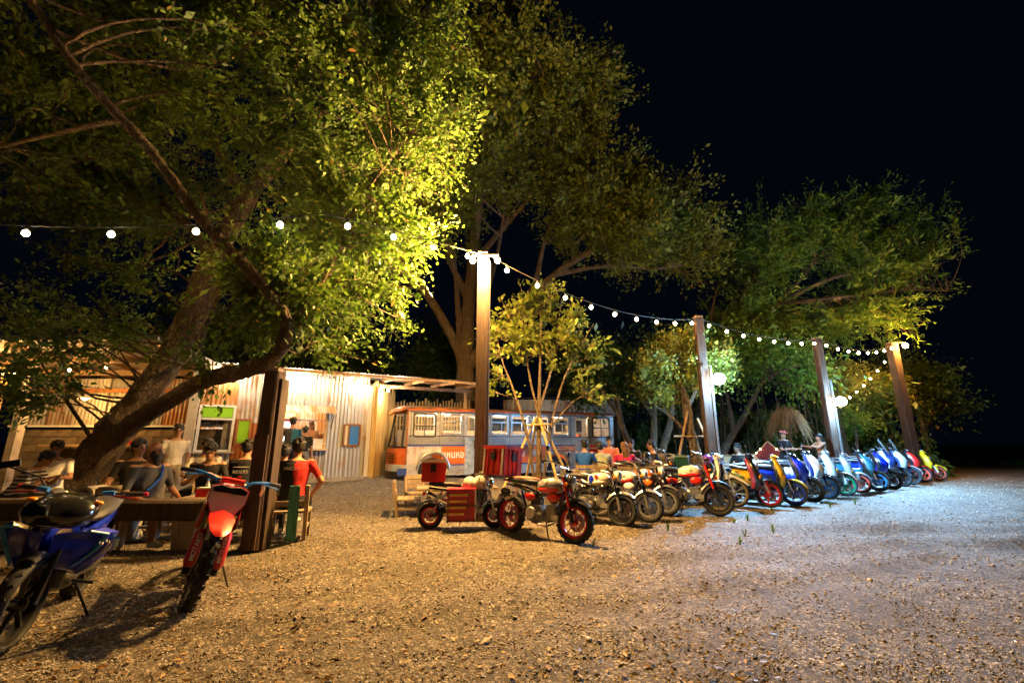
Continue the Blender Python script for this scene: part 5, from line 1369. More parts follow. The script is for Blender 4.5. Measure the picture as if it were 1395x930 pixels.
def scooter(label, front, heading, col='p_blue', col2='p_black', rim='rim_blue', lean=7, scale=1.0, steer=6, kind='city', seat='seat_black', screen=False, R=.265, fendercol=None, tail=None, mirrors=True, cat='scooter'):
    P = bike_root('scooter', label, cat, front, heading, .64, lean, scale, 'scooters in the row')
    X = steer_mx((.42, 0, .75), (-.36, 0, .93), steer)
    tw = .10 if kind == 'city' else .125
    wheel(P, (-.64, 0, R), R, tw + .02, rim, 'twin' if kind == 'maxi' else 'cast', 5, disc=False)
    wheel(P, (.64, 0, R), R, tw, rim, 'twin' if kind == 'maxi' else 'cast', 5 if kind == 'maxi' else 6, X=X)
    for s in (-1, 1):
        MB().tube([(.64, s * .075, R), (.59, s * .075, .42), (.52, s * .075, .60)], .021, 8).xf(X).build('fork_tube', 'alu', P)
    fc = fendercol or col
    fe = arc_fender((.64, 0, R), R + .03, .15, 22, 150, 10).xf(X); fe.build('front_fender', fc, P)
    for s in (-1, 1): MB().bar((.64, s * .085, R), (.60, s * .085, R + .27), .012, .05).xf(X).build('fender_stay', col2, P)
    # apron
    if kind == 'city':
        secs = [(.33, .39, .05, .13), (.42, .44, .07, .17), (.56, .455, .085, .205), (.70, .43, .085, .205), (.84, .385, .08, .175), (.94, .35, .07, .13), (.98, .34, .04, .09)]
    else:
        secs = [(.33, .38, .06, .13), (.42, .45, .10, .17), (.55, .50, .13, .21), (.68, .505, .15, .225), (.80, .46, .14, .205), (.92, .40, .11, .165), (1.0, .36, .07, .12)]
    ap = vert_loft(secs).build('front_apron', col, P, smooth=60)
    vert_loft([(z - .0, x - .05, hl * .9, hw * .93) for z, x, hl, hw in secs]).build('leg_shield', col2, P, smooth=60)
    # apron trims and lamps
    for s in (-1, 1):
        MB().loft([[(.50, s * .06, .80), (.49, s * .15, .84), (.46, s * .17, .80), (.51, s * .10, .745)], [(.535 if kind == 'city' else .64, s * .05, .66), (.52 if kind == 'city' else .62, s * .14, .70), (.50 if kind == 'city' else .58, s * .19, .66), (.53 if kind == 'city' else .63, s * .1, .62)]]).build('headlight', 'head_lens', ap)
        MB().loft([[(.50, s * .02, .9 - .02), (.48, s * .10, .9), (.47, s * .11, .87), (.5, s * .03, .85)], [(.535, s * .02, .58), (.52, s * .08, .56), (.51, s * .08, .53), (.53, s * .02, .54)]]).build('apron_trim', col2, ap)
        MB().ell((.50, s * .17, .60), (.03, .012, .045), M=Matrix.Rotation(.3, 3, 'Y')).build('indicator', 'amber', ap)
    MB().box((.535 if kind == 'city' else .645, 0, .50), (.01, .12, .06)).build('badge', 'alu', ap)
    # bars
    cw = vert_loft([(.97, .34, .06, .10), (1.02, .35, .085, .15), (1.07, .33, .07, .13), (1.095, .31, .03, .07)], p=2.0).xf(X).build('handlebar_cowl', col if kind == 'city' else 'p_black', P, smooth=60)
    if kind == 'city': MB().ell((.425, 0, 1.02), (.02, .07, .035)).xf(X).build('headlight', 'head_lens', cw)
    for s in (-1, 1):
        MB().tube([(.32, s * .1, 1.03), (.27, s * .26, 1.05), (.23, s * .36, 1.04)], [.016, .014, .018], 7).xf(X).build('grip', 'black_plastic', P)
        MB().tube([(.29, s * .19, 1.05), (.31, s * .30, 1.035), (.27, s * .37, 1.03)], .006, 5).xf(X).build('lever', 'alu', P)
        if mirrors:
            MB().tube([(.29, s * .2, 1.05), (.27, s * .25, 1.16), (.26, s * .29, 1.2)], .006, 5).xf(X).build('mirror_stem', 'black_plastic', P)
            MB().ell((.255, s * .31, 1.215), (.015, .06, .038)).xf(X).build('mirror', 'black_gloss', P)
    if screen:
        MB().loft([[(.47, -.14, .95), (.50, 0, .95), (.47, .14, .95)], [(.38, -.15, 1.15), (.41, 0, 1.16), (.38, .15, 1.15)], [(.28, -.10, 1.38), (.30, 0, 1.40), (.28, .10, 1.38)]], closed=False, caps=False).build('windscreen', 'screen_tint', P, smooth=60)
    # floor, tunnel, under-seat body
    fl = MB().prism([(.36, .30), (.38, .36), (.10, .36), (-.08, .40), (-.30, .36), (-.30, .26), (.2, .25)], -.17, .17, inset=.04)
    fl.build('floorboard', 'black_plastic', P)
    if kind == 'maxi':
        body_loft([(.36, .48, .14, .10), (.2, .47, .13, .105), (0, .50, .14, .11), (-.2, .56, .16, .13)]).build('tunnel', col, P, smooth=60)
    tc = tail or col
    body_loft([(-.02, .50, .11, .10), (-.08, .54, .17, .15), (-.25, .57, .16, .185), (-.45, .62, .13, .18), (-.68, .68, .09, .13), (-.86, .73, .05, .07), (-.92, .745, .02, .03)]).build('rear_body', tc, P, smooth=60)
    for s in (-1, 1):
        MB().loft([[(-.1, s * .155, .44), (-.1, s * .165, .50), (-.1, s * .15, .47)], [(-.45, s * .188, .57), (-.45, s * .19, .62), (-.45, s * .17, .6)], [(-.82, s * .09, .69), (-.82, s * .09, .72), (-.82, s * .07, .7)]]).build('body_stripe', col2 if tc != col2 else 'alu', P)
    body_loft([(-.02, .73, .02, .06), (-.05, .74, .05, .12), (-.25, .755, .05, .155), (-.42, .77, .05, .15), (-.5, .80, .05, .14), (-.72, .82, .04, .12), (-.82, .82, .02, .05)]).build('seat', seat, P, smooth=60)
    MB().tube([(-.62, -.12, .80), (-.86, -.1, .82), (-.92, 0, .825), (-.86, .1, .82), (-.62, .12, .80)], .014, 6).build('grab_rail', 'alu', P)
    MB().box((-.91, 0, .72), (.04, .16, .06)).build('tail_light', 'red_lens', P)
    MB().loft([[(-.80, -.07, .68), (-.80, .07, .68), (-.78, 0, .66)], [(-1.0, -.07, .42), (-1.0, .07, .42), (-.98, 0, .42)]]).build('rear_mudguard', 'black_plastic', P)
    MB().box((-.985, 0, .50), (.01, .18, .14), M=Matrix.Rotation(.6, 3, 'Y')).build('licence_plate', 'paper', P)
    # drive unit, exhaust, shock, stand
    body_loft([(-.12, .30, .07, .1), (-.3, .29, .09, .13), (-.6, .27, .07, .12), (-.72, .27, .04, .09)]).build('engine', 'engine', P)
    MB().tube([(-.15, -.1, .22), (-.3, -.15, .2), (-.42, -.17, .26), (-.48, -.175, .28), (-.82, -.18, .40), (-.84, -.18, .41)], [.016, .016, .03, .055, .06, .04], 10).build('exhaust', 'black_plastic', P)
    MB().box((-.62, -.235, .335), (.26, .012, .08), M=Matrix.Rotation(-.34, 3, 'Y')).build('heat_shield', 'alu', P)
    for s in (-1, 1): MB().cyl((-.66, s * .13, .30), (-.56, s * .13, .58), .024, n=8).build('shock', 'p_red', P)
    MB().bar((-.05, .14, .25), (-.12, .27, 0), .018, .014).build('side_stand', 'steel_dark', P)
    return P
SPEC['screen_tint'] = lambda n: glass_mat(n)

def underbone(label, front, heading, lean=7, scale=1.0, col='p_white', col2='p_navy', rim='rim_gold'):
    P = bike_root('step_through_motorcycle', label, 'motorcycle', front, heading, .62, lean, scale, 'step-through motorcycles')
    R = .29; X = steer_mx((.42, 0, .75), (-.36, 0, .93), 6)
    wheel(P, (-.62, 0, R), R, .075, rim, 'wire', disc=False); wheel(P, (.62, 0, R), R, .07, rim, 'wire', X=X, disc=False)
    for s in (-1, 1): MB().tube([(.62, s * .07, R), (.54, s * .07, .58), (.46, s * .06, .80)], .02, 8).xf(X).build('fork_tube', 'alu', P)
    fe = MB().loft([[(.40, y, .55), (.46, y * 1.0, .64), (.62, y * .8, .635), (.78, y * .55, .56), (.93, y * .3, .46)] + [(.90, y * .3, .45), (.62, y * .8, .60), (.44, y, .52)] for y in (-.085, -.07, 0, .07, .085)]).xf(X); fe.build('front_fender', col, P)
    vert_loft([(.32, .30, .03, .19), (.5, .36, .035, .23), (.7, .38, .05, .21), (.88, .36, .06, .14), (.94, .35, .04, .10)]).build('leg_shield', col, P, smooth=60)
    vert_loft([(.33, .335, .03, .09), (.5, .405, .04, .11), (.7, .43, .045, .10), (.86, .41, .04, .08)]).build('front_panel', col2, P, smooth=60)
    cw = vert_loft([(.93, .37, .08, .11), (.99, .38, .10, .15), (1.05, .35, .08, .13), (1.08, .32, .03, .06)], p=2.0).xf(X).build('handlebar_cowl', col, P, smooth=60)
    MB().ell((.47, 0, .99), (.03, .075, .06)).xf(X).build('headlight', 'head_lens', cw)
    for s in (-1, 1):
        MB().tube([(.34, s * .1, 1.01), (.28, s * .24, 1.04), (.23, s * .35, 1.03)], [.016, .013, .018], 7).xf(X).build('grip', 'black_plastic', P)
        MB().tube([(.3, s * .2, 1.04), (.28, s * .26, 1.16)], .006, 5).xf(X).build('mirror_stem', 'chrome', P); MB().ell((.27, s * .28, 1.19), (.012, .055, .04)).xf(X).build('mirror', 'black_gloss', P)
    MB().tube([(.36, 0, .85), (.2, 0, .52), (-.1, 0, .48), (-.3, 0, .62)], .05, 8).build('frame', col2, P)
    body_loft([(-.05, .58, .08, .08), (-.15, .62, .11, .12), (-.4, .64, .10, .13), (-.7, .66, .06, .09), (-.82, .67, .02, .05)]).build('rear_body', col, P, smooth=60)
    body_loft([(-.02, .75, .02, .06), (-.06, .755, .045, .11), (-.3, .765, .045, .135), (-.55, .785, .045, .125), (-.68, .79, .02, .08)]).build('seat', 'seat_black', P, smooth=60)
    arc_fender((-.62, 0, R), R + .04, .12, 30, 150).build('rear_fender', col, P)
    e = MB(); e.ell((-.02, 0, .32), (.16, .12, .10)); e.cyl((.08, 0, .34), (.34, 0, .38), .065); e.build('engine', 'engine', P)
    MB().tube([(.3, -.05, .30), (.15, -.12, .2), (-.2, -.14, .22), (-.35, -.15, .24), (-.8, -.16, .32)], [.015, .015, .02, .045, .045], 8).build('exhaust', 'chrome', P)
    for s in (-1, 1):
        MB().cyl((-.6, s * .12, .32), (-.48, s * .12, .62), .024).build('shock', 'chrome', P); MB().bar((-.1, s * .09, .32), (-.62, s * .09, R), .025, .04).build('swingarm', 'steel_dark', P)
    MB().bar((-.05, .12, .24), (-.1, .27, 0), .018, .014).build('side_stand', 'steel_dark', P)
    MB().tube([(-.4, -.13, .74), (-.85, -.13, .78), (-.85, .13, .78), (-.4, .13, .74)], .010, 6).build('rear_rack', 'chrome', P)
    return P

SPEC['seat_red'] = pbr((.42, .10, .05), .7, 0, .35, 30)
G1 = monkey('small motorcycle with silver tank and red rims carrying a big red box', (.83, 6.26), -41, mirrors=True, seat='seat_black', lean=6, steer=10)
MB().ell((-.33, 0, .795), (.27, .12, .03), nu=14, nv=6).build('seat_cover', 'seat_red', G1)
MB().tube([(-.55, -.12, .80), (-1.0, -.14, .80), (-1.0, .14, .80), (-.55, .12, .80)], .011, 6).build('rear_rack', 'steel_dark', G1)
monkey('small motorcycle with cream tank and blue and red stripes', (1.76, 7.46), -41, tank='p_cream', tank2='p_cream', side='p_black', fork='chrome', rim='rim_black', fender='alu', mirrors=False, badge='p_blue', bars='low', steer=12, cowl='p_cream', R=.25)
monkey('small motorcycle with white tank and white headlight cowl', (2.32, 7.86), -38, tank='p_white', tank2='p_red', side='p_white', fork='chrome', rim='alu', fender='alu', mirrors=False, bars='low', steer=12, cowl='p_white', R=.245)
monkey('small motorcycle with orange tank half hidden behind the white-cowled one', (2.85, 8.55), -36, tank='p_orange', tank2='p_white', side='p_orange', fork='chrome', rim='alu', fender='alu', mirrors=False, bars='low', steer=12, cowl='p_white', R=.25)
monkey('small motorcycle with red and cream tank and red forks', (3.81, 8.54), -27, tank='p_cream', tank2='p_red', side='p_red', fork='p_red', rim='rim_black', fender='black_plastic', mirrors=False, wire=False, lean=5, scale=1.08)
monkey('small motorcycle with long cream seat cowl behind the red and cream one', (3.55, 9.85), -27, tank='p_cream', tank2='p_cream', side='p_cream', fork='chrome', rim='alu', fender='alu', mirrors=False, lean=5, scale=1.08)
underbone('white step-through motorcycle with thin spoked wheels', (4.62, 9.57), -29)
H = -32
rows = [
    ('black and red scooter with red rims next to the spoked-wheel motorcycle', (5.35, 9.57), dict(col='p_black', col2='p_maroon', rim='rim_red', kind='city', tail='p_yellow')),
    ('mustard yellow scooter with blue rims', (6.08, 9.92), dict(col='p_yellow', col2='p_black', rim='rim_blue', kind='city')),
    ('royal blue scooter with black nose next to the mustard yellow scooter', (6.85, 10.5), dict(col='p_blue', col2='p_black', rim='rim_black', kind='maxi', fendercol='p_navy')),
    ('white scooter with sky blue rims', (7.62, 11.1), dict(col='p_white', col2='p_navy', rim='rim_cyan', kind='maxi', fendercol='p_navy')),
    ('silver white scooter with green rims', (8.55, 11.75), dict(col='p_silver', col2='p_white', rim='rim_green', kind='city', fendercol='p_white')),
    ('silver scooter with pinkish red rims between green and blue rimmed scooters', (9.4, 12.35), dict(col='p_silver', col2='p_silver', rim='rim_pink', kind='city')),
    ('teal scooter with bright blue rims', (10.25, 12.8), dict(col='p_teal', col2='p_black', rim='rim_cyan', kind='maxi', fendercol='p_black')),
    ('deep blue scooter with black wheels beside the teal scooter', (11.1, 13.35), dict(col='p_blue', col2='p_black', rim='rim_black', kind='maxi', fendercol='p_black')),
    ('dark grey scooter with tall windscreen beside the deep blue scooter', (12.05, 14.15), dict(col='p_navy', col2='p_silver', rim='rim_black', kind='maxi', fendercol='p_black', screen=True, scale=1.06)),
    ('silver touring scooter with tall windscreen and black wheels', (13.0, 14.85), dict(col='p_silver', col2='p_navy', rim='rim_black', kind='maxi', fendercol='p_silver', screen=True, scale=1.06)),
    ('red scooter with black nose beside the bright yellow scooter', (14.2, 15.75), dict(col='p_red', col2='p_black', rim='rim_pink', kind='maxi', fendercol='p_red')),
    ('bright lemon yellow scooter at the end of the row', (15.45, 16.5), dict(col='p_lemon', col2='p_yellow', rim='rim_pink', kind='city')),
]
for k, (lab, fr_, kw) in enumerate(rows):
    kw.setdefault('scale', random.uniform(.95, 1.05)); kw['lean'] = random.uniform(4, 10)
    scooter(lab, fr_, H - .3 * k + random.uniform(-4, 4), steer=random.uniform(2, 12), mirrors=(k % 3 != 1), **kw)

# box bike: small motorcycle with cooler and crate
BB = monkey('tiny touring motorcycle with luggage parked beside the tall post', (-.28, 7.40), 5, tank='p_cream', tank2='p_red', side='p_dkgreen', fork='chrome', rim='rim_red', fender='p_dkgreen', mirrors=False, bars='low', scale=.88, R=.22, lean=4)
SPEC['crate_red'] = pbr((.50, .025, .06), .45, 0, .12, 5); SPEC['box_red'] = pbr((.58, .03, .012), .4, 0, .12, 5)
def red_box(name, label, P, loc, size, heading, band=True, lid='box_red'):
    p = P.matrix_basis @ Vector(loc)
    t = thing(name, label, 'box', p, rad(heading))
    t.rotation_euler = (P.rotation_euler.x, 0, rad(heading))
    w, d, h = size
    b = MB().box((0, 0, h / 2), (w, d, h)).build('box_body', 'box_red', t)
    MB().box((0, 0, h + .02), (w * 1.05, d * 1.06, .05)).build('lid', lid, t)
    for x in (-.25, .0, .25):
        MB().box((x * w, -d / 2 - .008, h / 2), (.02, .018, h * .96)).build('rib', 'crate_red', b)
        MB().box((w / 2 + .006, x * d * .9, h / 2), (.016, .02, h * .96)).build('rib', 'crate_red', b)
    if band:
        for s in (-1, 1): MB().box((s * w * .42, -d / 2 - .012, h / 2), (.03, .016, h * .98)).build('corner_strip', 'white_paint', b)
    MB().box((0, -d / 2 - .02, h * .7), (.09, .02, .12)).build('latch', 'black_plastic', t)
    MB().box((w / 2 + .014, 0, h * .7), (.02, .09, .12)).build('latch', 'black_plastic', t)
    return t
red_box('delivery_box', 'large red lidded box on the rack of the silver-tanked motorcycle', G1, (-.82, 0, .812), (.46, .42, .40), -41)
cb = red_box('cooler_box', 'red cooler box with white lid on the tiny touring motorcycle', BB, (-.55, 0, .80), (.36, .28, .30), 8, band=False, lid='white_paint')
def crate():
    p = BB.matrix_basis @ Vector((-.02, -.30, .14))
    t = thing('side_crate', 'red plastic crate with orange and white slats hung beside the tiny touring motorcycle', 'crate', p, rad(8))
    fr = MB().box((0, 0, .24), (.42, .24, .44)).build('crate_body', 'crate_red', t)
    for k in range(4): MB().box((-.05 - .02 * k, -.13, .40 - .09 * k), (.30, .015, .035)).build('slat', 'slat_paint', t)
    for x in (-.21, 0, .21): MB().box((x, -.125, .24), (.02, .02, .46)).build('rib', 'white_paint' if x > .1 else 'crate_red', fr)
    MB().box((0, 0, .475), (.44, .26, .03)).build('rim', 'crate_red', fr)
    for z in (.03, .25): MB().tube([(-.24, -.15, z), (.26, -.15, z), (.26, .1, z)], .008, 5).build('carrier_rail', 'steel_dark', t)
    for x in (-.2, .1, .26): MB().tube([(x, -.15, .0), (x, -.15, .46)], .008, 5).build('carrier_bar', 'steel_dark', t)
SPEC['slat_paint'] = pbr((.72, .42, .12), .6, 0, .3, 6)
crate()
def helmet(label, loc, col, rz=0, visor='black_gloss'):
    t = thing('helmet', label, 'helmet', loc, rz, 'crash helmets left on the bikes')
    MB().ell((0, 0, .13), (.135, .115, .13), nu=16, nv=10).build('shell', col, t); MB().ell((.055, 0, .12), (.095, .10, .06), nu=14, nv=8).build('visor', visor, t); MB().tube([(.11 * math.cos(a), .095 * math.sin(a), .035) for a in np.linspace(.6, 5.7, 12)], .014, 6).build('rim_trim', 'black_plastic', t)
    MB().ell((0, .108, .11), (.02, .012, .02), nu=8, nv=6).build('strap_button', 'chrome', t); MB().ell((0, -.108, .11), (.02, .012, .02), nu=8, nv=6).build('strap_button', 'chrome', t)
helmet('cream helmet with dark visor on the luggage of the tiny touring motorcycle', BB.matrix_basis @ Vector((.32, -.22, .62)), 'p_cream', .4)
helmet('cream helmet with orange visor on the luggage of the tiny touring motorcycle', BB.matrix_basis @ Vector((.12, -.25, .60)), 'p_cream', 1.9, 'p_orange')
helmet('purple helmet resting on a scooter seat near the spoked-wheel motorcycle', (4.42, 10.22, .80), 'p_purple', -.4)
helmet('dark helmet standing on the seat behind the red and cream motorcycle', (2.98, 10.05, .88), 'p_black', -2)
t = thing('top_case', 'dark green box on the tail of the white step-through motorcycle', 'box', (3.75, 9.98, .78), rad(-29)); MB().box((0, 0, .12), (.3, .32, .24), taper=.92).build('case_body', 'p_dkgreen', t); MB().box((0, 0, .25), (.3, .32, .04), taper=.9).build('lid', 'p_dkgreen', t)

# ------------------------------------------------------------------ dirt bike
def dirt_bike():
    P = bike_root('dirt_bike', 'red dirt bike with white number plate and gold forks', 'motorcycle', (-2.62, 3.9), -58, .62, 12, .95, None)
    R = .33; X = steer_mx((.40, 0, .8), (-.38, 0, .92), 4)
    wheel(P, (-.66, 0, R - .03), R - .03, .10, 'rim_black', 'wire', knob=True); wheel(P, (.62, 0, R), R, .085, 'rim_black', 'wire', X=X, knob=True)
    for s in (-1, 1):
        y = s * .105
        MB().tube([(.625, y, R - .06), (.60, y, R + .02), (.545, y, .52)], [.032, .034, .03], 10).xf(X).build('fork_leg', 'black_plastic', P)
        g = MB(); a = Vector((.655, y, R + .0)); b = Vector((.56, y, .62)); g.tube([a, a.lerp(b, .15), a.lerp(b, .9), b], [.035, .05, .042, .03], 10); gd = g.xf(X).build('fork_guard', 'p_red', P)
        MB().tube([(.555, y, .56), (.42, y, .95)], .026, 10).xf(X).build('fork_tube', 'gold', P)
        MB().box((.485, y, .78), (.06, .075, .05), M=Matrix.Rotation(-.35, 3, 'Y')).xf(X).build('fork_clamp', 'black_plastic', P)
        d = (b - a).normalized(); nrm = Vector((d.z, 0, -d.x)); xa = d; ya = Vector((0, 1, 0)) if True else 0
        Mx = Matrix((( xa.x, -0.0, nrm.x), (xa.y, 1.0, nrm.y), (xa.z, 0.0, nrm.z)))
        yax = nrm.cross(xa); Mx = Matrix((xa, yax, nrm)).transposed()
        o = text('lettering', 'MOTARD', .052, 'white_paint', gd, (X @ (a.lerp(b, .5) + nrm * .052)), (X.to_3x3() @ Mx).to_euler(), bold=.001)
    f = MB(); f.box((.45, 0, .74), (.08, .24, .04), M=Matrix.Rotation(.38, 3, 'Y')); f.box((.405, 0, .93), (.08, .22, .04), M=Matrix.Rotation(.38, 3, 'Y')); f.xf(X).build('fork_yoke', 'steel_dark', P)
    # high front fender: beak over the wheel
    rings = [[(.40, -.05, .74), (.40, 0, .765), (.40, .05, .74), (.40, 0, .73)], [(.55, -.10, .76), (.55, 0, .80), (.55, .10, .76), (.55, 0, .765)], [(.72, -.105, .735), (.72, 0, .775), (.72, .105, .735), (.72, 0, .745)], [(.90, -.075, .67), (.90, 0, .695), (.90, .075, .67), (.90, 0, .675)], [(.97, -.03, .64), (.97, 0, .65), (.97, .03, .64), (.97, 0, .64)]]
    MB().loft(rings).xf(X).build('front_fender', 'p_red', P, smooth=60)
    MB().box((.62, 0, .60), (.05, .13, .10)).xf(X).build('fender_bracket', 'alu', P)
    # number plate
    def plate(poly, x, th, m, nm, par):
        r = [[(x - .35 * (z - .78), y, z) for y, z in poly], [(x + th - .35 * (z - .78), y, z) for y, z in poly]]
        return MB().loft(r).xf(X).build(nm, m, par, smooth=20)
    full = [(-.08, .74), (.08, .74), (.15, .86), (.155, .97), (.08, 1.0), (0, .985), (-.08, 1.0), (-.155, .97), (-.15, .86)]
    b0 = plate([(y * 1.06, .87 + (z - .87) * 1.06) for y, z in full], .50, .03, 'p_pink', 'plate_border', P)
    plate(full, .512, .03, 'white_paint', 'number_plate', b0); plate([(-.135, .935), (.135, .935), (.148, .97), (.08, .995), (0, .98), (-.08, .995), (-.148, .97)], .53, .02, 'black_plastic', 'plate_band', b0)
    MB().box((.575, 0, .765), (.02, .09, .022)).xf(X).build('plate_strap', 'black_plastic', b0)
    hb = MB()
    for s in (-1, 1): hb.tube([(.39, 0, .96), (.39, s * .08, .97), (.37, s * .17, 1.05), (.30, s * .30, 1.07), (.24, s * .42, 1.06)], .014, 8)
    hb.tube([(.375, -.15, 1.04), (.375, .15, 1.04)], .010, 6); hb.xf(X).build('handlebar', 'sign_blue', P)
    MB().cyl((.38, -.1, 1.04), (.38, .1, 1.04), .028).xf(X).build('bar_pad', 'p_red', P)
    for s in (-1, 1):
        MB().cyl((.285, s * .33, 1.068), (.235, s * .44, 1.058), .020, n=8).xf(X).build('grip', 'black_plastic', P); MB().tube([(.33, s * .24, 1.06), (.36, s * .34, 1.04), (.31, s * .42, 1.03)], .007, 5).xf(X).build('lever', 'sign_blue', P)
        MB().loft([[(.38, s * .10, .86), (.40, s * .15, .80), (.36, s * .17, .62), (.30, s * .13, .56)], [(.12, s * .12, .86), (.10, s * .15, .80), (.05, s * .15, .70), (.06, s * .12, .66)]]).build('radiator_shroud', 'p_red', P)
        MB().loft([[(.385, s * .165, .70), (.385, s * .172, .72), (.36, s * .175, .63), (.34, s * .16, .60)], [(.14, s * .155, .78), (.14, s * .16, .80), (.10, s * .155, .73), (.12, s * .15, .72)]]).build('shroud_graphic', 'white_paint', P)
        MB().box((.3, s * .11, .62), (.03, .09, .26)).build('radiator', 'alu', P)
    MB().loft([[(.10, .30, .94), (.2, .30, 1.07), (.24, .30, .98), (.18, .30, .93)], [(.10, .315, .94), (.2, .315, 1.07), (.24, .315, .98), (.18, .315, .93)]]).xf(X).build('hand_guard', 'white_paint', P)
    body_loft([(.30, .84, .04, .06), (.2, .86, .06, .10), (.02, .86, .05, .10), (-.06, .85, .02, .06)]).build('tank', 'p_red', P)
    body_loft([(.10, .90, .02, .05), (0, .89, .035, .08), (-.3, .87, .035, .085), (-.6, .90, .03, .075), (-.68, .91, .01, .03)]).build('seat', 'seat_black', P)
    body_loft([(-.35, .80, .04, .09), (-.6, .85, .04, .09), (-.85, .90, .02, .07), (-.98, .92, .01, .03)]).build('rear_fender', 'p_red', P)
    fr = MB().tube([(.40, 0, .86), (.15, 0, .78), (-.25, 0, .70), (-.22, 0, .36)], .028, 8)
    for s in (-1, 1):
        fr.tube([(.40, s * .03, .80), (.25, s * .09, .34), (-.15, s * .1, .30)], .016, 6); fr.tube([(-.2, s * .07, .70), (-.6, s * .07, .82)], .014, 6); fr.bar((-.15, s * .1, .36), (-.66, s * .1, R - .03), .03, .05)
    fr.build('frame', 'p_red', P)
    e = MB(); e.ell((.05, 0, .42), (.18, .13, .13)); e.cyl((.1, 0, .48), (.15, 0, .70), .075); e.build('engine', 'engine', P)
    MB().tube([(.2, -.04, .60), (.32, -.08, .5), (.2, -.12, .34), (-.1, -.13, .42), (-.35, -.13, .66), (-.75, -.13, .80)], [.018, .018, .02, .02, .045, .045], 8).build('exhaust', 'alu', P)
    MB().bar((-.05, .12, .34), (-.08, .34, -.04), .02, .016).build('side_stand', 'steel_dark', P); MB().box((-.08, .345, -.035), (.07, .04, .015)).build('stand_foot', 'steel_dark', P)
dirt_bike()

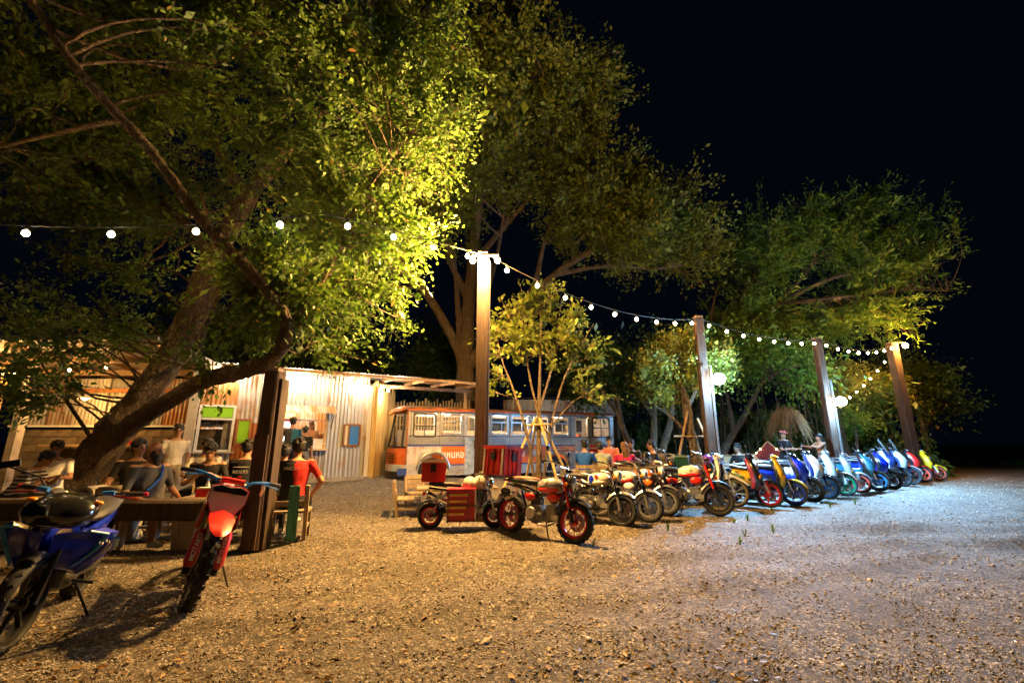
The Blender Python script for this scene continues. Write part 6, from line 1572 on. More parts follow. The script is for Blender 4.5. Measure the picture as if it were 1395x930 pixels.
# ------------------------------------------------------------------ blue motorcycle in the foreground
def blue_bike():
    P = bike_root('sport_moped', 'glossy blue sport moped with black headlight cowl and red levers', 'motorcycle', (-3.28, 3.16), -62, .62, 9, .95, None)
    R = .29; X = steer_mx((.42, 0, .75), (-.38, 0, .92), -6)
    wheel(P, (-.62, 0, R), R, .12, 'rim_black', 'cast', 5, disc=False); wheel(P, (.62, 0, R), R, .10, 'rim_black', 'cast', 5, X=X, disc=False)
    for s in (-1, 1): MB().tube([(.62, s * .08, R), (.56, s * .08, .50), (.48, s * .08, .72)], .025, 8).xf(X).build('fork_tube', 'black_plastic', P)
    arc_fender((.62, 0, R), R + .03, .11, 70, 140).xf(X).build('front_fender', 'black_plastic', P)
    # black headlight cowl
    cw = vert_loft([(.77, .49, .05, .13), (.80, .52, .11, .19), (.87, .51, .15, .225), (.94, .46, .14, .21), (.99, .39, .09, .14), (1.01, .36, .04, .06)], p=2.0).xf(X).build('headlight_cowl', 'p_black', P, smooth=60)
    for s in (-1, 1): MB().ell((.575, s * .07, .86), (.03, .055, .035), M=Matrix.Rotation(.4, 3, 'Y')).xf(X).build('headlight', 'black_gloss', cw)
    MB().ell((.60, 0, .80), (.02, .09, .012)).xf(X).build('position_lamp', 'head_lens', cw)
    for s in (-1, 1):
        MB().ell((.47, s * .20, .95), (.03, .035, .02)).xf(X).build('indicator', 'amber', cw)
        MB().tube([(.40, s * .08, .97), (.36, s * .18, 1.0), (.27, s * .30, 1.01), (.24, s * .36, 1.01)], .013, 7).xf(X).build('handlebar', 'chrome', P)
        MB().cyl((.285, s * .26, 1.01), (.22, s * .39, 1.01), .020, n=10).xf(X).build('grip', 'black_plastic', P); MB().lathe([(.014, -.02), (.02, 0), (.014, .02)], (.21, s * .405, 1.01), 'Y', 10).xf(X).build('bar_end', 'p_pink', P)
        MB().tube([(.33, s * .22, 1.0), (.36, s * .30, .99), (.32, s * .40, .98)], .009, 6).xf(X).build('lever', 'lever_red', P); MB().tube([(.36, s * .17, 1.01), (.35, s * .24, 1.02)], .02, 8).xf(X).build('switch_block', 'sign_blue', P)
    MB().tube([(.34, -.2, 1.02), (.36, -.25, 1.1), (.42, -.42, 1.16)], .008, 5).xf(X).build('mirror_stem', 'black_plastic', P); MB().box((.43, -.46, 1.17), (.02, .20, .05), M=Matrix.Rotation(.3, 3, 'X')).xf(X).build('mirror', 'black_gloss', P)
    # blue fairing: two wings sweeping back from the nose
    for s in (-1, 1):
        rings = [[(.53, s * .02, .74), (.50, s * .14, .77), (.40, s * .19, .74), (.34, s * .16, .62), (.42, s * .10, .50), (.50, s * .02, .52)],
                 [(.40, s * .02, .76), (.36, s * .18, .78), (.26, s * .23, .74), (.20, s * .20, .56), (.26, s * .12, .42), (.36, s * .02, .46)],
                 [(.14, s * .02, .70), (.12, s * .17, .70), (.06, s * .20, .64), (.02, s * .17, .48), (.05, s * .11, .38), (.10, s * .02, .42)]]
        WK = Matrix.Translation((.06, 0, .0)) @ Matrix.Diagonal((1, 1.5, 1.0, 1))
        w = MB().loft(rings).xf(WK).build('fairing', 'p_blue', P, smooth=50)
        MB().tube([(.515, s * .145, .772), (.405, s * .20, .742), (.345, s * .172, .62), (.42, s * .112, .50)], [.010, .014, .014, .006], 6).xf(WK).build('fairing_stripe', 'p_cyan', w)
        MB().tube([(.30, s * .235, .70), (.1, s * .215, .60), (.02, s * .19, .54)], [.014, .012, .004], 6).xf(WK).build('fairing_stripe', 'p_cyan', w)
        for k in range(5): MB().ell((.42 - .035 * k, s * (.188 + .008 * k), .68 - .015 * (k % 2)), (.010, .004, .012), nu=8, nv=5).xf(WK).build('decal', 'white_paint', w)
        MB().ell((.35, s * .10, .80), (.05, .05, .03)).build('bolt_cap', 'engine', P)
        MB().tube([(.1, s * .12, .32), (.1, s * .26, .31)], .014, 7).build('foot_peg', 'black_plastic', P)
    body_loft([(.30, .55, .12, .09), (.1, .52, .12, .09), (-.1, .56, .12, .10), (-.3, .64, .10, .12)]).build('tunnel', 'p_black', P)
    body_loft([(-.05, .62, .06, .10), (-.3, .68, .08, .13), (-.6, .74, .06, .10), (-.85, .80, .02, .04)]).build('rear_body', 'p_blue', P)
    body_loft([(-.0, .76, .02, .06), (-.1, .775, .045, .12), (-.4, .79, .045, .125), (-.75, .84, .03, .09), (-.8, .84, .01, .04)]).build('seat', 'seat_black', P)
    e = MB(); e.ell((0, 0, .34), (.2, .13, .12)); e.cyl((.1, 0, .38), (.36, 0, .44), .07); e.box((.3, 0, .40), (.06, .22, .16)); e.build('engine', 'engine', P)
    MB().tube([(.36, -.04, .36), (.3, -.12, .22), (-.1, -.14, .22), (-.4, -.15, .30), (-.8, -.16, .44)], [.016, .016, .018, .05, .05], 8).build('exhaust', 'black_plastic', P)
    for s in (-1, 1): MB().bar((-.1, s * .1, .34), (-.62, s * .1, R), .03, .05).build('swingarm', 'steel_dark', P)
    MB().bar((.0, .14, .26), (-.02, .32, -.02), .022, .018).build('side_stand', 'black_plastic', P)
    MB().tube([(.40, .1, .95), (.52, .16, .86), (.5, .14, .6), (.4, .1, .45)], .008, 5).build('cable', 'wire', P); MB().tube([(.40, -.1, .95), (.54, -.14, .84), (.52, -.12, .6), (.6, -.09, .4)], .008, 5).build('cable', 'wire', P)
colour('lever_red', (.65, .06, .02), .3, .5, .5)
blue_bike()
# its neighbour, of which only the seat end shows
def neighbour():
    P = thing('parked_motorcycle', 'dark motorcycle with chrome grab rail parked beside the blue sport moped', 'motorcycle', (-4.75, 3.9, 0), rad(140))
    P.rotation_euler.x = rad(-7)
    R = .29
    wheel(P, (-.62, 0, R), R, .11, 'rim_black', 'wire', disc=False); wheel(P, (.62, 0, R), R, .08, 'rim_black', 'wire', disc=False)
    body_loft([(.05, .78, .02, .06), (0, .79, .05, .12), (-.3, .80, .055, .15), (-.6, .83, .05, .14), (-.8, .85, .02, .07)]).build('seat', 'seat_black', P); MB().tube([(-.35, -.16, .80), (-.78, -.15, .86), (-.9, 0, .87), (-.78, .15, .86), (-.35, .16, .80)], .013, 7).build('grab_rail', 'chrome', P)
    body_loft([(-.0, .62, .08, .10), (-.3, .66, .09, .13), (-.6, .72, .07, .11), (-.85, .76, .02, .05)]).build('rear_body', 'p_black', P); body_loft([(.05, .80, .05, .08), (.2, .84, .10, .13), (.38, .84, .06, .08)]).build('tank', 'p_black', P)
    MB().ell((0, 0, .36), (.2, .13, .13)).build('engine', 'engine', P)
    for s in (-1, 1): MB().tube([(.62, s * .08, R), (.42, s * .08, .95)], .022, 8).build('fork_tube', 'chrome', P); MB().bar((-.1, s * .1, .34), (-.62, s * .1, R), .03, .05).build('swingarm', 'steel_dark', P); MB().cyl((-.6, s * .12, .32), (-.45, s * .12, .68), .022).build('shock', 'chrome', P)
    MB().tube([(.3, -.36, 1.05), (.42, -.12, .98), (.42, .12, .98), (.3, .36, 1.05)], .012, 7).build('handlebar', 'chrome', P); arc_fender((-.62, 0, R), R + .05, .14, 30, 160).build('rear_fender', 'p_black', P); MB().box((-.88, 0, .70), (.05, .14, .07)).build('tail_light', 'red_lens', P)
neighbour()

# ================================================================== PEOPLE
cloth('c_black', (.014, .013, .014)); cloth('c_charcoal', (.05, .048, .05)); cloth('c_white', (.68, .64, .60)); cloth('c_red', (.52, .018, .014)); cloth('c_blue', (.012, .10, .50)); cloth('c_sage', (.34, .38, .27)); cloth('c_pink', (.62, .02, .10)); cloth('c_teal', (.02, .12, .18)); cloth('c_denim', (.05, .08, .16)); cloth('c_khaki', (.38, .30, .19)); cloth('c_grey', (.17, .17, .17)); cloth('c_navy', (.02, .025, .05)); cloth('c_salmon', (.62, .18, .15)); cloth('c_tan', (.36, .20, .11))
def stripes(name):
    m, nt, b = base(name); N, L = nt.nodes, nt.links
    tc = N.new('ShaderNodeTexCoord'); wv = N.new('ShaderNodeTexWave'); wv.bands_direction = 'Z'; wv.inputs['Scale'].default_value = 5.5; wv.inputs['Distortion'].default_value = .8
    L.new(tc.outputs['Object'], wv.inputs['Vector']); rp = N.new('ShaderNodeValToRGB'); rp.color_ramp.interpolation = 'CONSTANT'
    rp.color_ramp.elements[0].color = (.012, .011, .01, 1); rp.color_ramp.elements[1].color = (.55, .50, .44, 1); rp.color_ramp.elements[1].position = .5
    L.new(wv.outputs[0], rp.inputs[0]); L.new(rp.outputs[0], b.inputs['Base Color']); b.inputs['Roughness'].default_value = .9
    return m
SPEC['c_stripes'] = stripes

def remeshed(mb, voxel, name):
    me = bpy.data.meshes.new(name + '_src'); me.from_pydata(mb.v, [], mb.f); me.update()
    o = bpy.data.objects.new(name + '_src', me); COL.objects.link(o)
    m = o.modifiers.new('r', 'REMESH'); m.mode = 'VOXEL'; m.voxel_size = voxel
    s = o.modifiers.new('s', 'SMOOTH'); s.factor = .5; s.iterations = 3
    dg = bpy.context.evaluated_depsgraph_get()
    out = bpy.data.meshes.new_from_object(o.evaluated_get(dg))
    bpy.data.objects.remove(o); bpy.data.meshes.remove(me)
    return out

def person(label, loc, heading, pose='sit', arms='table', shirt='c_black', pants='c_denim', hair='short', h=1.68, lean=8, nod=8, turn=0, sleeve=.55, shorts=1.0, skin='skin', fat=1.0, seat=.40, hairmat='hair', beard=False, cap=None, group=None, detail=True, z=None, shirt2=None):
    k = h / 1.7
    t = thing('person', label, 'person', (loc[0], loc[1], ground_z(*loc) if z is None else z), rad(heading), group)
    V = Vector; f = fat
    if pose == 'sit':
        pel = V((0, 0, seat + .10 * k))
    else:
        pel = V((0, 0, .93 * k))
    la = rad(lean); up = V((math.sin(la), 0, math.cos(la))); fw = V((math.cos(la), 0, -math.sin(la)))
    chest = pel + up * .34 * k; neck = pel + up * .53 * k; 
    hn = rad(nod); hup = V((math.sin(la * .5 + hn * .6), 0, math.cos(la * .5 + hn * .6)))
    head = neck + up * .02 * k + hup * .135 * k
    HR = Matrix.Rotation(rad(turn), 3, 'Z') @ Matrix.Rotation(hn, 3, 'Y')
    body = MB(); bones = []
    def ring(c, ax, w, d, n=14):
        u = V((0, 1, 0)); v = u.cross(ax).normalized() * -1
        return [c + u * w * math.cos(2 * PI * q / n) + v * d * math.sin(2 * PI * q / n) for q in range(n)]
    secs = [(-.10, .14, .11), (-.04, .165, .125), (.06, .155, .115), (.16, .145, .108), (.28, .165, .118), (.38, .178, .118), (.45, .172, .105), (.495, .135, .085), (.53, .075, .062)]
    body.loft([ring(pel + up * a * k, up, w * k * (f if a < .4 else (f + 1) / 2), d * k * (f * (1.12 if 0 < a < .3 and f > 1.1 else 1))) for a, w, d in secs])
    bones += [('shirt', pel + up * .06 * k, pel + up * .40 * k, .16 * k * f), ('pants', pel - up * .06 * k, pel + up * .02 * k, .16 * k * f), ('skin', neck - up * .01, head, .06 * k)]
    # neck and head
    body.tube([neck - up * .06 * k, neck + up * .02 * k, head - hup * .05 * k], [.06 * k, .054 * k, .055 * k], 10)
    def H(x, y, zz): return head + HR @ V((x * k, y * k, zz * k))
    body.ell(H(-.008, 0, .02), (.094 * k, .076 * k, .098 * k), HR); body.ell(H(.022, 0, -.045), (.066 * k, .057 * k, .070 * k), HR)
    body.ell(H(.096, 0, -.012), (.018 * k, .013 * k, .024 * k), HR, 8, 6); body.ell(H(.082, 0, -.085), (.018 * k, .022 * k, .016 * k), HR, 8, 6)
    for s in (-1, 1): body.ell(H(-.005, s * .078, -.005), (.018 * k, .010 * k, .03 * k), HR, 8, 6)
    hands = []
    for s in (-1, 1):
        sh = neck - up * .065 * k + V((0, s * .185 * k * (f + 1) / 2, 0))
        if arms == 'table': el = sh + V((.12, s * .07, -.25)) * k; wr = el + V((.22, -s * .10, .03)) * k
        elif arms == 'phone': el = sh + V((.10, s * .09, -.26)) * k; wr = el + V((.17, -s * .17, .13)) * k
        elif arms == 'lap': el = sh + V((.05, s * .10, -.27)) * k; wr = el + V((.22, -s * .09, -.10)) * k
        elif arms == 'counter': el = sh + (V((.14, s * .08, -.22)) if s > 0 else V((.02, s * .06, -.28))) * k; wr = el + (V((.22, s * .02, .02)) if s > 0 else V((.12, -s * .02, -.22))) * k
        elif arms == 'hips': el = sh + V((-.06, s * .16, -.24)) * k; wr = el + V((.14, -s * .10, -.14)) * k
        elif arms == 'point': el = sh + V((.20, s * .02, -.12)) * k; wr = el + V((.22, -s * .05, .04)) * k
        else: el = sh + V((-.01, s * .05, -.29)) * k; wr = el + V((.05, s * .0, -.25)) * k
        body.tube([neck - up * .09 * k + V((0, s * .08 * k, 0)), sh, sh.lerp(el, .35), el, el.lerp(wr, .35), wr], [.062 * k, .060 * k * (f + 1) / 2, .051 * k * (f + 1) / 2, .041 * k, .040 * k, .027 * k], 10)
        body.ell(sh, (.062 * k, .062 * k, .062 * k))
        cut = sh.lerp(el, min(1, sleeve)) if sleeve <= 1 else el.lerp(wr, sleeve - 1)
        if sleeve <= 1: bones += [('shirt2' if shirt2 else 'shirt', sh, cut, .06 * k), ('skin', cut, el, .045 * k), ('skin', el, wr, .04 * k)]
        else: bones += [('shirt', sh, el, .06 * k), ('shirt', el, cut, .045 * k), ('skin', cut, wr, .03 * k)]
        hands.append((s, el, wr))
        d = (wr - el).normalized(); pc = wr + d * .05 * k
        q = d.to_track_quat('X', 'Z').to_matrix()
        body.ell(pc, (.055 * k, .040 * k, .018 * k), q, 10, 6); bones.append(('skin', wr, pc + d * .05 * k, .03))
    for s in (-1, 1):
        hp = pel + V((0, s * .09 * k, -.02 * k))
        if pose == 'sit':
            kn = hp + V((.42, s * .07, -.02)) * k; kn.z = max(kn.z, seat * .0 + .40 * k); an = V((kn.x + .02 * k, kn.y, .08 * k))
        else:
            kn = hp + V((.03, s * .02, -.42)) * k; an = V((hp.x - .01, kn.y + s * .01, .08 * k))
        body.tube([hp - (kn - hp).normalized() * .02, hp.lerp(kn, .3), kn, kn.lerp(an, .3), an, an - V((0, 0, .04 * k))], [.092 * k * f, .085 * k * f, .058 * k, .056 * k, .038 * k, .036 * k], 10)
        toe = an + V((.17 * k, s * .02, -.05 * k)); body.tube([an + V((-.04 * k, 0, -.045 * k)), an + V((.06 * k, 0, -.04 * k)), toe], [.036 * k, .042 * k, .03 * k], 8)
        bones += [('shoe', an + V((-.04 * k, 0, -.04 * k)), toe, .04)]
        if shorts >= 1: bones += [('pants', hp, kn, .085 * k * f), ('pants', kn, an, .05 * k)]
        else: c_ = hp.lerp(kn, shorts); bones += [('pants', hp, c_, .085 * k * f), ('skin', c_, kn, .06 * k), ('skin', kn, an, .05 * k)]
    me = remeshed(body, .0165 if detail else .022, 'person')
    nv = len(me.polygons); C = np.empty(nv * 3, dtype=np.float32); me.polygons.foreach_get('center', C); C = C.reshape(-1, 3)
    slots = ['skin', 'shirt', 'pants', 'shoe', 'shirt2']; best = np.full(nv, 1e9); idx = np.zeros(nv, dtype=np.int32)
    for reg, a, b, r in bones:
        a = np.array(a); b = np.array(b); ab = b - a; tt = np.clip(((C - a) @ ab) / (ab @ ab + 1e-9), 0, 1)
        dd = np.linalg.norm(C - (a + tt[:, None] * ab), axis=1) - r
        m = dd < best; best[m] = dd[m]; idx[m] = slots.index(reg)
    hgt = (C - np.array(pel)) @ np.array(up); ax = np.linalg.norm(C - np.array(pel) - hgt[:, None] * np.array(up), axis=1)
    idx[(hgt > .50 * k) & (ax < .30 * k)] = 0
    idx[(hgt > .44 * k) & (hgt <= .50 * k) & (ax < .22 * k) & (idx == 0)] = 1
    if shirt2:
        m = (idx == 1) & (C[:, 1] < 0); idx[m] = 4
        idx[(idx == 4) & (C[:, 1] > .02)] = 1
    me.materials.clear()
    for mm in (skin, shirt, pants, 'c_white' if pants != 'c_white' else 'c_black', shirt2 or shirt): me.materials.append(M_(mm))
    me.polygons.foreach_set('material_index', idx); me.polygons.foreach_set('use_smooth', np.ones(nv, dtype=bool)); me.update(); me.name = 'body'
    bo = link('body', me, t)
    # fingers: five per hand, unequal, curled
    fg = MB()
    for s, el, wr in hands:
        d = (wr - el).normalized(); q = d.to_track_quat('X', 'Z').to_matrix()
        for j, (y, ln) in enumerate(((-.030, .058), (-.010, .072), (.010, .076), (.029, .066))):
            y *= s; b0 = wr + q @ V((.085 * k, y * k, 0)); b1 = b0 + q @ V((ln * .55 * k, y * .15, -.012)); b2 = b1 + q @ V((ln * .45 * k, 0, -.028)); fg.tube([b0, b1, b2], [.0095, .0085, .007], 6)
        b0 = wr + q @ V((.03 * k, -s * .032 * k, 0)); b1 = b0 + q @ V((.035, -s * .022, -.008)); b2 = b1 + q @ V((.030, s * .002, -.016)); fg.tube([b0, b1, b2], [.011, .010, .008], 6)
    fo = fg.build('fingers', skin, t, smooth=70); fo['kind'] = 'stuff'
    # face
    for s in (-1, 1):
        MB().ell(H(.083, s * .032, .012), (.010 * k, .014 * k, .008 * k), HR, 8, 6).build('eye', 'eye', t)
        MB().ell(H(.086, s * .034, .034), (.010 * k, .022 * k, .005 * k), HR, 8, 5).build('eyebrow', 'hair', t)
    MB().ell(H(.086, 0, -.060), (.008 * k, .024 * k, .006 * k), HR, 8, 5).build('mouth', 'lips', t)
    # hair
    rnd = random.Random(label)
    if hair != 'none':
        hb = MB(); i0 = 0
        hb.ell(H(-.022, 0, .042), (.098 * k, .088 * k, .094 * k), HR, 18, 12)
        hb.ell(H(-.042, 0, .0), (.066 * k, .081 * k, .078 * k), HR, 14, 10)
        if hair in ('short', 'mop'):
            for q in range(46 if hair == 'mop' else 26):
                a = rnd.uniform(0, 2 * PI); e = rnd.uniform(.0, 1.45); r = .082 + rnd.uniform(-.008, .008)
                x, y, zz = -.02 + r * math.cos(a) * math.cos(e), .92 * r * math.sin(a) * math.cos(e), .045 + r * math.sin(e)
                if x > .05 and zz < .075: continue
                hb.ell(H(x, y, zz), (.036 * k, .032 * k, .020 * k), HR, 7, 5)
        if hair == 'long':
            hb.ell(H(-.062, 0, -.10), (.055 * k, .088 * k, .15 * k), HR, 14, 10); hb.ell(H(-.078, 0, -.22), (.042 * k, .074 * k, .14 * k), HR, 14, 10)
            for q in range(16): y_ = rnd.uniform(-.075, .075); hb.tube([H(-.08, y_, .0), H(-.105, y_ * 1.1, -.15), H(-.095, y_ * .9, -.36 + rnd.uniform(-.03, .03))], [.02 * k, .018 * k, .004], 5)
        if False:
            hb.loft([[H(-.06 - .05 * math.cos(a), .088 * math.sin(a), .05) for a in np.linspace(-1.9, 1.9, 9)] + [H(.0, .07, .05), H(.0, -.07, .05)], [H(-.055 - .06 * math.cos(a), .10 * math.sin(a), -.1) for a in np.linspace(-1.7, 1.7, 9)] + [H(-.02, .07, -.1), H(-.02, -.07, -.1)], [H(-.08 - .04 * math.cos(a), .085 * math.sin(a), -.33) for a in np.linspace(-1.7, 1.7, 9)] + [H(-.06, .06, -.33), H(-.06, -.06, -.33)]])
        hb.build('hair', hairmat, t, smooth=75)
    if beard:
        bb = MB(); bb.ell(H(.055, 0, -.085), (.05 * k, .062 * k, .065 * k), HR); bb.ell(H(.06, 0, -.14), (.036 * k, .045 * k, .06 * k), HR)
        for s in (-1, 1): bb.ell(H(.03, s * .062, -.04), (.035 * k, .016 * k, .05 * k), HR)
        bb.build('beard', 'hair', t, smooth=75)
    if cap:
        cb_ = MB().ell(H(-.01, 0, .07), (.105 * k, .09 * k, .065 * k), HR); cb_.ell(H(.10, 0, .06), (.07 * k, .07 * k, .008 * k), HR); cb_.build('cap', cap, t, smooth=75)
    return t, neck, up, pel

def back_text(t, neck, up, body, size, drop, mat='white_paint', k=1.0):
    p = neck - up * drop; o = text('shirt_print', body, size, mat, t, p + Vector((-.128 * k - .012, 0, 0)), (PI / 2, 0, -PI / 2), extrude=.001)
    return o

# ------------------------------------------------------------------ furniture helpers
def plank_table(label, loc, rz, L, Wd, H, mat='wood_bench', planks=4, legs='cross', group=None):
    t = thing('wooden_table', label, 'table', (loc[0], loc[1], ground_z(*loc)), rad(rz), group)
    for q in range(planks): MB().box((0, -Wd / 2 + Wd * (q + .5) / planks, H - .018), (L, Wd / planks - .012, .036)).build('top_plank', mat, t)
    for x in (-L * .36, L * .36):
        if legs == 'cross':
            MB().bar((x, -Wd * .42, 0), (x, Wd * .22, H - .04), .05, .08).build('leg', mat, t); MB().bar((x + .055, Wd * .42, 0), (x + .055, -Wd * .22, H - .04), .05, .08).build('leg', mat, t)
        else:
            for y in (-Wd * .4, Wd * .4): MB().box((x * 1.25, y, (H - .036) / 2), (.07, .07, H - .036)).build('leg', mat, t)
    MB().box((0, 0, H - .06), (L * .8, .06, .045)).build('apron_rail', mat, t)
    return t
def bench_chair(label, loc, rz, w=.5, seat=.36, back=.78, mat='wood_bench', group=None, back_slats=3, slat_mat=None, cat='chair'):
    t = thing('wooden_chair' if cat == 'chair' else 'wooden_bench', label, cat, (loc[0], loc[1], ground_z(*loc)), rad(rz), group)
    d = .44
    for q in range(4): MB().box((-d / 2 + d * (q + .5) / 4, 0, seat - .015), (d / 4 - .012, w, .03)).build('seat_slat', mat, t)
    for y in (-w / 2 + .03, w / 2 - .03):
        MB().bar((-d / 2 + .02, y, 0), (-d / 2 - .08, y, back), .05, .05).build('back_leg', mat, t); MB().bar((d / 2 - .03, y, 0), (d / 2 - .03, y, seat - .03), .05, .05).build('leg', mat, t)
        MB().bar((-d / 2, y, seat * .45), (d / 2 - .03, y, seat * .45), .035, .035).build('stretcher', mat, t)
    for q in range(back_slats):
        z = seat + .10 + (back - seat - .12) * q / max(1, back_slats - 1); MB().box((-d / 2 - .02 - .06 * (z - seat) / (back - seat), 0, z), (.024, w - .04, .075)).build('back_slat', slat_mat or mat, t)
    return t
def lounger(label, loc, rz, group='folding wooden lounge chairs under the trees'):
    t = thing('lounge_chair', label, 'lounge chair', (loc[0], loc[1], ground_z(*loc)), rad(rz), group)
    for y in (-.26, .26):
        MB().bar((.4, y, 0), (-.45, y, .95), .03, .05).build('back_rail', 'wood_tan', t); MB().bar((-.4, y, 0), (.5, y, .40), .03, .05).build('seat_rail', 'wood_tan', t)
    MB().loft([[(.48, -.24, .38), (.48, .24, .38)], [(.15, -.24, .24), (.15, .24, .24)], [(-.05, -.24, .34), (-.05, .24, .34)], [(-.42, -.24, .92), (-.42, .24, .92)]], closed=False, caps=False).build('sling', 'canvas', t, smooth=60)
    MB().bar((-.45, -.27, .95), (-.45, .27, .95), .03, .03).build('top_bar', 'wood_tan', t)
SPEC['canvas'] = pbr((.52, .36, .19), .9, 0, .1, 6)
SPEC['wood_teal'] = wood((.05, .22, .17)); 

# ------------------------------------------------------------------ left dining group
t = thing('log_rail', 'long dark squared beam resting on short stumps as a rail', 'rail', (-3.45, 6.02, 0), rad(180))
rings = []
for q in range(11):
    x = 5.2 * q / 10; w = .15 + random.uniform(-.012, .012); rings.append([(x, a * w, .47 + b * .125 + random.uniform(-.008, .008)) for a, b in ((-.8, -1), (.8, -1), (1, -.7), (1, .7), (.8, 1), (-.8, 1), (-1, .7), (-1, -.7))])
MB().loft(rings).build('beam', 'wood_dark', t, smooth=30)
for x in (.75, 3.0, 4.9): MB().box((x, 0, .17), (.16, .2, .35), taper=1.25).build('stump', 'wood_grey', t)
plank_table('low wooden table with red and green boxes between the seated friends', (-4.15, 6.72), 8, 1.1, .6, .56, 'wood_grey')
for (x, y, lab, m, sz) in ((-4.4, 6.6, 'small red box standing on the low table', 'plastic_red', (.2, .14, .11)), (-4.08, 6.78, 'green crate standing on the low table', 'p_dkgreen', (.32, .2, .14))):
    t = thing('table_box', lab, 'box', (x, y, .56), .15); MB().box((0, 0, sz[2] / 2), sz).build('box_body', m, t); MB().box((0, 0, sz[2] + .01), (sz[0] * .96, sz[1] * .96, .02)).build('contents', 'paper', t)
t = thing('water_bottle', 'clear water bottle standing on the low table', 'bottle', (-4.55, 6.85, .56)); MB().lathe([(.03, 0), (.033, .02), (.033, .14), (.013, .19), (.013, .21)], n=12).build('bottle_body', 'jar_glass', t); MB().lathe([(.016, .205), (.016, .23)], n=10).build('cap', 'sign_blue', t)

A, nk, up_, pl = person('heavy bearded man with shaved head and grey shirt sitting at the beam', (-5.1, 6.3), -8, 'sit', 'lap', 'c_charcoal', 'c_khaki', 'none', 1.84, 10, 4, 10, .75, shorts=.85, skin='skin_tan', fat=1.32, seat=.36, beard=True)
MB().tube([nk + Vector((.06, .12, -.02)), nk + Vector((.17, .02, -.18)), nk + Vector((.14, -.12, -.34))], .014, 6).build('bag_strap', 'c_blue', A)
bench_chair('rough wooden chair under the bearded man', (-5.16, 6.3), -8, .55, .36, .72, 'wood_grey')
person('young man in black shirt leaning back beside the leaning trunk', (-5.8, 7.0), -50, 'sit', 'lap', 'c_black', 'c_black', 'mop', 1.80, -4, 2, 35, .55, seat=.40)
bench_chair('wooden chair with pale rails under the man beside the leaning trunk', (-5.8, 7.0), -15, .5, .40, .78, 'wood_bench')
person('young man in plain white t-shirt standing before the block wall', (-6.45, 8.6), -40, 'stand', 'down', 'c_white', 'c_khaki', 'mop', 1.62, 4, 10, -10, .6)
B_, nk, up_, pl = person('young man in black t-shirt bent over his phone', (-4.86, 7.3), -62, 'sit', 'phone', 'c_black', 'c_denim', 'mop', 1.76, 18, 22, 0, .6, seat=.40)
hp = pl + Vector((.32, 0, .36)); MB().box(hp, (.075, .15, .012), M=Matrix.Rotation(-.6, 3, 'Y')).build('phone', 'black_gloss', B_)
bench_chair('wooden stool chair under the young man with the phone', (-4.89, 7.35), -62, .45, .40, .7, 'wood_bench')
person('man in white shirt with cropped hair behind the young man with the phone', (-5.45, 8.05), -70, 'sit', 'table', 'c_white', 'c_black', 'short', 1.78, 6, 6, 15, .6, seat=.44)
bench_chair('wooden chair under the white shirted man with cropped hair', (-5.46, 8.1), -70, .45, .44, .8, 'wood_bench')
C_, nk, up_, pl = person('man in black t-shirt with white print on the back at the low table', (-4.5, 7.6), 100, 'sit', 'table', 'c_black', 'c_denim', 'mop', 1.80, 8, 8, 0, .6, seat=.40)
back_text(C_, nk, up_, 'RIDERS', .075, .22, k=1.06); MB().tube([nk - up_ * .14 + Vector((-.14, y, .0)) for y in (-.12, -.04, .04, .12)], .004, 4).build('shirt_print', 'white_paint', C_); MB().ell(nk - up_ * .30 + Vector((-.135, 0, 0)), (.004, .04, .014), nu=10, nv=5).build('shirt_print', 'plastic_red', C_)
bench_chair('wooden chair under the man with the printed back', (-4.5, 7.57), 100, .45, .40, .42, 'wood_bench', back_slats=0)
D_, nk, up_, pl = person('man in red and black jersey sitting with his back turned', (-3.15, 6.6), 108, 'sit', 'hips', 'c_black', 'c_black', 'short', 1.80, 8, 6, 12, .62, seat=.42, fat=1.1, shirt2='c_red')
back_text(D_, nk, up_, 'MillDonell', .064, .13, k=1.16)
bench_chair('weathered plank chair with one teal slat under the man in red and black', (-3.13, 6.55), 108, .52, .40, .74, 'wood_grey', back_slats=1)
ch = [o for o in bpy.data.objects if o.get('label', '').startswith('weathered plank chair')][0]
MB().bar((-.255, -.07, .02), (-.315, -.07, .74), .022, .13, up=(0, 1, 0)).build('teal_plank', 'wood_teal', ch)
person('dark haired person hidden behind the man in red and black', (-3.78, 7.45), 95, 'sit', 'table', 'c_black', 'c_black', 'mop', 1.64, 6, 6, 20, .6, seat=.40, detail=False)
person('man in white t-shirt looking down beside the shed column', (-7.95, 7.9), -60, 'sit', 'table', 'c_white', 'c_grey', 'short', 1.8, 10, 16, 0, .6, skin='skin_tan', seat=.40)
person('person in black and white striped shirt beside the man at the shed column', (-7.85, 7.2), 20, 'sit', 'phone', 'c_stripes', 'c_black', 'mop', 1.62, 30, 30, 0, .8, skin='skin_tan', seat=.40)
plank_table('low wooden table in front of the person in stripes', (-7.1, 7.45), 80, 1.2, .6, .5, 'wood_tan')
t = thing('white_bench', 'pale grey moulded bench behind the blue sport moped', 'bench', (-5.55, 6.45, 0), rad(4))
MB().box((0, 0, .58), (.95, .3, .10)).build('seat_slab', 'concrete', t)
for x in (-.3, .28): MB().lathe([(.09, -.16), (.13, -.16), (.13, .16), (.09, .16)], (x, 0, .60), 'Y', 16, closed=True).build('ring_handle', 'concrete', t); MB().box((x, 0, .27), (.1, .26, .54)).build('leg', 'concrete', t)

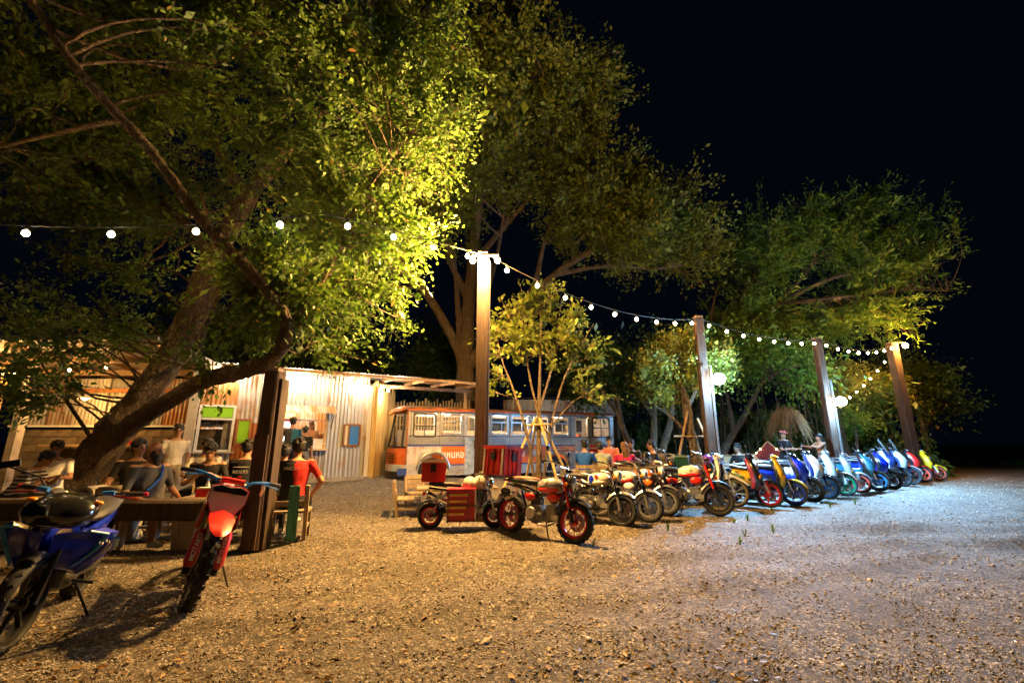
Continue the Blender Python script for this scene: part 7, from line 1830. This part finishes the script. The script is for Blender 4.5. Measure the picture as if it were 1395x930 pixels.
# ------------------------------------------------------------------ shop customers and vendors
w = world_at(shop, -2.05, -.75, 0)
person('young man in teal and charcoal t-shirt ordering at the serving counter', (w.x, w.y), 118, 'stand', 'counter', 'c_charcoal', 'c_navy', 'short', 1.70, 6, 4, 0, .6, shirt2='c_teal')
w = world_at(shop, -1.72, -.55, 0)
person('child in black beside the customer in dark teal', (w.x, w.y), 100, 'stand', 'down', 'c_black', 'c_grey', 'short', 1.45, 4, 4, 0, .7, shorts=.9)
w = world_at(shop, -2.3, .75, .1)
person('vendor in grey shirt reaching across inside the counter', (w.x, w.y), -45, 'stand', 'point', 'c_grey', 'c_black', 'short', 1.66, 6, 6, 30, .6, z=.36)
w = world_at(shop, -1.45, .7, .1)
person('long haired woman in brown working behind the counter', (w.x, w.y), -75, 'stand', 'table', 'c_tan', 'c_black', 'long', 1.56, 6, 14, 0, .8, z=.36, hairmat='hair_brown')
t = thing('blue_bin', 'blue plastic bin standing below the serving counter', 'bin', world_at(shop, -2.15, -.32, 0), SHOP_RZ); MB().lathe([(.15, 0), (.18, .5), (.19, .52), (.16, .52), (.15, .04)], n=16).build('bin_body', 'sign_blue', t); MB().lathe([(.195, .50), (.195, .53), (.18, .53)], n=16).build('rim', 'sign_blue', t)

# ------------------------------------------------------------------ tables before the bus
plank_table('plank table with a red tub before the bus door', (-1.05, 8.75), 12, 1.5, .7, .50, 'wood_bench')
bench_chair('slatted wooden bench with backrest before the bus wheel', (-1.95, 8.75), 12, .62, .30, .60, 'wood_bench', cat='bench')
bench_chair('second slatted bench with backrest next to the plank table', (-1.75, 9.45), -60, .8, .30, .60, 'wood_bench', cat='bench')
t = thing('red_tub', 'small red tub of tissue on the plank table', 'tub', (-.82, 8.75, .52)); MB().lathe([(.07, 0), (.09, .08), (.085, .08), (.06, .02)], n=14).build('tub_body', 'plastic_red', t); MB().ell((0, 0, .09), (.06, .05, .07), nu=8, nv=6).build('tissue', 'paper', t)
plank_table('long plank table shared by the group behind the small motorcycles', (2.65, 11.15), 6, 2.4, .75, .55, 'wood_bench')
for x, y, rz, lab in ((1.65, 10.35, 90, 'slatted chair with its back to the small motorcycles, under the man in blue'), (2.1, 10.3, 92, 'slatted chair under the man in sage green'), (2.62, 10.3, 88, 'slatted chair under the woman in pink')):
    bench_chair(lab, (x, y), rz, .5, .38, .72, 'wood_bench', back_slats=3)
plank_table('low plank bench behind the cream-tanked motorcycle', (1.7, 9.5), -4, 1.7, .4, .36, 'wood_bench', planks=2, legs='straight')
plank_table('low plank bench behind the white-cowled motorcycle', (3.1, 10.25), 2, 1.3, .35, .36, 'wood_tan', planks=2, legs='straight')
person('man in bright blue t-shirt turned sideways at the long plank table', (1.66, 10.45), 60, 'sit', 'table', 'c_blue', 'c_black', 'short', 1.66, 8, 8, 20, .6, seat=.40)
person('man in sage green t-shirt and black cap sitting with his back to the motorcycles', (2.1, 10.45), 92, 'sit', 'table', 'c_sage', 'c_black', 'short', 1.66, 22, 16, 0, .6, seat=.40, fat=1.1, cap='c_black')
person('long haired woman in pink top sitting with her back to the motorcycles', (2.62, 10.45), 85, 'sit', 'table', 'c_pink', 'c_denim', 'long', 1.62, 8, 8, 10, .5, seat=.40, fat=1.05, hairmat='hair_brown')
person('man looking up from the far side of the long plank table', (2.55, 11.75), -100, 'sit', 'table', 'c_salmon', 'c_black', 'short', 1.66, 6, 4, 0, .6, seat=.44)
person('man in black t-shirt facing the lot at the long plank table', (3.1, 11.65), -110, 'sit', 'phone', 'c_black', 'c_black', 'short', 1.66, 12, 12, 0, .6, seat=.42)
person('man in black jacket at the end of the long plank table', (3.55, 11.0), 175, 'sit', 'table', 'c_black', 'c_black', 'short', 1.68, 12, 14, 0, .9, seat=.42)
# ------------------------------------------------------------------ lounge area to the right
for x, y, rz, lab in ((4.55, 13.4, -100, 'folding lounge chair beside the three trunks'), (5.0, 13.7, -70, 'folding lounge chair next to the prop poles'), (6.6, 13.6, -95, 'folding lounge chair past the floodlit post'), (7.6, 14.0, -80, 'folding lounge chair beside the man in the pink cap'), (3.9, 13.2, -85, 'folding lounge chair behind the table end'), (8.0, 15.2, -100, 'folding lounge chair at the edge of the undergrowth')):
    lounger(lab, (x, y), rz)
person('man in dark clothes sitting low before the lounge chairs', (6.45, 12.7), -160, 'sit', 'table', 'c_black', 'c_black', 'short', 1.66, 10, 10, 0, .8, seat=.42, detail=False)
bench_chair('plain wooden chair under the man in dark clothes', (6.48, 12.72), -160, .48, .40, .74, 'wood_tan')
person('man in black t-shirt and pink cap standing behind the scooters', (8.45, 14.0), -70, 'stand', 'table', 'c_black', 'c_black', 'short', 1.66, 4, 6, 0, .6, cap='c_salmon')
person('woman in tan top standing beside the leaning floodlit post', (9.85, 14.3), 180, 'stand', 'point', 'c_tan', 'c_grey', 'long', 1.58, 4, 6, 0, .4, detail=False)
t = thing('maroon_tent', 'small maroon tent trimmed with fairy lights behind the man in the pink cap', 'tent', (8.75, 15.3, 0), rad(-32))
cloth('c_maroon', (.10, .012, .02))
MB().loft([[(-1.3, -.5, 0), (0, -.5, 1.35), (1.3, -.5, 0), (0, -.48, .0)], [(-1.3, .6, 0), (0, .6, 1.35), (1.3, .6, 0), (0, .6, 0)]]).build('canopy', 'c_maroon', t, smooth=0)
for s in (-1, 1):
    MB().tube([(s * 1.32, -.53, 0), (0, -.53, 1.37)], .018, 5).build('tent_pole', 'wood_tan', t)
    for q in range(9): MB().ell((s * (1.3 - 1.2 * q / 9), -.56, .1 + 1.15 * q / 9), (.018, .018, .018), nu=6, nv=4).build('fairy_light', 'small_bulb', t)
# fallen leaves
def litter(n=5200):
    rng = np.random.default_rng(3); y = 2.6 + 9 * rng.random(n) ** 1.6; x = y * rng.uniform(-1.2, .55, n)
    global RNG; RNG = rng
    pos = np.stack([x, y, gz_np(x, y) + .012], -1)
    V, F = leaf_mesh(pos, np.stack([rng.normal(size=n), rng.normal(size=n), 0 * x], -1) * 2, .034, width=.5)
    V[:, 2] = np.repeat(gz_np(x, y), 4) + .008 + np.clip(V[:, 2] - np.repeat(pos[:, 2], 4), -.006, .012)
    o = np_mesh('leaf_litter', V, F, 'straw'); tag(o, 'dry fallen leaves scattered over the gravel', 'leaves', kind='stuff')
litter()
